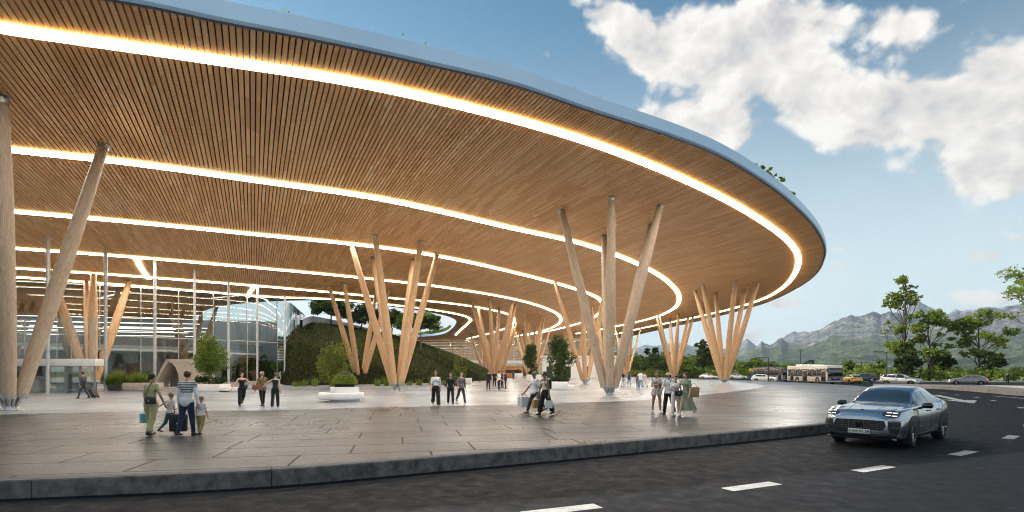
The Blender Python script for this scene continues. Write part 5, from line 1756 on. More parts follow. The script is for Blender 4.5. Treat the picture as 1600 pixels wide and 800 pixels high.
class Body:
    """smooth car shell from lengthwise curves; panels are laid on it by casting rays"""
    def __init__(s, sp, nst=110, nsec=44):
        s.sp = sp
        f = {k: pchip(*zip(*sp[k])) for k in ('top', 'sho', 'wsho', 'wroof', 'wmax', 'bot')}
        x0, x1 = min(p[0] for p in sp['top']), max(p[0] for p in sp['top'])
        t = np.linspace(0, 1, nst)
        xs = x0 + (x1 - x0) * (0.5 - 0.5 * np.cos(np.pi * t)) * 0.55 + (x1 - x0) * t * 0.45
        rows = []
        for x in xs:
            zt, zs, ws, wr, wm, zb = (float(f[k](x)) for k in ('top', 'sho', 'wsho', 'wroof', 'wmax', 'bot'))
            zs = min(zs, zt - 0.012)
            zm = zb + (zs - zb) * 0.52
            drop = min(0.055, (zt - zs) * 0.35)
            C = [(0, zb), (wm * .80, zb), (wm * .955, zb + 0.05), (wm * .985, zb + (zs - zb) * .26), (wm, zm), (wm * .4 + ws * .6 + .012, zs - (zs - zb) * .16), (ws, zs),
                 (ws * .30 + wr * .70, zs + (zt - drop - zs) * .68), (wr, zt - drop), (wr * .62, zt - drop * .25), (0, zt)]
            sec = smooth_curve(C, max(2, nsec // 10))
            rows.append([(x, p[0], p[1]) for p in sec])
        n = len(rows[0])
        V = []
        for r_ in rows:
            V += r_ + [(p[0], -p[1], p[2]) for p in r_[::-1]][1:-1]
        m_ = 2 * n - 2
        F = [(i * m_ + j, i * m_ + (j + 1) % m_, (i + 1) * m_ + (j + 1) % m_, (i + 1) * m_ + j) for i in range(nst - 1) for j in range(m_)]
        F.append(list(range(m_))[::-1]); F.append([(nst - 1) * m_ + j for j in range(m_)])
        s.V = [Vector(v) for v in V]; s.F = F
        s.bvh = BVHTree.FromPolygons(s.V, [list(q) for q in F])

    def mesh(s, name, m, parent, arches):
        me = D.meshes.new(name)
        me.from_pydata([tuple(v) for v in s.V], [], [list(q) for q in s.F])
        me.update()
        bm = bmesh.new(); bm.from_mesh(me); bmesh.ops.recalc_face_normals(bm, faces=bm.faces[:]); bm.to_mesh(me); bm.free()
        o = mesh_obj(name, me, m)
        cut = MB()
        for x, y, r_ in arches:
            cut.tube([(x, y, r_[1]), (x, y * 3, r_[1])], r_[0], 40)
        # four wheel wells: from inboard of the wheel to outside the flank
        cme = D.meshes.new('well'); cme.from_pydata(cut.v, [], cut.f); cme.update()
        bm = bmesh.new(); bm.from_mesh(cme); bmesh.ops.recalc_face_normals(bm, faces=bm.faces[:]); bm.to_mesh(cme); bm.free()
        cme.materials.append(M_TRIM)
        co_ = D.objects.new('well', cme); COL.objects.link(co_)
        me.materials.append(M_TRIM)
        md = o.modifiers.new('wells', 'BOOLEAN'); md.operation = 'DIFFERENCE'; md.object = co_; md.solver = 'EXACT'
        try: md.material_mode = 'TRANSFER'
        except Exception: pass
        dg = bpy.context.evaluated_depsgraph_get()
        nm = D.meshes.new_from_object(o.evaluated_get(dg))
        o.modifiers.clear(); o.data = nm; nm.name = name
        nm.polygons.foreach_set('use_smooth', np.ones(len(nm.polygons), bool))
        try: nm.set_sharp_from_angle(angle=R(38))
        except Exception: pass
        D.objects.remove(co_); D.meshes.remove(cme)
        o.parent = parent
        return o

    def panel(s, name, poly, axis, m, parent, off=0.006, res=0.05, sgn=1, dirv=None):
        """outline laid on the shell: axis 'y' outline (x,z) seen from the side sgn; 'x' outline (y,z) from front/back; 'z' outline (x,y) from above"""
        bm = bmesh.new()
        vs_ = [bm.verts.new((p[0], p[1], 0)) for p in poly]
        fc = bm.faces.new(vs_)
        bmesh.ops.triangulate(bm, faces=[fc])
        for _ in range(5):
            long_ = [e for e in bm.edges if e.calc_length() > res]
            if not long_: break
            bmesh.ops.subdivide_edges(bm, edges=long_, cuts=1)
            bmesh.ops.triangulate(bm, faces=bm.faces[:])
        bound = {v for e in bm.edges if e.is_boundary for v in e.verts}
        be = [(e.verts[0], e.verts[1]) for e in bm.edges if e.is_boundary]
        bm.verts.index_update()
        V, N, ok = [], [], []
        for v in bm.verts:
            a, b_ = v.co.x, v.co.y
            if axis == 'y': o_, d_ = Vector((a, 3 * sgn, b_)), Vector((0, -sgn, 0))
            elif axis == 'x': o_, d_ = Vector((5 * sgn, a, b_)), Vector((-sgn, 0, 0))
            else: o_, d_ = Vector((a, b_, 4)), Vector((0, 0, -1))
            if dirv is not None:
                pass
            h, nrm, _, _ = s.bvh.ray_cast(o_, d_)
            if h is None:
                V.append(None); N.append(None)
            else:
                if nrm.dot(d_) > 0: nrm = -nrm
                V.append(h); N.append(nrm)
        idx = {}; VV = []
        for i, h in enumerate(V):
            if h is not None:
                idx[i] = len(VV); VV.append(h + N[i] * off)
        FF = []
        for f in bm.faces:
            q = [v.index for v in f.verts]
            if all(k in idx for k in q):
                c = [VV[idx[k]] for k in q]
                nf = (c[1] - c[0]).cross(c[2] - c[0])
                FF.append([idx[k] for k in (q if nf.dot(N[q[0]]) > 0 else q[::-1])])
        base = {}
        for v in bound:
            if v.index in idx:
                base[v.index] = len(VV); VV.append(V[v.index] - N[v.index] * 0.012)
        for a, b_ in be:
            if a.index in base and b_.index in base:
                FF.append([idx[a.index], idx[b_.index], base[b_.index], base[a.index]])
        bm.free()
        q = MB(); q.add(VV, FF, 0, True)
        return q.build(name, m, parent)

    def line(s, pts, axis, w, m, parent, name, sgn=1, off=0.004):
        P = smooth_curve(pts, 6)
        a, b_ = offset_curve(P, w), offset_curve(P, -w)
        poly = list(map(tuple, a)) + list(map(tuple, b_[::-1]))
        return s.panel(name, poly, axis, m, parent, off, 0.2, sgn)


def wheel(parent, x, y, r_, w, rim_m, detail=True, nspoke=5, turn=0.0, ratio=0.72):
    sg = 1 if y > 0 else -1
    Mr = Matrix.Rotation(R(-90) * sg, 4, 'X')
    if turn: Mr = Matrix.Rotation(turn, 4, 'Z') @ Mr
    rr = r_ * ratio
    q = MB()
    q.lathe([(rr, -w / 2 + .01), (r_ * .90, -w / 2), (r_ * .975, -w / 2 + .03), (r_, -w / 2 + .06), (r_, w / 2 - .06), (r_ * .975, w / 2 - .03), (r_ * .90, w / 2), (rr, w / 2 - .008)], (x, y, r_), 36, M=Mr)
    ty = q.build('wheel', M_TYRE, parent)
    q = MB()
    q.lathe([(rr * .99, -w / 2), (rr * 1.0, w / 2 - .012), (rr * .955, w / 2 - .004), (rr * .93, w / 2 - .02), (rr * .92, 0), (rr * .9, -w / 2)], (x, y, r_), 36, M=Mr)
    if detail:
        for k in range(nspoke):
            for da in (-.17, .17):
                a_ = 2 * math.pi * k / nspoke + .3
                d0 = Vector((math.cos(a_ + da * .3), math.sin(a_ + da * .3), 0)) * rr * .16
                d1 = Vector((math.cos(a_ + da * 1.15), math.sin(a_ + da * 1.15), 0)) * rr * .95
                T = Matrix.Translation((x, y, r_)) @ Mr
                q.tube([T @ (d0 + Vector((0, 0, w / 2 - .035))), T @ (d0.lerp(d1, .5) + Vector((0, 0, w / 2 - .022))), T @ (d1 + Vector((0, 0, w / 2 - .03)))], [.032, .026, .030], 6)
        q.lathe([(0, w / 2 - .015), (rr * .17, w / 2 - .02), (rr * .2, w / 2 - .06), (0, w / 2 - .07)], (x, y, r_), 16, M=Mr)
    else:
        for k in range(nspoke):
            a_ = 2 * math.pi * k / nspoke
            T = Matrix.Translation((x, y, r_)) @ Mr
            d1 = Vector((math.cos(a_), math.sin(a_), 0)) * rr * .95
            q.tube([T @ Vector((0, 0, w / 2 - .03)), T @ (d1 + Vector((0, 0, w / 2 - .03)))], [.06, .045], 5)
    q.build('rim', rim_m, ty)
    q = MB(); q.lathe([(0, 0.0), (rr * .62, 0.0), (rr * .62, .02), (0, .03)], (x, y, r_), 24, M=Mr); q.build('brake_disc', M_DISC, ty)
    return ty


def text_mesh(name, body, size, m, parent, loc, rot, depth=0.003):
    cu = D.curves.new(name, 'FONT')
    cu.body = body; cu.size = size; cu.extrude = depth; cu.align_x = 'CENTER'; cu.align_y = 'CENTER'
    o = D.objects.new(name, cu); COL.objects.link(o)
    dg = bpy.context.evaluated_depsgraph_get()
    me = D.meshes.new_from_object(o.evaluated_get(dg))
    D.objects.remove(o)
    o = mesh_obj(name, me, m, parent)
    o.location = loc; o.rotation_euler = rot
    return o


SUVC = dict(
    top=[(2.465, .80), (2.435, .895), (2.33, .975), (2.1, 1.035), (1.7, 1.09), (1.3, 1.125), (1.02, 1.15), (.80, 1.235), (.30, 1.49), (.0, 1.585), (-.35, 1.625), (-.8, 1.61), (-1.3, 1.515), (-1.75, 1.36), (-2.1, 1.215), (-2.3, 1.145), (-2.42, 1.06), (-2.465, .92)],
    sho=[(2.465, .76), (2.38, .86), (2.2, .95), (1.8, 1.015), (1.3, 1.045), (.9, 1.05), (0, 1.06), (-1, 1.10), (-1.6, 1.125), (-2.1, 1.09), (-2.4, .98), (-2.465, .86)],
    wsho=[(2.465, .60), (2.40, .74), (2.25, .84), (1.9, .90), (1.5, .93), (.9, .895), (0, .89), (-.9, .91), (-1.4, .945), (-1.9, .90), (-2.3, .79), (-2.465, .64)],
    wroof=[(2.465, .45), (2.3, .60), (1.9, .66), (1.0, .70), (.7, .685), (.25, .60), (-.5, .585), (-1.3, .56), (-1.8, .585), (-2.2, .62), (-2.465, .48)],
    wmax=[(2.465, .72), (2.43, .82), (2.34, .89), (2.15, .945), (1.5, .985), (.85, .955), (0, .95), (-.8, .96), (-1.4, .99), (-2.0, .95), (-2.35, .86), (-2.465, .72)],
    bot=[(2.465, .33), (2.38, .24), (2.1, .205), (1.2, .21), (0, .22), (-1.6, .24), (-2.2, .30), (-2.465, .44)])


def hero_car():
    t = thing('parked_car', 'dark blue grey sports SUV coupe standing on the road in the foreground', 'car', (11.36, 16.14, 0.0), math.atan2(-0.624, -0.782))
    B = Body(SUVC, 150, 60)
    M_P = m_paint('blue_grey_paint', (0.34, 0.375, 0.43), 0.96, 0.15)
    ax_f, ax_r, rw = 1.50, -1.395, 0.385
    B.mesh('body', M_P, t, [(ax_f, .52, (.435, .40)), (ax_f, -.52, (.435, .40)), (ax_r, .52, (.435, .40)), (ax_r, -.52, (.435, .40))])
    # underbody
    q = MB(); q.box((0, 0, .24), (4.3, 1.1, .12)); q.build('underbody', M_TRIM, t)
    # glazing
    B.panel('windscreen', [(1.0, -.70), (1.03, 0), (1.0, .70), (.70, .665), (.33, .575), (.25, .3), (.235, 0), (.25, -.3), (.33, -.575), (.70, -.665)], 'z', M_CGLASS, t, .007, .06)
    B.panel('rear_window', [(-1.12, -.48), (-1.10, 0), (-1.12, .48), (-1.85, .50), (-1.9, 0), (-1.85, -.50)], 'z', M_CGLASS, t, .007, .08)
    for s_ in (1, -1):
        B.panel('front_window', [(.86, 1.105), (-.20, 1.125), (-.20, 1.475), (.08, 1.46), (.30, 1.385), (.60, 1.255)], 'y', M_CGLASS, t, .007, .06, s_)
        B.panel('rear_door_window', [(-.28, 1.125), (-1.10, 1.165), (-1.38, 1.235), (-1.15, 1.375), (-.75, 1.475), (-.28, 1.485)], 'y', M_CGLASS, t, .007, .06, s_)
        B.panel('window_trim', [(1.0, 1.078), (-1.40, 1.135), (-1.52, 1.205), (-1.44, 1.215), (-1.12, 1.15), (.95, 1.10)], 'y', M_GLOSSB, t, .010, .08, s_)
        for nm, P_ in (('door_seam', [(.88, .34), (.96, .62), (.93, 1.05)]), ('door_seam', [(-.24, .34), (-.24, 1.10)]), ('door_seam', [(-1.02, .74), (-1.22, .95), (-1.30, 1.14)]), ('sill_crease_shade', [(.86, .42), (-.2, .40), (-.98, .44)])):
            B.line(P_, 'y', .006, M_TRIM, t, nm, s_)  # dark strips: door joints, and the painted shade of the sill crease
        B.panel('side_skirt', [(1.02, .235), (1.0, .33), (-.9, .335), (-.93, .25)], 'y', M_TRIM, t, .012, .1, s_)
        for hx in (-.02, -.98):
            h, nrm, _, _ = B.bvh.ray_cast(Vector((hx, 3 * s_, .93)), Vector((0, -s_, 0)))
            q = MB(); q.rbox((hx, h.y + s_ * .022, .93), (.23, .035, .04), .014); q.build('door_handle', M_P, t)
        # mirror
        q = MB(); q.rbox((.66, s_ * 1.075, 1.10), (.17, .25, .155), .062, seg=4); mo = q.build('wing_mirror', M_GLOSSB, t)
        q = MB(); q.tube([(.70, s_ * .90, 1.02), (.68, s_ * 1.0, 1.06)], [.035, .03], 8); q.build('mirror_arm', M_TRIM, mo)
        # arch lips
        for ax in (ax_f, ax_r):
            arc = [(ax + .452 * math.cos(a_), .40 + .452 * math.sin(a_)) for a_ in np.linspace(R(-18), R(198), 26)]
            arc2 = [(ax + .437 * math.cos(a_), .40 + .437 * math.sin(a_)) for a_ in np.linspace(R(198), R(-18), 26)]
            B.panel('arch_lip', arc + arc2, 'y', M_TRIM, t, .010, .3, s_)
        # headlamp: black pod with four light bars
        hl_ = [(s_ * .50, .885), (s_ * .54, .955), (s_ * .70, .99), (s_ * .84, .975), (s_ * .875, .925), (s_ * .855, .84), (s_ * .74, .815), (s_ * .60, .84)]
        hp = B.panel('headlight', hl_, 'x', M_GLOSSB, t, .009, .035, 1)
        for (a0, a1, z_) in ((.60, .70, .945), (.73, .825, .938), (.60, .70, .875), (.73, .825, .868)):
            B.panel('light_bar', [(s_ * a0, z_ - .007), (s_ * a1, z_ - .007), (s_ * a1, z_ + .007), (s_ * a0, z_ + .007)], 'x', M_LED, hp, .016, .05, 1)
        # side intake
        ip = B.panel('side_intake', [(s_ * .665, .735), (s_ * .885, .74), (s_ * .905, .63), (s_ * .87, .42), (s_ * .70, .43), (s_ * .655, .54)], 'x', M_GRILLE, t, .010, .04, 1)
        B.panel('intake_blade', [(s_ * .675, .70), (s_ * .885, .705), (s_ * .885, .718), (s_ * .675, .713)], 'x', M_GRBAR, ip, .022, .05, 1)
        B.panel('intake_blade', [(s_ * .68, .56), (s_ * .86, .56), (s_ * .86, .570), (s_ * .68, .570)], 'x', M_GRBAR, ip, .022, .05, 1)
        B.panel('tail_light', [(s_ * .40, .98), (s_ * .78, .95), (s_ * .80, 1.02), (s_ * .42, 1.04)], 'x', M_TAIL, t, .010, .05, -1)
        # shade of the bonnet creases, drawn as thin dark strips
        B.line([(2.24, s_ * .33), (1.7, s_ * .40), (1.12, s_ * .50)], 'z', .008, M_TRIM, t, 'bonnet_crease_shade', 1, .002)
    gp_ = B.panel('grille', [(-.58, .735), (0, .745), (.58, .735), (.62, .60), (.54, .475), (0, .47), (-.54, .475), (-.62, .60)], 'x', M_GRILLE, t, .010, .04, 1)
    for z_ in (.525, .575, .625, .675):
        B.panel('grille_bar', [(-.545, z_ - .006), (.545, z_ - .006), (.545, z_ + .006), (-.545, z_ + .006)], 'x', M_GRBAR, gp_, .020, .06, 1)
    for y_ in (-.42, -.26, -.10, .10, .26, .42):
        B.panel('grille_bar', [(y_ - .006, .482), (y_ + .006, .482), (y_ + .006, .732), (y_ - .006, .732)], 'x', M_GRBAR, gp_, .018, .06, 1)
    B.panel('sensor_plate', [(-.085, .545), (.085, .545), (.085, .655), (-.085, .655)], 'x', M_GLOSSB, gp_, .026, .05, 1)
    B.panel('lower_intake', [(-.66, .385), (.66, .385), (.78, .33), (.74, .275), (-.74, .275), (-.78, .33)], 'x', M_TRIM, t, .012, .05, 1)
    B.panel('front_lip', [(-.82, .268), (.82, .268), (.80, .245), (-.80, .245)], 'x', M_P, t, .03, .08, 1)
    h, nrm, _, _ = B.bvh.ray_cast(Vector((5, 0, .43)), Vector((-1, 0, 0)))
    q = MB(); q.rbox((h.x + .035, 0, .43), (.02, .53, .125), .008); pp = q.build('number_plate', M_PLATE, t)
    text_mesh('plate_text', 'B 049 BT 08', .098, M_BLACK, pp, (h.x + .047, 0, .43), (R(90), 0, R(90)))
    h, nrm, _, _ = B.bvh.ray_cast(Vector((2.22, 0, 3)), Vector((0, 0, -1)))
    q = MB(); q.lathe([(0, .012), (.03, .010), (.036, 0)], (2.24, 0, h.z), 12); q.build('badge', pmat('badge_gold', (.5, .3, .12), .3, metal=.8), t)
    # spoiler
    q = MB(); q.rbox((-2.24, 0, 1.235), (.20, 1.24, .03), .012); sp = q.build('rear_spoiler', M_GLOSSB, t)
    for s_ in (-.4, .4):
        q = MB(); q.box((-2.2, s_, 1.19), (.08, .03, .09)); q.build('spoiler_stay', M_TRIM, sp)
    wh = []
    for (x, y) in ((ax_f, .842), (ax_f, -.842), (ax_r, .845), (ax_r, -.845)):
        wheel(t, x, y, rw, .28, M_RIM_D, True, 5, R(6) if x > 0 else 0)
    # cabin glimpsed through nothing: opaque tinted glass
    q = MB()
    q.tube([(.55, .37 + .17 * math.cos(a_), 1.06 + .17 * math.sin(a_)) for a_ in np.linspace(0, 2 * math.pi, 20)], .014, 6, caps=False)
    q.build('steering_wheel', M_BLACK, t)
    return t


hero_car()


def scaled(spec, L, W_, H, base=(4.93, 1.98, 1.675)):
    out = {}
    sx, sy, sz = L / base[0], W_ / base[1], H / base[2]
    for k, v in spec.items():
        out[k] = [(x * sx, y * (sy if k[0] == 'w' else sz)) for x, y in v]
    return out


SEDAN = dict(
    top=[(2.30, .62), (2.26, .70), (2.1, .78), (1.6, .89), (1.1, .95), (.9, .985), (.55, 1.16), (.05, 1.38), (-.3, 1.44), (-.8, 1.43), (-1.25, 1.31), (-1.65, 1.10), (-1.8, 1.045), (-2.15, 1.0), (-2.26, .92), (-2.30, .78)],
    sho=[(2.30, .58), (2.2, .68), (1.8, .80), (1.2, .87), (.6, .90), (-.5, .93), (-1.4, .96), (-2.0, .93), (-2.30, .72)],
    wsho=[(2.30, .52), (2.2, .66), (1.8, .78), (1.3, .82), (.5, .82), (-.8, .83), (-1.5, .82), (-2.1, .74), (-2.30, .58)],
    wroof=[(2.30, .40), (2.0, .56), (1.0, .66), (.6, .64), (0, .55), (-.8, .54), (-1.4, .55), (-1.8, .60), (-2.30, .44)],
    wmax=[(2.30, .62), (2.2, .78), (1.9, .86), (1.4, .90), (0, .885), (-1.3, .90), (-2.0, .86), (-2.22, .76), (-2.30, .62)],
    bot=[(2.30, .30), (2.15, .21), (1.0, .19), (-1.5, .20), (-2.1, .27), (-2.30, .40)])
HATCH = dict(
    top=[(2.30, .66), (2.26, .76), (2.1, .85), (1.6, .96), (1.15, 1.02), (.95, 1.06), (.55, 1.25), (.05, 1.45), (-.3, 1.50), (-.9, 1.50), (-1.4, 1.43), (-1.8, 1.31), (-2.05, 1.14), (-2.2, 1.02), (-2.26, .9), (-2.30, .72)],
    sho=[(2.30, .62), (2.2, .74), (1.8, .86), (1.2, .93), (.6, .96), (-.5, .99), (-1.4, 1.03), (-2.0, 1.0), (-2.30, .68)],
    wsho=SEDAN['wsho'], wroof=[(2.30, .40), (2.0, .56), (1.0, .66), (.6, .64), (0, .56), (-.8, .55), (-1.4, .54), (-1.9, .57), (-2.30, .44)], wmax=SEDAN['wmax'], bot=SEDAN['bot'])
SUV = dict(
    top=[(2.35, .78), (2.31, .90), (2.2, 1.0), (1.7, 1.10), (1.3, 1.15), (1.1, 1.19), (.75, 1.38), (.30, 1.62), (0, 1.68), (-.8, 1.69), (-1.5, 1.66), (-1.9, 1.58), (-2.12, 1.36), (-2.25, 1.12), (-2.32, .98), (-2.35, .8)],
    sho=[(2.35, .72), (2.25, .88), (1.9, 1.0), (1.2, 1.06), (.6, 1.08), (-.5, 1.11), (-1.5, 1.14), (-2.1, 1.08), (-2.35, .76)],
    wsho=[(2.35, .60), (2.25, .76), (1.9, .85), (1.3, .88), (.5, .87), (-.8, .88), (-1.6, .87), (-2.1, .80), (-2.35, .64)],
    wroof=[(2.35, .46), (2.0, .64), (1.1, .72), (.7, .69), (.1, .62), (-.8, .61), (-1.6, .60), (-2.0, .62), (-2.35, .5)],
    wmax=[(2.35, .68), (2.25, .84), (1.9, .92), (1.4, .95), (0, .94), (-1.3, .95), (-2.0, .91), (-2.26, .82), (-2.35, .68)],
    bot=[(2.35, .36), (2.2, .27), (1.0, .25), (-1.5, .26), (-2.1, .32), (-2.35, .46)])
_cars = {}


def plain_car(kind, paint, label, loc, heading, rims=None, tail_lit=False, group='cars on the far road', plate=True, roofsign=False):
    spec = {'sedan': SEDAN, 'hatch': HATCH, 'suv': SUV}[kind]
    t = thing('parked_car' if not roofsign else 'taxi', label, 'car' if not roofsign else 'taxi', loc, heading, group)
    B = Body(spec, 70, 40)
    xf = max(p[0] for p in spec['top'])
    rw = {'sedan': .32, 'hatch': .325, 'suv': .37}[kind]
    af, ar = xf - .92, -xf + .93
    wy = spec['wmax'][4][1] - .15
    B.mesh('body', paint, t, [(af, .45, (rw + .05, rw + .01)), (af, -.45, (rw + .05, rw + .01)), (ar, .45, (rw + .05, rw + .01)), (ar, -.45, (rw + .05, rw + .01))])
    tf = pchip(*zip(*spec['top'])); sf = pchip(*zip(*spec['sho']))
    H = max(p[1] for p in spec['top'])
    base_x = {'sedan': .93, 'hatch': .98, 'suv': 1.12}[kind]; top_x = {'sedan': .18, 'hatch': .20, 'suv': .38}[kind]
    B.panel('windscreen', [(base_x, -.62), (base_x + .04, 0), (base_x, .62), (top_x, .53), (top_x - .06, 0), (top_x, -.53)], 'z', M_CGLASS, t, .008, .1)
    if kind == 'sedan': B.panel('rear_window', [(-1.02, -.46), (-1.0, 0), (-1.02, .46), (-1.62, .52), (-1.66, 0), (-1.62, -.52)], 'z', M_CGLASS, t, .008, .1)
    else:
        zt_ = H - .13; zb_ = float(sf(-xf + .25)) + .06
        B.panel('rear_window', [(-.52, zt_), (.52, zt_), (.60, zb_), (-.60, zb_)], 'x', M_CGLASS, t, .008, .1, -1)
    for s_ in (1, -1):
        zs = float(sf(0)) + .03
        zt = H - .085
        fx0, fx1 = base_x - .18, top_x - .12
        B.panel('front_window', [(fx0, zs), (-.28, zs + .01), (-.28, zt), (fx1, zt - .015)], 'y', M_CGLASS, t, .008, .09, s_)
        rx = {'sedan': (-1.12, -1.38), 'hatch': (-1.25, -1.75), 'suv': (-1.25, -1.35)}[kind]
        B.panel('rear_door_window', [(-.35, zs + .01), (rx[1], zs + .09), (rx[0], zt - .06), (-.35, zt)], 'y', M_CGLASS, t, .008, .09, s_)
        if kind == 'suv': B.panel('quarter_window', [(-1.42, zs + .09), (-1.95, zs + .14), (-1.85, zt - .04), (-1.36, zt - .02)], 'y', M_CGLASS, t, .008, .09, s_)
        for P_ in ([(base_x - .12, .32), (base_x - .1, zs - .03)], [(-.31, .30), (-.31, zs)], [(-1.0, .55), (-1.25, zs)]):
            B.line(P_, 'y', .008, M_TRIM, t, 'door_seam', s_)
        q = MB(); q.rbox((base_x - .28, s_ * (wy + .26), zs + .06), (.14, .20, .13), .045, seg=3); q.build('wing_mirror', paint, t)
        zh = float(sf(xf - .2))
        B.panel('headlight', [(s_ * .40, zh - .13), (s_ * .42, zh - .03), (s_ * .74, zh - .0), (s_ * .76, zh - .10)], 'x', M_LAMPG, t, .010, .06, 1)
        zr = float(sf(-xf + .2))
        B.panel('tail_light', [(s_ * .46, zr - .16), (s_ * .46, zr - .03), (s_ * .80, zr - .0), (s_ * .80, zr - .15)], 'x', M_TAIL if not tail_lit else emat('lit_tail', (1.0, .06, .04), 1.0), t, .010, .06, -1)
        B.panel('tail_light', [(-xf + .02, zr - .14), (-xf + .42, zr - .07), (-xf + .40, zr - .02), (-xf + .05, zr - .02)], 'y', M_TAIL if not tail_lit else emat('lit_tail', (1.0, .06, .04), 1.0), t, .010, .06, s_)
    zg = float(sf(xf - .05))
    B.panel('grille', [(-.36, zg - .16), (-.36, zg - .05), (.36, zg - .05), (.36, zg - .16)], 'x', M_GRILLE, t, .010, .08, 1)
    B.panel('lower_intake', [(-.58, .32), (-.52, .44), (.52, .44), (.58, .32)], 'x', M_TRIM, t, .010, .1, 1)
    B.panel('rear_bumper_trim', [(-.60, .34), (-.60, .46), (.60, .46), (.60, .34)], 'x', M_TRIM, t, .010, .1, -1)
    B.panel('rear_number_plate', [(-.26, .60), (-.26, .72), (.26, .72), (.26, .60)], 'x', M_PLATE, t, .014, .1, -1)
    B.panel('front_number_plate', [(-.26, .46), (-.26, .56), (.26, .56), (.26, .46)], 'x', M_PLATE, t, .016, .1, 1)
    q = MB(); q.box((0, 0, .23), (2 * xf - .5, 1.0, .1)); q.build('underbody', M_TRIM, t)
    for (x, y) in ((af, wy), (af, -wy), (ar, wy), (ar, -wy)):
        wheel(t, x, y, rw, .21, rims or M_RIM_L, False, 7)
    return t


P_SILVER = m_paint('silver_paint', (0.42, 0.43, 0.43), 0.6, .25)
P_GREY = m_paint('grey_paint', (0.20, 0.20, 0.205), 0.6, .25)
P_WHITE = m_paint('white_paint', (0.70, 0.70, 0.69), 0.0, .3)
P_PEARL = m_paint('pearl_paint', (0.55, 0.56, 0.56), 0.3, .3)
P_YEL = m_paint('yellow_paint', (0.75, 0.42, 0.02), 0.0, .3)
P_DARK = m_paint('dark_paint', (0.04, 0.045, 0.055), 0.4, .25)


def hd(dx_, dy_): return math.atan2(dy_, dx_)


plain_car('suv', P_SILVER, 'silver grey off road car facing the camera behind the end of the traffic island', (54.2, 75.0, 0), hd(.62, -.78), M_RIM_D)
plain_car('hatch', P_GREY, 'grey hatchback seen from behind with red tail lights, beyond the traffic island', (66.6, 78.6, 0), hd(-.84, .54), M_RIM_D, True)
plain_car('hatch', P_YEL, 'yellow taxi hatchback right behind the front of the city bus, rear towards the camera', (56.4, 89.5, 0), hd(.10, 1.0), roofsign=True)
plain_car('hatch', P_WHITE, 'white car parked left of the dark bus under the street lamp', (48.6, 103.5, 0), hd(.84, -.54))
plain_car('sedan', P_WHITE, 'white saloon right of the canopy tip column', (57.2, 136, 0), hd(.88, -.48))
plain_car('sedan', P_PEARL, 'pearl grey saloon half hidden by the canopy tip column', (49.7, 136, 0), hd(.92, -.40))
plain_car('sedan', P_DARK, 'dark car whose roof shows over the white car by the street lamp', (62.5, 132, 0), hd(.90, -.43))
plain_car('suv', P_DARK, 'dark car parked behind the yellow taxi by the pale hall', (66.5, 102, 0), hd(-.9, .44))


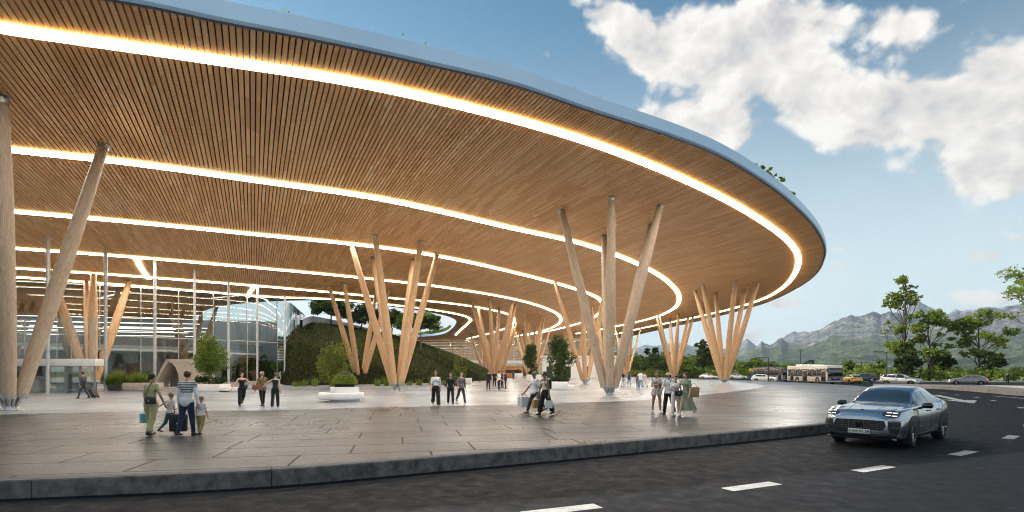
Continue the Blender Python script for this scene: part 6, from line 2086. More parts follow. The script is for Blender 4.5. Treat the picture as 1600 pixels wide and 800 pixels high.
def city_bus(label, loc, heading, body_m, low_m, front_m, L=12.0, W_=2.55, H=3.0, roof=True):
    t = thing('city_bus', label, 'bus', loc, heading, 'city buses at the kerb')
    z0 = .30
    q = MB(); q.rbox((0, 0, (z0 + 1.25) / 2 + .02), (L, W_, 1.25 - z0 + .04), .08, seg=3); q.build('lower_body', low_m, t)
    q = MB(); q.rbox((0, 0, (1.22 + H) / 2), (L - .02, W_ - .02, H - 1.22), .12, seg=4); q.build('upper_body', body_m, t)
    q = MB(); q.rbox((-1.0, 0, H + .10), (L * .46, W_ * .70, .24), .08, seg=3); q.build('roof_unit', body_m, t)
    q = MB(); q.rbox((L / 2 + .012, 0, 1.88), (.05, W_ - .16, 1.36), .02); ws_ = q.build('windscreen', M_CGLASS, t)
    q = MB(); q.box((L / 2 + .03, 0, 2.42), (.05, 1.7, .22)); q.build('destination_board', M_BLACK, ws_)
    q = MB()
    for s_ in (-.55, .5): q.tube([(L / 2 + .05, s_, 1.24), (L / 2 + .05, s_ + .45, 1.65)], .015, 5)
    q.build('wiper', M_BLACK, ws_)
    q = MB(); q.rbox((L / 2 + .008, 0, .86), (.05, W_ - .18, .62), .02); fp_ = q.build('front_panel', front_m, t)
    q = MB(); q.rbox((L / 2 + .03, 0, .44), (.06, W_ - .06, .22), .03); q.build('bumper', low_m, t)
    q = MB(); q.lathe([(0, .02), (.09, .02), (.09, 0)], (L / 2 + .03, 0, .95), 12, M=Matrix.Rotation(R(90), 4, 'Y')); q.build('emblem', M_CHROME, fp_)
    for s_ in (1, -1):
        q = MB(); q.rbox((L / 2 + .025, s_ * .92, .78), (.05, .34, .16), .02); q.build('headlight', M_LAMPG, t)
        q = MB(); q.tube([(L / 2 - .1, s_ * (W_ / 2), 2.75), (L / 2 + .25, s_ * (W_ / 2 + .15), 2.7), (L / 2 + .28, s_ * (W_ / 2 + .17), 2.4)], .025, 6); q.rbox((L / 2 + .26, s_ * (W_ / 2 + .17), 2.15), (.12, .22, .5), .04); q.build('mirror', M_BLACK, t)
        ysid = s_ * (W_ / 2 + .006)
        wins = [(-5.6, -4.9), (-3.75, -2.55), (-2.45, -1.05), (.45, 1.75), (1.85, 3.1), (3.2, 4.3)] if s_ < 0 else [(-5.6, -4.2), (-4.1, -2.7), (-2.6, -1.2), (-1.1, .3), (.4, 1.8), (1.9, 3.3), (3.4, 4.6)]
        for a, b_ in wins:
            a *= L / 12; b_ *= L / 12
            q = MB(); q.rbox(((a + b_) / 2, ysid, 1.95), (b_ - a, .03, 1.0), .012); q.build('window', M_CGLASS, t)
        q = MB()
        if s_ < 0:
            for a, b_ in ((-5.7, -4.95), (-3.75, -1.0), (.4, 4.3)): q.box(((a + b_) / 2 * L / 12, ysid + .004, 1.30), ((b_ - a) * L / 12, .02, .24))
        else: q.box((0, ysid - .004, 1.30), (L - .3, .02, .24))
        q.build('dark_band', M_BLACK, t)
        if s_ < 0:
            for a, b_ in ((-4.85, -3.85), (-.95, .35), (4.4, 5.55)):
                a *= L / 12; b_ *= L / 12
                q = MB(); q.rbox(((a + b_) / 2, ysid, 1.42), (b_ - a, .04, 2.06), .015); dr = q.build('door', M_BLACK, t)
                q = MB()
                for f in (.27, .73): q.rbox((a + (b_ - a) * f, ysid - .018, 1.45), ((b_ - a) * .36, .03, 1.7), .012)
                q.build('door_glass', M_CGLASS, dr)
        for ax in (L / 2 - 2.65, -L / 2 + 3.35):
            q = MB(); q.lathe([(0, 0), (.60, 0), (.60, .015), (0, .016)], (ax, s_ * (W_ / 2 + .001), .52), 28, M=Matrix.Rotation(R(-90) * s_, 4, 'X')); q.build('wheel_arch', M_BLACK, t)
            wheel(t, ax, s_ * (W_ / 2 - .12), .48, .30, M_RIM_L, False, 8, ratio=.62)
    return t


city_bus('white and beige city bus facing the camera with a dark glass front', (51.1, 91.2, 0), hd(0.02, -1.0), pmat('bus_white', (.66, .63, .58), .3, var=.05, coat=.5), pmat('bus_beige', (.50, .44, .39), .35, var=.08, coat=.4), pmat('bus_front_blue', (.02, .03, .06), .2, coat=.6))
city_bus('dark low bus half hidden behind the white city bus', (53.8, 110.8, 0), hd(0.10, -1.0), pmat('bus_dark', (.10, .09, .09), .35, coat=.4), pmat('bus_slate', (.20, .21, .27), .4, coat=.3), M_GLOSSB, L=10.5, H=2.75)
# ---------------------------------------------------------------- people: smooth implicit bodies
def surface_net(val, org, h):
    s = val < 0
    nx, ny, nz = val.shape
    acc = np.zeros((nx - 1, ny - 1, nz - 1, 3), np.float32); cnt = np.zeros((nx - 1, ny - 1, nz - 1), np.float32)

    def sl(a, off): return a[off[0]:off[0] + nx - 1, off[1]:off[1] + ny - 1, off[2]:off[2] + nz - 1]
    for ax in range(3):
        o1 = [(0, 0), (0, 1), (1, 0), (1, 1)]
        for p, q in o1:
            a = [0, 0, 0]; oth = [i for i in range(3) if i != ax]
            a[oth[0]], a[oth[1]] = p, q
            b_ = list(a); b_[ax] = 1
            va, vb = sl(val, a), sl(val, b_)
            m = (va < 0) != (vb < 0)
            t = np.where(m, va / np.where(m, va - vb, 1), 0)
            for i in range(3):
                acc[..., i] += np.where(m, a[i] + (t if i == ax else 0), 0)
            cnt += m
    idx = np.full(cnt.shape, -1, np.int64)
    mk_ = cnt > 0
    idx[mk_] = np.arange(mk_.sum())
    g_ = np.stack(np.nonzero(mk_), 1)
    V = (g_ + acc[mk_] / cnt[mk_][:, None]) * h + np.array(org)
    F = []
    for ax in range(3):
        oth = [i for i in range(3) if i != ax]
        a = [slice(None)] * 3; b_ = [slice(None)] * 3
        a[ax] = slice(0, -1); b_[ax] = slice(1, None)
        ch = s[tuple(a)] != s[tuple(b_)]
        I = np.stack(np.nonzero(ch), 1)
        ok = np.ones(len(I), bool)
        for o_ in oth: ok &= (I[:, o_] > 0) & (I[:, o_] < val.shape[o_] - 1)
        I = I[ok]
        if not len(I): continue
        inside = s[I[:, 0], I[:, 1], I[:, 2]]
        quad = []
        for du, dv in ((-1, -1), (0, -1), (0, 0), (-1, 0)):
            J = I.copy(); J[:, oth[0]] += du; J[:, oth[1]] += dv
            quad.append(idx[J[:, 0], J[:, 1], J[:, 2]])
        Q = np.stack(quad, 1)
        flip = inside if ax != 1 else ~inside
        Q[~flip] = Q[~flip][:, ::-1]
        F.append(Q)
    return V, np.concatenate(F)


class Field:
    def __init__(s): s.p = []; s.cut = []; s.k = 0.02

    def cone(s, a, b_, r1, r2): s.p.append(('c', np.array(a, float), np.array(b_, float), r1, r2)); return s

    def ell(s, c, r, Mx=None): s.p.append(('e', np.array(c, float), np.array(r, float), None if Mx is None else np.array(Mx.to_3x3().inverted()), None)); return s

    def clip(s, pt, n): s.cut.append((np.array(pt, float), np.array(n, float))); return s     # keeps the side n points away from

    def mesh(s, h):
        lo = np.full(3, 1e9); hi = -lo
        for q in s.p:
            if q[0] == 'c':
                r_ = max(q[3], q[4]); lo = np.minimum(lo, np.minimum(q[1], q[2]) - r_); hi = np.maximum(hi, np.maximum(q[1], q[2]) + r_)
            else:
                r_ = q[2].max(); lo = np.minimum(lo, q[1] - r_); hi = np.maximum(hi, q[1] + r_)
        lo -= 2.2 * h; hi += 2.2 * h
        n = np.ceil((hi - lo) / h).astype(int) + 1
        X = [lo[i] + np.arange(n[i]) * h for i in range(3)]
        P = np.stack(np.meshgrid(*X, indexing='ij'), -1).astype(np.float32)
        D_ = None
        for q in s.p:
            if q[0] == 'c':
                ba = (q[2] - q[1]).astype(np.float32); L2 = max(float(ba @ ba), 1e-9)
                pa = P - q[1].astype(np.float32)
                t = np.clip((pa @ ba) / L2, 0, 1)
                d_ = np.linalg.norm(pa - t[..., None] * ba, axis=-1) - (q[3] + (q[4] - q[3]) * t)
            else:
                pa = P - q[1].astype(np.float32)
                if q[3] is not None: pa = pa @ q[3].T.astype(np.float32)
                k0 = np.linalg.norm(pa / q[2].astype(np.float32), axis=-1); k1 = np.linalg.norm(pa / (q[2] ** 2).astype(np.float32), axis=-1)
                d_ = k0 * (k0 - 1) / np.maximum(k1, 1e-6)
            if D_ is None: D_ = d_
            else:
                hh = np.clip(0.5 + 0.5 * (D_ - d_) / s.k, 0, 1)
                D_ = D_ + (d_ - D_) * hh - s.k * hh * (1 - hh)
        for pt, nn in s.cut:
            D_ = np.maximum(D_, (P - pt.astype(np.float32)) @ nn.astype(np.float32))
        return surface_net(D_, lo, h)


M_SKIN = {k: pmat('skin_' + k, c, .5, var=.06, spec=.35) for k, c in (('fair', (.56, .34, .24)), ('tan', (.42, .235, .15)), ('brown', (.24, .125, .075)))}
M_HAIR = {k: pmat('hair_' + k, c, .45, var=.3, scale=30, spec=.4) for k, c in (('dark', (.018, .012, .010)), ('brown', (.065, .036, .02)), ('light', (.26, .16, .075)), ('grey', (.16, .15, .14)))}


def cloth(name, col, var=.14, scale=9):
    return pmat('cloth_' + name, col, .88, var=var, scale=scale, bump=.25, bscale=18, spec=.15, sheen=.2)


C_WHITE, C_BLACK, C_CREAM = cloth('white', (.68, .68, .68)), cloth('black', (.014, .014, .016), .3), cloth('cream', (.62, .55, .42))
C_OLIVE, C_NAVY, C_TEAL = cloth('pale_olive', (.42, .39, .20)), cloth('navy_denim', (.022, .035, .075), .3), cloth('teal_denim', (.05, .12, .16), .25)
C_KHAKI, C_GREY, C_DKGREY = cloth('khaki', (.34, .245, .10)), cloth('grey_suit', (.065, .068, .078)), cloth('charcoal', (.035, .036, .04))
C_SAGE, C_JEANS, C_PINKW = cloth('sage_green', (.27, .30, .20)), cloth('light_jeans', (.20, .30, .42), .25), cloth('off_white_pink', (.66, .58, .54))
C_LILAC, C_SUIT = cloth('lilac', (.52, .46, .54)), cloth('navy_suit', (.016, .022, .045))
M_SHOE_W, M_SHOE_B, M_SHOE_T = pmat('shoe_white', (.70, .70, .69), .6), pmat('shoe_black', (.015, .014, .014), .45), pmat('shoe_tan', (.32, .15, .06), .55)
M_EYE = pmat('eye_dark', (.02, .015, .012), .2); M_LIP = pmat('lips', (.36, .12, .10), .5); M_GLASSES = pmat('sunglass_lens', (.008, .008, .009), .08)


def m_stripes():
    m, nt, b = mat('cloth_striped_knit')
    z = nt.sep(nt.node('ShaderNodeTexCoord').outputs['Object'])[2]
    f = nt.math('FRACT', nt.math('MULTIPLY', z, 22.0))
    nt.l.new(nt.mix(nt.maprange(f, .48, .52), (.60, .62, .55), (.03, .04, .05)), b.inputs['Base Color']); b.inputs['Roughness'].default_value = .9
    return m


def m_pattern(name, stops, scale, dist=0.0):
    m, nt, b = mat(name)
    tc = nt.node('ShaderNodeTexCoord').outputs['Object']
    f = nt.noise(tc, scale, 3, .6, dist)
    nt.l.new(nt.ramp(f, stops, 'CONSTANT'), b.inputs['Base Color']); b.inputs['Roughness'].default_value = .85
    return m


C_STRIPE = m_stripes()
C_FLORAL = m_pattern('cloth_floral', [(0, (.22, .07, .05)), (.40, (.62, .57, .52)), (.56, (.34, .13, .10)), (.61, (.60, .55, .50)), (.68, (.10, .09, .09))], 11, .4)
C_CAMO = m_pattern('cloth_animal_stripe', [(0, (.02, .018, .014)), (.47, (.30, .20, .08)), (.56, (.02, .018, .014)), (.64, (.36, .26, .10))], 10, 1.5)
C_PRINT = m_pattern('cloth_brown_print', [(0, (.10, .085, .075)), (.5, (.19, .165, .15)), (.62, (.34, .31, .28))], 14, .3)


def rotv(v, yaw): return Vector(v)


def make_person(label, loc, face, H=1.72, sex='f', skin='tan', pose=None, hair=('dark', 'short'), top=None, bottom=None, dress=None, shoes=M_SHOE_B, extras=(), h=.016, group=None, fingers=True):
    """face: heading angle of the gaze in world xy (0 = +X). Local frame: front = -Y."""
    P = dict(legL=(14, 4), legR=(-14, 18), armL=(-16, 8, 14), armR=(16, 8, 14), head=0, lean=2, spread=2.5)
    if pose: P.update(pose)
    t = thing('person', label, 'person', loc, face + math.pi / 2, group)
    J = {}
    u = H

    def dirv_(a, o, side): return Vector((side * math.sin(R(o)), -math.sin(R(a)) * math.cos(R(o)), -math.cos(R(a)) * math.cos(R(o))))
    wsh = (.108 if sex == 'm' else .092) * u
    whp = (.050 if sex == 'm' else .054) * u
    if sex == 'c': wsh, whp = .098 * u, .050 * u
    hipz = .50 * u
    lean = R(P['lean'])
    for sd, nm in ((1, 'L'), (-1, 'R')):
        a, b_ = P['leg' + nm][:2]
        hip = Vector((sd * whp, 0, hipz))
        kn = hip + dirv_(a, P['spread'], sd) * .235 * u
        an = kn + dirv_(a - b_, P['spread'] * .5, sd) * .222 * u
        J['hip' + nm], J['knee' + nm], J['ank' + nm] = hip, kn, an
    drop = min(J['ankL'].z, J['ankR'].z) - .045 * u
    chestc = Vector((0, -math.sin(lean) * .24 * u, hipz + .24 * u))
    shz = hipz + .298 * u
    neck = Vector((0, -math.sin(lean) * .34 * u, shz + .034 * u))
    headc = neck + Vector((0, -.012 * u - math.sin(lean) * .06 * u, .098 * u))
    for sd, nm in ((1, 'L'), (-1, 'R')):
        a, o, e = P['arm' + nm][:3]
        inn = P['arm' + nm][3] if len(P['arm' + nm]) > 3 else 4
        sh = Vector((sd * wsh, -math.sin(lean) * .31 * u, shz))
        el = sh + dirv_(a, o, sd) * .170 * u
        wr = el + dirv_(a + e, o - inn, sd) * .150 * u
        hd_ = wr + dirv_(a + e + 6, o - inn, sd) * .055 * u
        J['sh' + nm], J['el' + nm], J['wr' + nm], J['hd' + nm] = sh, el, wr, hd_
    dz = Vector((0, 0, -drop))
    for k in J: J[k] = J[k] + dz
    chestc, neck, headc = chestc + dz, neck + dz, headc + dz
    hipc = Vector((0, 0, hipz)) + dz
    fem = sex == 'f'
    hw = 1.0 if sex == 'm' else (.93 if fem else 1.0)
    hs = 1.0 if sex != 'c' else 1.0 + .55 * max(0, (1.5 - H))
    # ---- bare figure (a little slimmer where clothes cover it)
    kt = .86 if (top or dress) else 1.0
    kl = .68 if (bottom and bottom[3] > .8) else 1.0
    ktop = .84 if top and max(q_[4] for q_ in (top if isinstance(top, list) else [top])) > .6 else 1.0
    B = Field(); B.k = .022 * u / 1.7
    B.ell(hipc + Vector((0, 0, .022 * u)), (.090 * u * (1.04 if fem else .96) * kl, .064 * u * kl, .070 * u))
    B.ell(hipc.lerp(chestc, .50), (.074 * u * hw * kt, .052 * u * kt, .105 * u))
    B.ell(chestc + Vector((0, 0, .0)), (.090 * u * hw * kt, .060 * u * kt, .092 * u))
    for nm in 'LR': B.cone(neck - Vector((0, 0, .022 * u)), J['sh' + nm], .026 * u * hw, .026 * u * hw)
    B.cone(neck - Vector((0, 0, .02 * u)), headc - Vector((0, -.008 * u, .03 * u)), .032 * u * hw, .028 * u * hw)
    Mh = Matrix.Rotation(R(P['head']), 4, 'Z')

    def hp(x, y, z): return headc + Mh.to_3x3() @ (Vector((x, y, z)) * u * hs)
    B.ell(hp(0, .004, .012), (.044 * u * hs, .054 * u * hs, .053 * u * hs), Mh)
    B.ell(hp(0, -.012, -.022), (.035 * u * hs, .040 * u * hs, .042 * u * hs), Mh)
    B.cone(hp(0, -.046, .006), hp(0, -.057, -.014), .006 * u * hs, .009 * u * hs)
    for sd in (1, -1): B.ell(hp(sd * .044, .006, -.006), (.006 * u * hs, .012 * u * hs, .019 * u * hs), Mh)
    if fem:
        for sd in (1, -1): B.ell(chestc + Vector((sd * .040 * u, -.040 * u, .0)), (.032 * u * kt, .028 * u * kt, .032 * u))
    for nm in 'LR':
        B.cone(J['hip' + nm], J['knee' + nm], .052 * u * kl, .034 * u * kl)
        B.cone(J['knee' + nm], J['ank' + nm], .032 * u * kl, .019 * u)
        calf = J['knee' + nm].lerp(J['ank' + nm], .3) + Vector((0, .010 * u, 0))
        B.ell(calf, (.031 * u * kl, .032 * u * kl, .060 * u))
        B.cone(J['sh' + nm], J['el' + nm], .028 * u * hw * ktop, .022 * u * hw * ktop)
        B.cone(J['el' + nm], J['wr' + nm], .023 * u * hw, .0155 * u)
        B.cone(J['wr' + nm], J['hd' + nm], .0150 * u, .019 * u)
        toe = J['ank' + nm] + Vector((0, -.085 * u, -.030 * u))
        B.cone(J['ank' + nm] + Vector((0, .012 * u, -.022 * u)), toe, .020 * u, .016 * u)
    V, F = B.mesh(h)
    extraV, extraF = [], []
    if fingers:
        q = MB()
        for sd, nm in ((1, 'L'), (-1, 'R')):
            ax = (J['hd' + nm] - J['wr' + nm]).normalized()
            sdv = Vector((0, 1, 0)) - ax * ax.y
            sdv = sdv.normalized() if sdv.length > .1 else Vector((1, 0, 0))
            nrm = ax.cross(sdv).normalized() * sd
            for k, (o_, ln) in enumerate(((-.013, .038), (-.0045, .044), (.0045, .042), (.0125, .032))):
                p0 = J['hd' + nm] + sdv * o_ * u + ax * .006 * u
                p1 = p0 + ax * ln * .55 * u + nrm * .004 * u
                p2 = p1 + (ax * .72 + nrm * .6).normalized() * ln * .5 * u
                q.tube([p0, p1, p2], [.0058 * u, .0052 * u, .0038 * u], 6)
            p0 = J['wr' + nm].lerp(J['hd' + nm], .45) - sdv * .012 * u
            p1 = p0 + (ax * .6 - sdv * .75).normalized() * .022 * u
            p2 = p1 + (ax * .9 - sdv * .2).normalized() * .020 * u
            q.tube([p0, p1, p2], [.0068 * u, .006 * u, .0045 * u], 6)
        b0 = len(V)
        V = np.concatenate([V, np.array(q.v)])
        quads = [f for f in q.f if len(f) == 4]
        caps = [f for f in q.f if len(f) != 4]
        F = np.concatenate([F, np.array(quads) + b0, np.array([[c[0], c[1], c[2], c[3]] for c in caps] + [[c[0], c[3], c[4], c[5]] for c in caps]) + b0])
    np_mesh('body', V, F, M_SKIN[skin], t, True)
    # face
    if 'sunglasses' in extras:
        q2 = MB()
        for sd in (1, -1): q2.rbox(hp(sd * .019, -.055, .004), (.030 * u * hs, .010 * u, .020 * u * hs), .004, M=Mh)
        q2.tube([hp(.034, -.05, .008), hp(.046, .0, .006)], .003, 5); q2.tube([hp(-.034, -.05, .008), hp(-.046, .0, .006)], .003, 5)
        q2.tube([hp(.01, -.056, .008), hp(-.01, -.056, .008)], .003, 5)
        q2.build('sunglasses', M_GLASSES, t)
    else:
        for sd in (1, -1):
            q = MB(); q.lathe([(0, .006), (.0045, .004), (.006, 0), (0, -.004)], hp(sd * .0175, -.0505, .004), 8, M=Matrix.Rotation(R(90), 4, 'X')); q.build('eye', M_EYE, t)
    q = MB(); q.tube([hp(.013, -.046, -.034), hp(0, -.051, -.033), hp(-.013, -.046, -.034)], [.002, .0045, .002], 6); q.build('mouth', M_LIP, t)
    # ---- hair
    hc, hk = hair
    Hh = Field(); Hh.k = .018
    e = .005
    Hh.ell(hp(0, .010, .020), ((.046 + e) * u * hs, (.053 + e) * u * hs, (.052 + e) * u * hs), Mh)
    n_ = Mh.to_3x3() @ Vector((0, -.80, -.60))
    if hk == 'short':
        Hh.clip(hp(0, -.018, .006), n_)
    elif hk == 'bun':
        Hh.clip(hp(0, -.018, .006), n_); Hh.ell(hp(0, .030, .075), (.024 * u, .024 * u, .022 * u))
    elif hk == 'low_bun':
        Hh.clip(hp(0, -.018, .004), n_); Hh.ell(hp(0, .060, -.010), (.026 * u, .024 * u, .024 * u))
    elif hk == 'pony':
        Hh.clip(hp(0, -.018, .004), n_); Hh.cone(hp(0, .055, .010), hp(0, .066, -.085), .020 * u, .011 * u)
    elif hk == 'long':
        Hh.ell(hp(0, .026, -.035), (.050 * u, .036 * u, .070 * u), Mh); Hh.cone(hp(.02, .036, -.05), hp(.018, .045, -.13), .028 * u, .016 * u); Hh.cone(hp(-.02, .036, -.05), hp(-.018, .045, -.13), .028 * u, .016 * u)
        Hh.clip(hp(0, -.016, -.004), Mh.to_3x3() @ Vector((0, -.93, -.36)))
    elif hk == 'bob':
        Hh.ell(hp(0, .020, -.018), (.054 * u, .048 * u, .050 * u), Mh); Hh.clip(hp(0, -.016, -.004), Mh.to_3x3() @ Vector((0, -.93, -.36)))
    V, F = Hh.mesh(min(h, .014))
    np_mesh('hair', V, F, M_HAIR[hc], t, True)
    if 'cap' in extras or 'hat' in extras:
        q = MB()
        q.lathe([(.052 * u, .010), (.055 * u, .03), (.048 * u, .072), (.025 * u, .092), (0, .096)], hp(0, .006, .012), 20, M=Mh)
        if 'hat' in extras: q.lathe([(.050 * u, .010), (.085 * u, .002), (.088 * u, .006), (.052 * u, .020)], hp(0, .004, .014), 22, M=Mh)
        else: q.add([hp(-.04, -.035, .030), hp(.04, -.035, .030), hp(.026, -.088, .022), hp(-.026, -.088, .022), hp(-.04, -.035, .036), hp(.04, -.035, .036), hp(.026, -.088, .028), hp(-.026, -.088, .028)], [(0, 1, 2, 3), (7, 6, 5, 4), (0, 4, 5, 1), (1, 5, 6, 2), (2, 6, 7, 3), (3, 7, 4, 0)])
        q.build('cap' if 'cap' in extras else 'hat', C_CREAM, t)
    # ---- clothes
    UP = Vector((0, 0, 1))

    def torso_field(g_, hem, sleeve, belly=True):
        T = Field(); T.k = .03 * u / 1.7
        T.ell(chestc, ((.088 * hw) * u + g_, .058 * u + g_, .092 * u + g_))
        T.ell(hipc.lerp(chestc, .50), ((.072 * hw) * u + g_, .051 * u + g_, .115 * u + g_))
        if hem < .03: T.ell(hipc + Vector((0, 0, .022 * u)), (.092 * u + g_ + .008, .066 * u + g_ + .010, .085 * u + g_))
        for nm in 'LR': T.cone(neck - Vector((0, 0, .024 * u)), J['sh' + nm], .026 * u * hw + g_ * .6, .026 * u * hw + g_ * .6)
        if fem:
            for sd in (1, -1): T.ell(chestc + Vector((sd * .040 * u, -.040 * u, .0)), (.030 * u + g_, .026 * u + g_, .030 * u + g_))
        for nm in 'LR':
            if sleeve <= 0: continue
            f1 = min(1, sleeve * 2)
            e1 = J['sh' + nm].lerp(J['el' + nm], f1)
            T.cone(J['sh' + nm], e1, .027 * u * hw + g_ * .8, .023 * u * hw + g_ * (1.0 if sleeve < .6 else .8))
            if sleeve > .5:
                e2 = J['el' + nm].lerp(J['wr' + nm], (sleeve - .5) * 2)
                T.cone(J['el' + nm], e2, .0225 * u + g_ * .8, .0175 * u + g_ * .7)
        T.clip(hipc + Vector((0, 0, hem * u)), (0, 0, -1))
        T.clip(neck + Vector((0, 0, -.004 * u)), (0, -.25, .97))
        return T
    if top:
        for spec in (top if isinstance(top, list) else [top]):
            nm, m_, g_, hem, slv = spec
            T = torso_field(g_ * u / 1.7, hem, slv)
            if nm in ('tank_top', 'vest'):
                T.clip(neck + Vector((0, -.0, -.040 * u)), (0, -.35, .94))
            V, F = T.mesh(h)
            V = V + np.array([[0.004 * mnoise.noise(Vector((p[0] * 14, p[1] * 14, p[2] * 9))) * (1 if g_ > .008 else .4), 0.006 * mnoise.noise(Vector((p[0] * 12 + 5, p[1] * 14, p[2] * 9))), 0] for p in V])
            np_mesh(nm, V, F, m_, t, True)
    if bottom:
        nm, m_, g_, ln, flare = bottom
        T = Field(); T.k = .02 * u / 1.7
        g2 = g_ * u / 1.7
        T.ell(hipc + Vector((0, 0, .022 * u)), (.090 * u * (1.04 if fem else .97) + g2, .064 * u + g2, .072 * u + g2))
        T.cone(hipc + UP * .05 * u, hipc + UP * .085 * u, .050 * u, .050 * u)
        T.ell(hipc + UP * .07 * u, (.080 * u * hw + g2, .056 * u + g2, .05 * u))
        for s_ in 'LR':
            k1 = min(1, ln * 2)
            T.cone(J['hip' + s_], J['hip' + s_].lerp(J['knee' + s_], k1), .054 * u + g2, .036 * u + g2 + flare * .4)
            if ln > .5:
                e2 = J['knee' + s_].lerp(J['ank' + s_], (ln - .5) * 2)
                T.cone(J['knee' + s_], e2, .035 * u + g2 + flare * .4, .024 * u + g2 + flare)
        T.clip(hipc + UP * .100 * u, (0, 0, 1))
        V, F = T.mesh(h)
        V = V + np.array([[0.004 * mnoise.noise(Vector((p[0] * 14, p[1] * 14, p[2] * 8))), 0.006 * mnoise.noise(Vector((p[0] * 12 + 5, p[1] * 14, p[2] * 8))), 0] for p in V])
        np_mesh(nm, V, F, m_, t, True)
    if dress:
        m_, hem, wid, slv = dress
        T = torso_field(.010, .02, slv)
        V, F = T.mesh(h)
        np_mesh('dress_bodice', V, F, m_, t, True)
        q = MB()
        zt = hipc.z + .085 * u
        prof, NS = [], 40
        swing = (J['ankL'].y + J['ankR'].y) / 2
        VV, FF = [], []
        for i in range(12):
            f = i / 11
            z = zt + (hem * u - zt) * f
            rx = (.082 * hw * u + .012) + (.105 * u * .95 - .082 * u) * min(1, f * 4) ** .7 + wid * f ** 1.3
            ry = rx * (.72 + .28 * f)
            for k in range(NS):
                a_ = 2 * math.pi * k / NS
                fold = 1 + .09 * f * math.sin(a_ * 9 + 1.3 * math.sin(a_ * 2))
                VV.append((rx * fold * math.cos(a_), ry * fold * math.sin(a_) + swing * f * .8 + .05 * f * f, z + .03 * f * math.sin(a_ + 1)))
        for i in range(11):
            for k in range(NS): FF.append((i * NS + k, (i + 1) * NS + k, (i + 1) * NS + (k + 1) % NS, i * NS + (k + 1) % NS))
        FF.append([11 * NS + k for k in range(NS)])
        q.add(VV, FF, 0, True); q.build('dress_skirt', m_, t)
    if shoes is not None:
        for s_ in 'LR':
            T = Field(); T.k = .012
            an = J['ank' + s_]
            lift = max(0, an.z - .05 * u)
            pit = min(.6, lift * 3.0)
            Mp = Matrix.Rotation(-pit, 3, 'X')
            a0 = an + Mp @ Vector((0, .018 * u, -.026 * u)); a1 = an + Mp @ Vector((0, -.045 * u, -.029 * u)); a2 = an + Mp @ Vector((0, -.095 * u, -.036 * u))
            if pit > 0:
                Mp = Matrix.Rotation(pit, 3, 'X'); a0 = an + Mp @ Vector((0, .018 * u, -.026 * u)); a1 = an + Mp @ Vector((0, -.045 * u, -.029 * u)); a2 = an + Mp @ Vector((0, -.095 * u, -.036 * u))
            T.cone(an + Vector((0, 0, .002 * u)), a0, .023 * u, .026 * u); T.cone(a0, a1, .025 * u, .026 * u); T.cone(a1, a2, .025 * u, .020 * u)
            sole = Mp @ Vector((0, 0, -1)) if pit > 0 else Vector((0, 0, -1))
            T.clip(an + (Mp @ Vector((0, 0, -.046 * u)) if pit > 0 else Vector((0, 0, -.046 * u))), tuple(sole))
            V, F = T.mesh(min(h, .013))
            np_mesh('shoe', V, F, shoes, t, True)
    if 'backpack' in extras:
        q = MB(); q.rbox(chestc + Vector((0, .115 * u, -.03 * u)), (.16 * u, .075 * u, .22 * u), .03 * u, seg=3)
        q.build('backpack', M_BLACKCLOTH, t)
        q = MB()
        for sd in (1, -1): q.tube([chestc + Vector((sd * .055 * u, .08 * u, .07 * u)), chestc + Vector((sd * .06 * u, .0, .105 * u)), chestc + Vector((sd * .066 * u, -.085 * u, .04 * u)), chestc + Vector((sd * .075 * u, -.03 * u, -.08 * u)), chestc + Vector((sd * .06 * u, .09 * u, -.10 * u))], .012, 6)
        q.build('strap', M_BLACKCLOTH, t)
    t['_'] = 0
    del t['_']
    Mw = Matrix.Translation(loc) @ Matrix.Rotation(face + math.pi / 2, 4, 'Z')
    return t, {k: Mw @ v for k, v in J.items()}, Mw @ chestc, Mw @ hipc


M_BLACKCLOTH = cloth('black_nylon', (.016, .017, .02))
M_PAPER_W, M_PAPER_K, M_PAPER_B = pmat('paper_white', (.70, .70, .69), .6, var=.05), pmat('paper_kraft', (.40, .24, .09), .7, var=.12), pmat('paper_blue', (.12, .42, .55), .5)
M_LEATH_B, M_LEATH_BR, M_TAN = pmat('leather_black', (.016, .015, .016), .4), pmat('leather_brown', (.22, .07, .03), .45, var=.3), pmat('straw_tan', (.42, .25, .10), .7, var=.2, scale=30)


def paper_bag(name, label, hand, size, m, rz=0, group=None, text=None, tilt=0):
    w, d_, h_ = size
    o = Vector(hand) - Vector((0, 0, h_ + .17))
    t = thing(name, label, 'bag', o, rz, group)
    q = MB()
    e = .012
    Vv = [(-w / 2, -d_ / 2, 0), (w / 2, -d_ / 2, 0), (w / 2, d_ / 2, 0), (-w / 2, d_ / 2, 0), (-w / 2 - e, -d_ / 2 - e, h_), (w / 2 + e, -d_ / 2, h_), (w / 2 + e, d_ / 2 + e, h_), (-w / 2 - e, d_ / 2, h_)]
    q.add(Vv, [(3, 2, 1, 0), (0, 1, 5, 4), (1, 2, 6, 5), (2, 3, 7, 6), (3, 0, 4, 7), (4, 5, 6, 7)])
    q.build('body', m, t)
    q = MB()
    for s_ in (-1, 1): q.tube([(-w * .22, s_ * d_ / 2, h_ - .02), (-w * .14, s_ * d_ * .3, h_ + .10), (0, 0, h_ + .165), (w * .14, s_ * d_ * .3, h_ + .10), (w * .22, s_ * d_ / 2, h_ - .02)], .006, 5)
    q.build('handle', M_PAPER_W if m is not M_PAPER_W else M_LEATH_B, t)
    return t


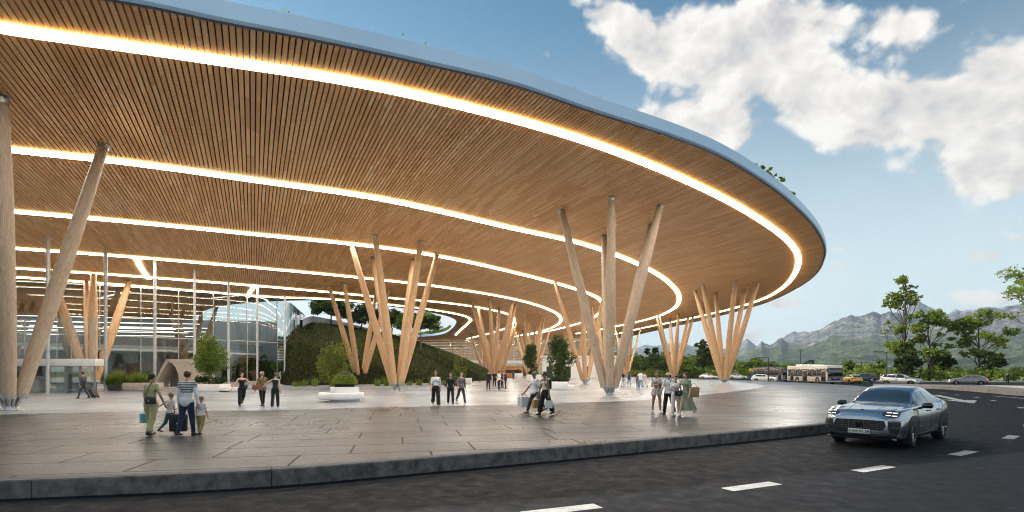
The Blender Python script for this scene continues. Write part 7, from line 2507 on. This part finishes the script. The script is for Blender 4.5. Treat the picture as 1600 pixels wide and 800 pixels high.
def handbag(name, label, loc, size, m, rz, strap_to=None, group=None):
    w, d_, h_ = size
    t = thing(name, label, 'bag', loc, rz, group)
    q = MB(); q.rbox((0, 0, h_ / 2), (w, d_, h_), min(d_, h_) * .28, seg=3); q.build('body', m, t)
    q = MB(); q.rbox((0, -d_ * .5, h_ * .66), (w * .94, .012, h_ * .5), .005); fl = q.build('flap', m, t)
    q = MB(); q.lathe([(0, .012), (.016, .01), (.02, 0)], (0, -d_ * .5 - .004, h_ * .46), 10, M=Matrix.Rotation(R(90), 4, 'X')); q.build('clasp', M_CHROME, t)
    q = MB()
    if strap_to is not None:
        inv = (Matrix.Translation(loc) @ Matrix.Rotation(rz, 4, 'Z')).inverted()
        pts = [inv @ Vector(p) for p in strap_to]
        q.tube([(-w * .45, 0, h_ * .9)] + pts + [(w * .45, 0, h_ * .9)], .009, 6)
    else:
        q.tube([(-w * .3, 0, h_ * .95), (-w * .2, 0, h_ + .12), (0, 0, h_ + .17), (w * .2, 0, h_ + .12), (w * .3, 0, h_ * .95)], .009, 6)
    q.build('strap', m, t)
    return t


def stand(u, v): return gp(u, v, PLZ + .006)


AWAY, CAM = R(90), R(-90)
TOPS = dict(tee=('t_shirt', C_WHITE, .016, .0, .33))
# -- the family walking away
p, J, ch, hc_ = make_person('woman in pale olive jumpsuit seen from behind, walking with a boy by the hand', stand(236, 679.5), R(84), 1.71, 'f', 'tan', dict(legL=(10, 3), legR=(-12, 12), armL=(6, 14, 10), armR=(-4, 24, 18, 8)), ('dark', 'low_bun'),
                            top=('blouse', C_OLIVE, .016, .05, .36), bottom=('trousers', C_OLIVE, .018, .93, .012), shoes=M_SHOE_B)
paper_bag('shopping_bag', 'small blue and pink shopping bag in the hand of the woman in olive', J['hdL'], (.24, .12, .26), M_PAPER_B, R(60))
hb = ch + Vector((.10, -.19, -.40))
handbag('shoulder_bag', 'black flap handbag on a long strap across the back of the woman in olive', hb, (.31, .10, .20), M_LEATH_B, R(-14), [ch + Vector((-.02, -.135, .0)), ch + Vector((.07, -.06, .21)), ch + Vector((.09, .06, .16))])
pb_, Jb, cb_, hb_ = make_person('boy in white t-shirt and teal jeans holding the hand of the woman in olive', stand(266, 677), R(72), 1.15, 'c', 'fair', dict(legL=(-20, 26), legR=(14, 4), armL=(-8, 62, 6, 0), armR=(-6, 12, 10), head=28), ('light', 'short'),
                                top=TOPS['tee'], bottom=('jeans', C_TEAL, .010, .95, .0), shoes=M_SHOE_B)
p, J, ch, hc_ = make_person('man in white shirt with striped knit over his shoulders, seen from behind with the boys', stand(292, 680.5), R(88), 1.77, 'm', 'fair', dict(legL=(-10, 10), legR=(9, 3), armL=(2, 10, 8), armR=(-2, 12, 10)), ('brown', 'short'),
                            top=[('shirt', C_WHITE, .016, -.05, .95), ('knit_vest', C_STRIPE, .026, .16, 0.12)], bottom=('jeans', C_NAVY, .008, .97, .0), shoes=M_SHOE_B)
hg = handbag('garment_bag', 'big dark charcoal carry bag hanging from the left hand of the man with striped knit', J['hdL'] - Vector((.02, .0, .66)), (.44, .16, .48), C_DKGREY, R(12))
make_person('smaller boy in white t-shirt and khaki trousers on the right of the family', stand(314, 679.5), R(92), 1.06, 'c', 'fair', dict(legL=(8, 4), legR=(-14, 16), armL=(10, 14, 8), armR=(-10, 12, 24)), ('light', 'short'),
            top=TOPS['tee'], bottom=('trousers', C_KHAKI, .018, .9, .006), shoes=M_SHOE_B)
# -- three women in black
p, J, ch, hc_ = make_person('laughing woman in black camisole and wide black trousers, one arm raised', stand(378, 634.5), R(-50), 1.70, 'f', 'fair', dict(legL=(-22, 34), legR=(6, 3), armL=(24, 44, 84, -14), armR=(-4, 30, 8, 0), head=25, lean=-4), ('dark', 'pony'),
                            top=('tank_top', C_BLACK, .010, .06, 0), bottom=('wide_trousers', C_BLACK, .014, .90, .030), h=.02)
handbag('shoulder_bag', 'black shoulder bag hanging on the laughing woman in black', ch + Vector((.24, -.02, -.42)), (.12, .26, .24), M_LEATH_B, R(20), [ch + Vector((.16, -.02, .22))])
p, J, ch, hc_ = make_person('blonde woman in black and tan striped loose jacket with a raised hand', stand(410, 634.5), R(150), 1.74, 'f', 'fair', dict(legL=(-8, 8), legR=(8, 3), armL=(10, 10, 10), armR=(30, 26, 100, 0)), ('light', 'bob'),
                            top=('loose_jacket', C_CAMO, .040, -.06, .95), bottom=('leggings', C_BLACK, .006, .98, 0), extras=('cap',), h=.02)
handbag('satchel', 'brown leather satchel at the side of the blonde woman', ch + Vector((-.20, -.22, -.46)), (.36, .14, .25), M_LEATH_BR, R(10), [ch + Vector((-.06, -.16, .22))])
make_person('woman in black sleeveless top and black trousers seen from behind, touching the blonde woman', stand(430, 635.5), R(100), 1.66, 'f', 'fair', dict(legL=(-6, 6), legR=(6, 3), armL=(10, 56, 30, 10), armR=(-6, 12, 8)), ('dark', 'low_bun'),
            top=('tank_top', C_BLACK, .010, .05, 0), bottom=('trousers', C_BLACK, .014, .97, .022), h=.02)
# -- three walkers
p, J, ch, hc_ = make_person('tall woman in white blouse and wide black trousers with her hair in a bun', stand(681, 632.8), R(-78), 1.79, 'f', 'fair', dict(legL=(18, 6), legR=(-20, 20), armL=(-12, 10, 14), armR=(14, 12, 14)), ('brown', 'bun'),
                            top=('blouse', C_WHITE, .022, .07, .45), bottom=('wide_trousers', C_BLACK, .016, .97, .045), extras=('sunglasses',), h=.02)
p, J, ch, hc_ = make_person('woman in black jacket and black trousers wearing sunglasses, middle of three walkers', stand(704, 630.5), R(-80), 1.68, 'f', 'fair', dict(legL=(14, 4), legR=(-10, 10), armL=(10, 10, 30), armR=(4, 14, 34)), ('brown', 'bob'),
                            top=('jacket', C_BLACK, .024, -.0, .72), bottom=('trousers', C_BLACK, .012, .97, .014), extras=('sunglasses',), h=.02)
handbag('shoulder_bag', 'dark shoulder bag of the woman in black in the middle of three walkers', ch + Vector((-.26, .0, -.40)), (.14, .30, .28), M_LEATH_B, R(10), [ch + Vector((-.15, .0, .21))])
p, J, ch, hc_ = make_person('man in brown patterned shirt and charcoal trousers striding right of two women', stand(720.5, 628.3), R(-60), 1.74, 'm', 'fair', dict(legL=(22, 6), legR=(-18, 24), armL=(-10, 10, 20), armR=(14, 12, 26)), ('brown', 'short'),
                            top=('shirt', C_PRINT, .020, -.02, .9), bottom=('trousers', C_DKGREY, .012, .97, .004), h=.02)
handbag('messenger_bag', 'dark messenger bag beside the man in patterned shirt', ch + Vector((-.28, .08, -.34)), (.14, .34, .26), M_LEATH_B, R(20), [ch + Vector((-.1, .02, .22))])
# -- suited group
grp = 'men in dark clothes talking under the canopy'
for (u, v, f_, tp_, lb, hr) in ((763, 609.2, 80, C_BLACK, 'man in black suit seen from behind, leftmost of the talking group', 'short'), (772.5, 604.5, -70, C_BLACK, 'man in black t-shirt facing the camera, second of the talking group', 'short'),
                            (779.5, 608.6, 30, C_WHITE, 'man in white shirt and black trousers in the talking group', 'short'), (784.5, 606.0, 160, C_DKGREY, 'man in charcoal jacket half hidden in the talking group', 'short'), (790, 607.5, 190, C_SUIT, 'tall man in navy suit, rightmost of the talking group', 'short')):
    make_person(lb, stand(u, v), R(f_), 1.80, 'm', 'fair', dict(legL=(3, 2), legR=(-3, 3), armL=(6, 8, 30), armR=(4, 8, 26), spread=4), ('dark', hr), top=('jacket', tp_, .018, -.04, .9 if tp_ is not C_WHITE and lb.find('t-shirt') < 0 else .35), bottom=('trousers', C_BLACK, .012, .98, 0), h=.028, group=grp, fingers=False)
# -- couple with shopping bags
p, J, ch, hc_ = make_person('man in white polo shirt, dark trousers and sunglasses carrying white shopping bags', stand(836, 645), R(-148), 1.80, 'm', 'brown', dict(legL=(-24, 26), legR=(24, 4), armL=(-14, 8, 12), armR=(22, 12, 16)), ('grey', 'short'),
                            top=('polo_shirt', C_WHITE, .020, -.03, .40), bottom=('trousers', C_DKGREY, .012, .93, .0), shoes=M_SHOE_T, extras=('sunglasses',), h=.018)
paper_bag('shopping_bag', 'larger front white paper bag in the hand of the man in polo shirt', J['hdR'] + Vector((.03, -.03, .02)), (.36, .16, .44), M_PAPER_W, R(25), 'white bags of the walking man')
paper_bag('shopping_bag', 'white paper bag half behind the larger one of the man in polo shirt', J['hdR'] + Vector((-.10, .06, .02)), (.32, .15, .40), M_PAPER_W, R(50), 'white bags of the walking man')
p, J, ch, hc_ = make_person('woman in cream top and wide black trousers walking beside the man in polo shirt', stand(852, 648), R(-140), 1.76, 'f', 'brown', dict(legL=(-16, 16), legR=(16, 3), armL=(-6, 8, 12), armR=(8, 10, 10)), ('dark', 'low_bun'),
                            top=('tank_top', C_CREAM, .014, .04, 0), bottom=('wide_trousers', C_BLACK, .016, .86, .05), extras=('sunglasses', 'backpack'), h=.018)
paper_bag('shopping_bag', 'brown kraft paper bag in the hand of the woman in cream top', J['hdR'] + Vector((-.03, .0, .02)), (.40, .16, .34), M_PAPER_K, R(35))
paper_bag('shopping_bag', 'small white paper bag held next to the brown kraft one', J['hdL'] + Vector((0, -.02, .02)), (.28, .12, .30), M_PAPER_W, R(15))
# -- four women on the right
p, J, ch, hc_ = make_person('woman in short floral dress with folded arms and white trainers', stand(1026, 644.5), R(-95), 1.76, 'f', 'tan', dict(legL=(6, 3), legR=(-6, 8), armL=(16, 10, 95, 40), armR=(14, 10, 90, 36), head=-8, spread=5), ('dark', 'pony'),
                            dress=(C_FLORAL, .44, .055, .3), shoes=M_SHOE_W, h=.018)
handbag('shoulder_bag', 'dark small bag at the hip of the woman in floral dress', ch + Vector((.22, .06, -.30)), (.12, .24, .22), M_LEATH_B, R(10), [ch + Vector((.14, .0, .22))])
p, J, ch, hc_ = make_person('woman in white top, black trousers and pale cap', stand(1045, 647), R(-125), 1.73, 'f', 'tan', dict(legL=(-16, 22), legR=(16, 4), armL=(8, 8, 40), armR=(20, 10, 50, 20), head=-16), ('dark', 'bob'),
                            top=('blouse', C_WHITE, .022, -.0, .6), bottom=('trousers', C_BLACK, .012, .95, .01), extras=('hat', 'backpack'), h=.018)
p, J, ch, hc_ = make_person('shorter woman in white t-shirt and pale trousers linking arms with the woman in green', stand(1056, 649), R(-112), 1.60, 'f', 'tan', dict(legL=(-14, 18), legR=(16, 4), armL=(26, 12, 60, 10), armR=(24, 12, 70, 40), head=-10), ('dark', 'pony'),
                            top=('t_shirt', C_WHITE, .016, .02, .33), bottom=('trousers', C_PINKW, .014, .93, .010), shoes=M_SHOE_W, h=.018)
handbag('handbag', 'black handbag in front of the shorter woman in white', ch + Vector((.06, -.20, -.38)), (.32, .12, .21), M_LEATH_B, R(-10), [ch + Vector((.0, -.12, .0)), ch + Vector((-.08, .0, .21))])
p, J, ch, hc_ = make_person('woman in long sage green dress striding at the right end of four women', stand(1072, 650), R(-135), 1.76, 'f', 'fair', dict(legL=(-28, 30), legR=(22, 4), armL=(4, 8, 30), armR=(30, 14, 60, 16), head=-22), ('brown', 'pony'),
                            dress=(C_SAGE, .13, .16, .4), shoes=M_SHOE_W, h=.018)
handbag('tote_bag', 'large tan straw tote bag on the arm of the woman in green dress', ch + Vector((.30, -.02, -.52)), (.42, .18, .40), M_TAN, R(15))
# -- people further back
make_person('woman in black top and blue denim shorts standing far behind the large column', stand(973.5, 604), R(-70), 1.70, 'f', 'fair', dict(legL=(4, 3), legR=(-4, 5)), ('dark', 'long'), top=('top', C_BLACK, .012, .05, .3), bottom=('shorts', C_JEANS, .014, .30, .01), h=.026, fingers=False)
make_person('woman in light jeans and dark jacket tied round the waist, behind the large column', stand(983, 603.5), R(95), 1.68, 'f', 'fair', dict(legL=(4, 3), legR=(-4, 5), armL=(10, 20, 60), armR=(10, 20, 60)), ('dark', 'bob'), top=[('top', C_PINKW, .012, .06, .3), ('tied_jacket', C_NAVY, .03, -.02, 0)], bottom=('jeans', C_JEANS, .010, .98, 0), h=.026, fingers=False)
make_person('dark haired woman in dark brown clothes left of the man in white t-shirt', stand(996.5, 605), R(60), 1.70, 'f', 'tan', dict(legL=(6, 4), legR=(-8, 6)), ('dark', 'long'), top=('top', cloth('maroon', (.09, .025, .025)), .014, .02, .5), bottom=('trousers', C_NAVY, .010, .98, 0), h=.026, fingers=False)
make_person('man in white t-shirt and light jeans seen from behind, far right of the large column', stand(1001, 607.5), R(80), 1.82, 'm', 'fair', dict(legL=(8, 4), legR=(-10, 8)), ('brown', 'short'), top=('t_shirt', C_WHITE, .02, -.02, .33), bottom=('jeans', C_JEANS, .014, .96, 0), shoes=M_SHOE_W, h=.026, fingers=False)
make_person('woman in lilac top and pale trousers beside the man in white t-shirt', stand(1008, 605), R(-160), 1.66, 'f', 'fair', dict(legL=(-8, 12), legR=(10, 4)), ('brown', 'bob'), top=('top', C_LILAC, .022, -.03, .6), bottom=('trousers', C_PINKW, .012, .85, .01), h=.026, fingers=False)
p, J, ch, hc_ = make_person('man in grey suit walking left with a black wheeled suitcase', stand(130, 622.5), R(172), 1.74, 'm', 'fair', dict(legL=(20, 5), legR=(-16, 18), armL=(-18, 10, 10), armR=(12, 10, 60)), ('brown', 'short'), top=('jacket', C_GREY, .022, -.04, .95), bottom=('trousers', C_GREY, .014, .97, 0), h=.022, fingers=False)
handbag('shoulder_bag', 'black bag on the shoulder of the man in grey suit', ch + Vector((.16, -.18, -.42)), (.30, .12, .34), M_LEATH_B, R(10), [ch + Vector((.02, -.14, .22))])
make_person('man in navy suit and white shirt standing on the far pavement at the right', at(1574, 83, 0.0), R(-95), 1.78, 'm', 'fair', dict(legL=(3, 2), legR=(-3, 3), spread=5), ('dark', 'short'), top=[('shirt', C_WHITE, .014, .0, .3), ('open_jacket', C_SUIT, .022, -.04, .95)], bottom=('trousers', C_SUIT, .012, .98, 0), h=.03, fingers=False)
# wheeled suitcase
sp_ = stand(150.5, 622.5)
t = thing('suitcase', 'black wheeled suitcase tilted behind the man in grey suit', 'suitcase', sp_, 0)
Mt = Matrix.Rotation(R(-28), 4, 'Y')
q = MB(); q.rbox(Mt @ Vector((0, 0, .40)), (.26, .42, .62), .06, M=Mt, seg=3); q.build('shell', M_LEATH_B, t)
q = MB()
for s_ in (-.12, .12): q.tube([Mt @ Vector((-.06, s_, .68)), Mt @ Vector((-.08, s_, 1.02))], .010, 6)
q.tube([Mt @ Vector((-.08, -.13, 1.02)), Mt @ Vector((-.08, .13, 1.02))], .016, 6); q.build('pull_handle', M_GREYMET, t)
for s_ in (-.16, .16):
    q = MB(); q.lathe([(0, -.02), (.045, -.02), (.045, .02), (0, .02)], Mt @ Vector((.06, s_, .06)), 12, M=Matrix.Rotation(R(90), 4, 'X')); q.build('wheel', M_TYRE, t)
# ---------------------------------------------------------------- lamps, signs and small street things along the far road
def street_lamp(u, vtop, d, label, arm=1.3, side=-1, double=False):
    p = at(u, d, 0)
    H = CAMZ + (HZ - vtop) / FPX * d
    t = thing('street_lamp', label, 'street lamp', p, 0, 'street lamps along the far road')
    q = MB(); q.tube([(0, 0, 0), (0, 0, H * .5), (0, 0, H)], [.13, .11, .08], 10); q.lathe([(0, .01), (.26, .01), (.26, .05), (.14, .12), (0, .12)], (0, 0, 0), 14); q.build('pole', M_DKMETAL, t)
    for s_ in ((side, -side) if double else (side,)):
        q = MB(); q.tube([(0, 0, H - .05), (s_ * arm * .6, 0, H + .02)], .05, 6); q.build('arm', M_DKMETAL, t)
        q = MB(); q.rbox((s_ * arm * .75, 0, H + .02), (arm * .95, .36, .16), .05); q.build('lamp_head', M_DKMETAL, t)
    return t


M_DKMETAL = pmat('lamp_dark_metal', (.06, .063, .068), .45, metal=.6, var=.15)
street_lamp(1200.5, 559, 98, 'dark street lamp right over the white car left of the dark bus', 1.9)
street_lamp(1385.5, 550, 92, 'tall dark street lamp with a flat head, standing left of the tallest tree', 1.9)
street_lamp(1173, 567, 130, 'distant street lamp right of the canopy tip column', 1.6, double=True)
street_lamp(1346, 566, 125, 'distant street lamp right of the yellow taxi', 1.6, double=True)
p = at(1251, 150); t = thing('utility_pole', 'thin tall pole rising behind the city bus roof', 'pole', (p.x, p.y, 0))
H = CAMZ + 34 / FPX * 150
q = MB(); q.tube([(0, 0, 0), (0, 0, H)], [.14, .09], 8); q.build('shaft', M_DKMETAL, t)
q = MB(); q.box((0, 0, H - .4), (1.8, .12, .14)); q.build('crossarm', M_DKMETAL, t)
p = at(1376, 93); t = thing('bollard_post', 'short white marker post left of the tall street lamp', 'post', (p.x, p.y, 0))
q = MB(); q.tube([(0, 0, 0), (0, 0, 1.55)], .10, 10); q.build('shaft', M_WHITE, t)
q = MB(); q.lathe([(.105, 1.25), (.11, 1.26), (.11, 1.42), (.105, 1.43)], (0, 0, 0), 10); q.build('reflector_band', M_TAIL, t)
for u, w_, z0, z1, c, nm, lb in ((1178.5, .95, .35, 1.75, (.03, .10, .32), 'information_board', 'small blue information board beside the white car'), (1175, .6, 1.9, 2.7, (.72, .38, .04), 'warning_sign', 'small orange sign above the blue information board')):
    p = at(u, 126); t = thing(nm, lb, 'sign', (p.x, p.y, 0))
    q = MB(); q.rbox((0, 0, (z0 + z1) / 2), (w_ * 2, .08, z1 - z0), .02); q.build('panel', pmat(nm + '_face', c, .5), t)
    for s_ in (-.6, .6):
        q = MB(); q.tube([(s_ * w_, .06, 0), (s_ * w_, .06, z1 - .1)], .04, 6); q.build('post', M_DKMETAL, t)
p = at(1258, 118); t = thing('green_sign_board', 'dark green slanted board with pale strokes showing over the city bus roof', 'sign', (p.x, p.y, 0))
q = MB()
W1, W0 = 2.0, -1.7
q.add([(W0, 0, 2.4), (W1, 0, 2.4), (W1, 0, 4.55), (.9, 0, 4.5), (W0, .0, 3.0)] + [(W0, .15, 2.4), (W1, .15, 2.4), (W1, .15, 4.55), (.9, .15, 4.5), (W0, .15, 3.0)], [(0, 1, 2, 3, 4), (9, 8, 7, 6, 5), (0, 5, 6, 1), (1, 6, 7, 2), (2, 7, 8, 3), (3, 8, 9, 4), (4, 9, 5, 0)])
q.build('panel', pmat('sign_green', (.015, .075, .055), .5), t)
q = MB()
for k, (a, b_) in enumerate(((.35, .55), (.62, .75), (.82, .98), (1.08, 1.2), (1.28, 1.5))): q.box(((a + b_) / 2, -.012, 3.85), (b_ - a, .02, .10 + .06 * (k % 2)))
q.build('pale_marks', M_WHITE, t)
for s_ in (-1.2, 1.6):
    q = MB(); q.tube([(s_, .2, 0), (s_, .2, 3.0)], .06, 6); q.build('post', M_DKMETAL, t)
# pale hall beyond the taxi
p = at(1349, 170); t = thing('pale_hall', 'low pale hall with a sweeping roof behind the yellow taxi', 'hall', (p.x, p.y, 0))
q = MB()
prof = [(-7, 0), (-7, 1.2), (-3, 2.6), (1.5, 3.2), (6, 3.4), (6, 3.05), (6, 0)]
n = len(prof); q.add([(x, -4, z) for x, z in prof] + [(x, 4, z) for x, z in prof], [tuple(range(n))[::-1], tuple(range(n, 2 * n))] + [(i, (i + 1) % n, n + (i + 1) % n, n + i) for i in range(n)]); q.build('wall', pmat('hall_wall', (.30, .31, .33), .7), t)
q = MB(); rp = [(-7.4, 1.15), (-3, 2.75), (1.5, 3.4), (6.6, 3.62)]
q.ribbon([(x, -4.4) for x, z in rp], [(x, 4.4) for x, z in rp], lambda x, y: float(np.interp(x, [a for a, b_ in rp], [b_ for a, b_ in rp])) + .02)
q.build('roof', M_WHITE, t)
for x in (-2.5, .5, 3.5):
    q = MB(); q.box((x, -4.02, 1.2), (2.2, .06, 1.3)); q.build('window', M_CGLASS, t)
# a lone figure far under the canopy
make_person('tiny distant person in dark clothes near the orange booth', stand(802, 592.5), R(-90), 1.7, 'm', 'fair', dict(legL=(6, 3), legR=(-6, 6)), ('dark', 'short'), top=('top', C_NAVY, .016, 0, .9), bottom=('trousers', C_BLACK, .012, .98, 0), h=.035, fingers=False)
# ---------------------------------------------------------------- the valley air
hz = MB()
hz.box((0, 4000, 395), (17000, 11000, 800))
hm = D.materials.new('valley_air'); hm.use_nodes = True
ht = NT(hm.node_tree)
ht.n.remove(ht.n['Principled BSDF'])
pv_ = ht.node('ShaderNodeVolumePrincipled')
pv_.inputs['Color'].default_value = (0.66, 0.83, 1.0, 1)
pv_.inputs['Density'].default_value = 6.5e-5
pv_.inputs['Anisotropy'].default_value = 0.25
ht.l.new(pv_.outputs[0], ht.n['Material Output'].inputs['Volume'])
tag(hz.build('haze', hm), 'pale blue summer haze filling the valley air', kind='stuff')
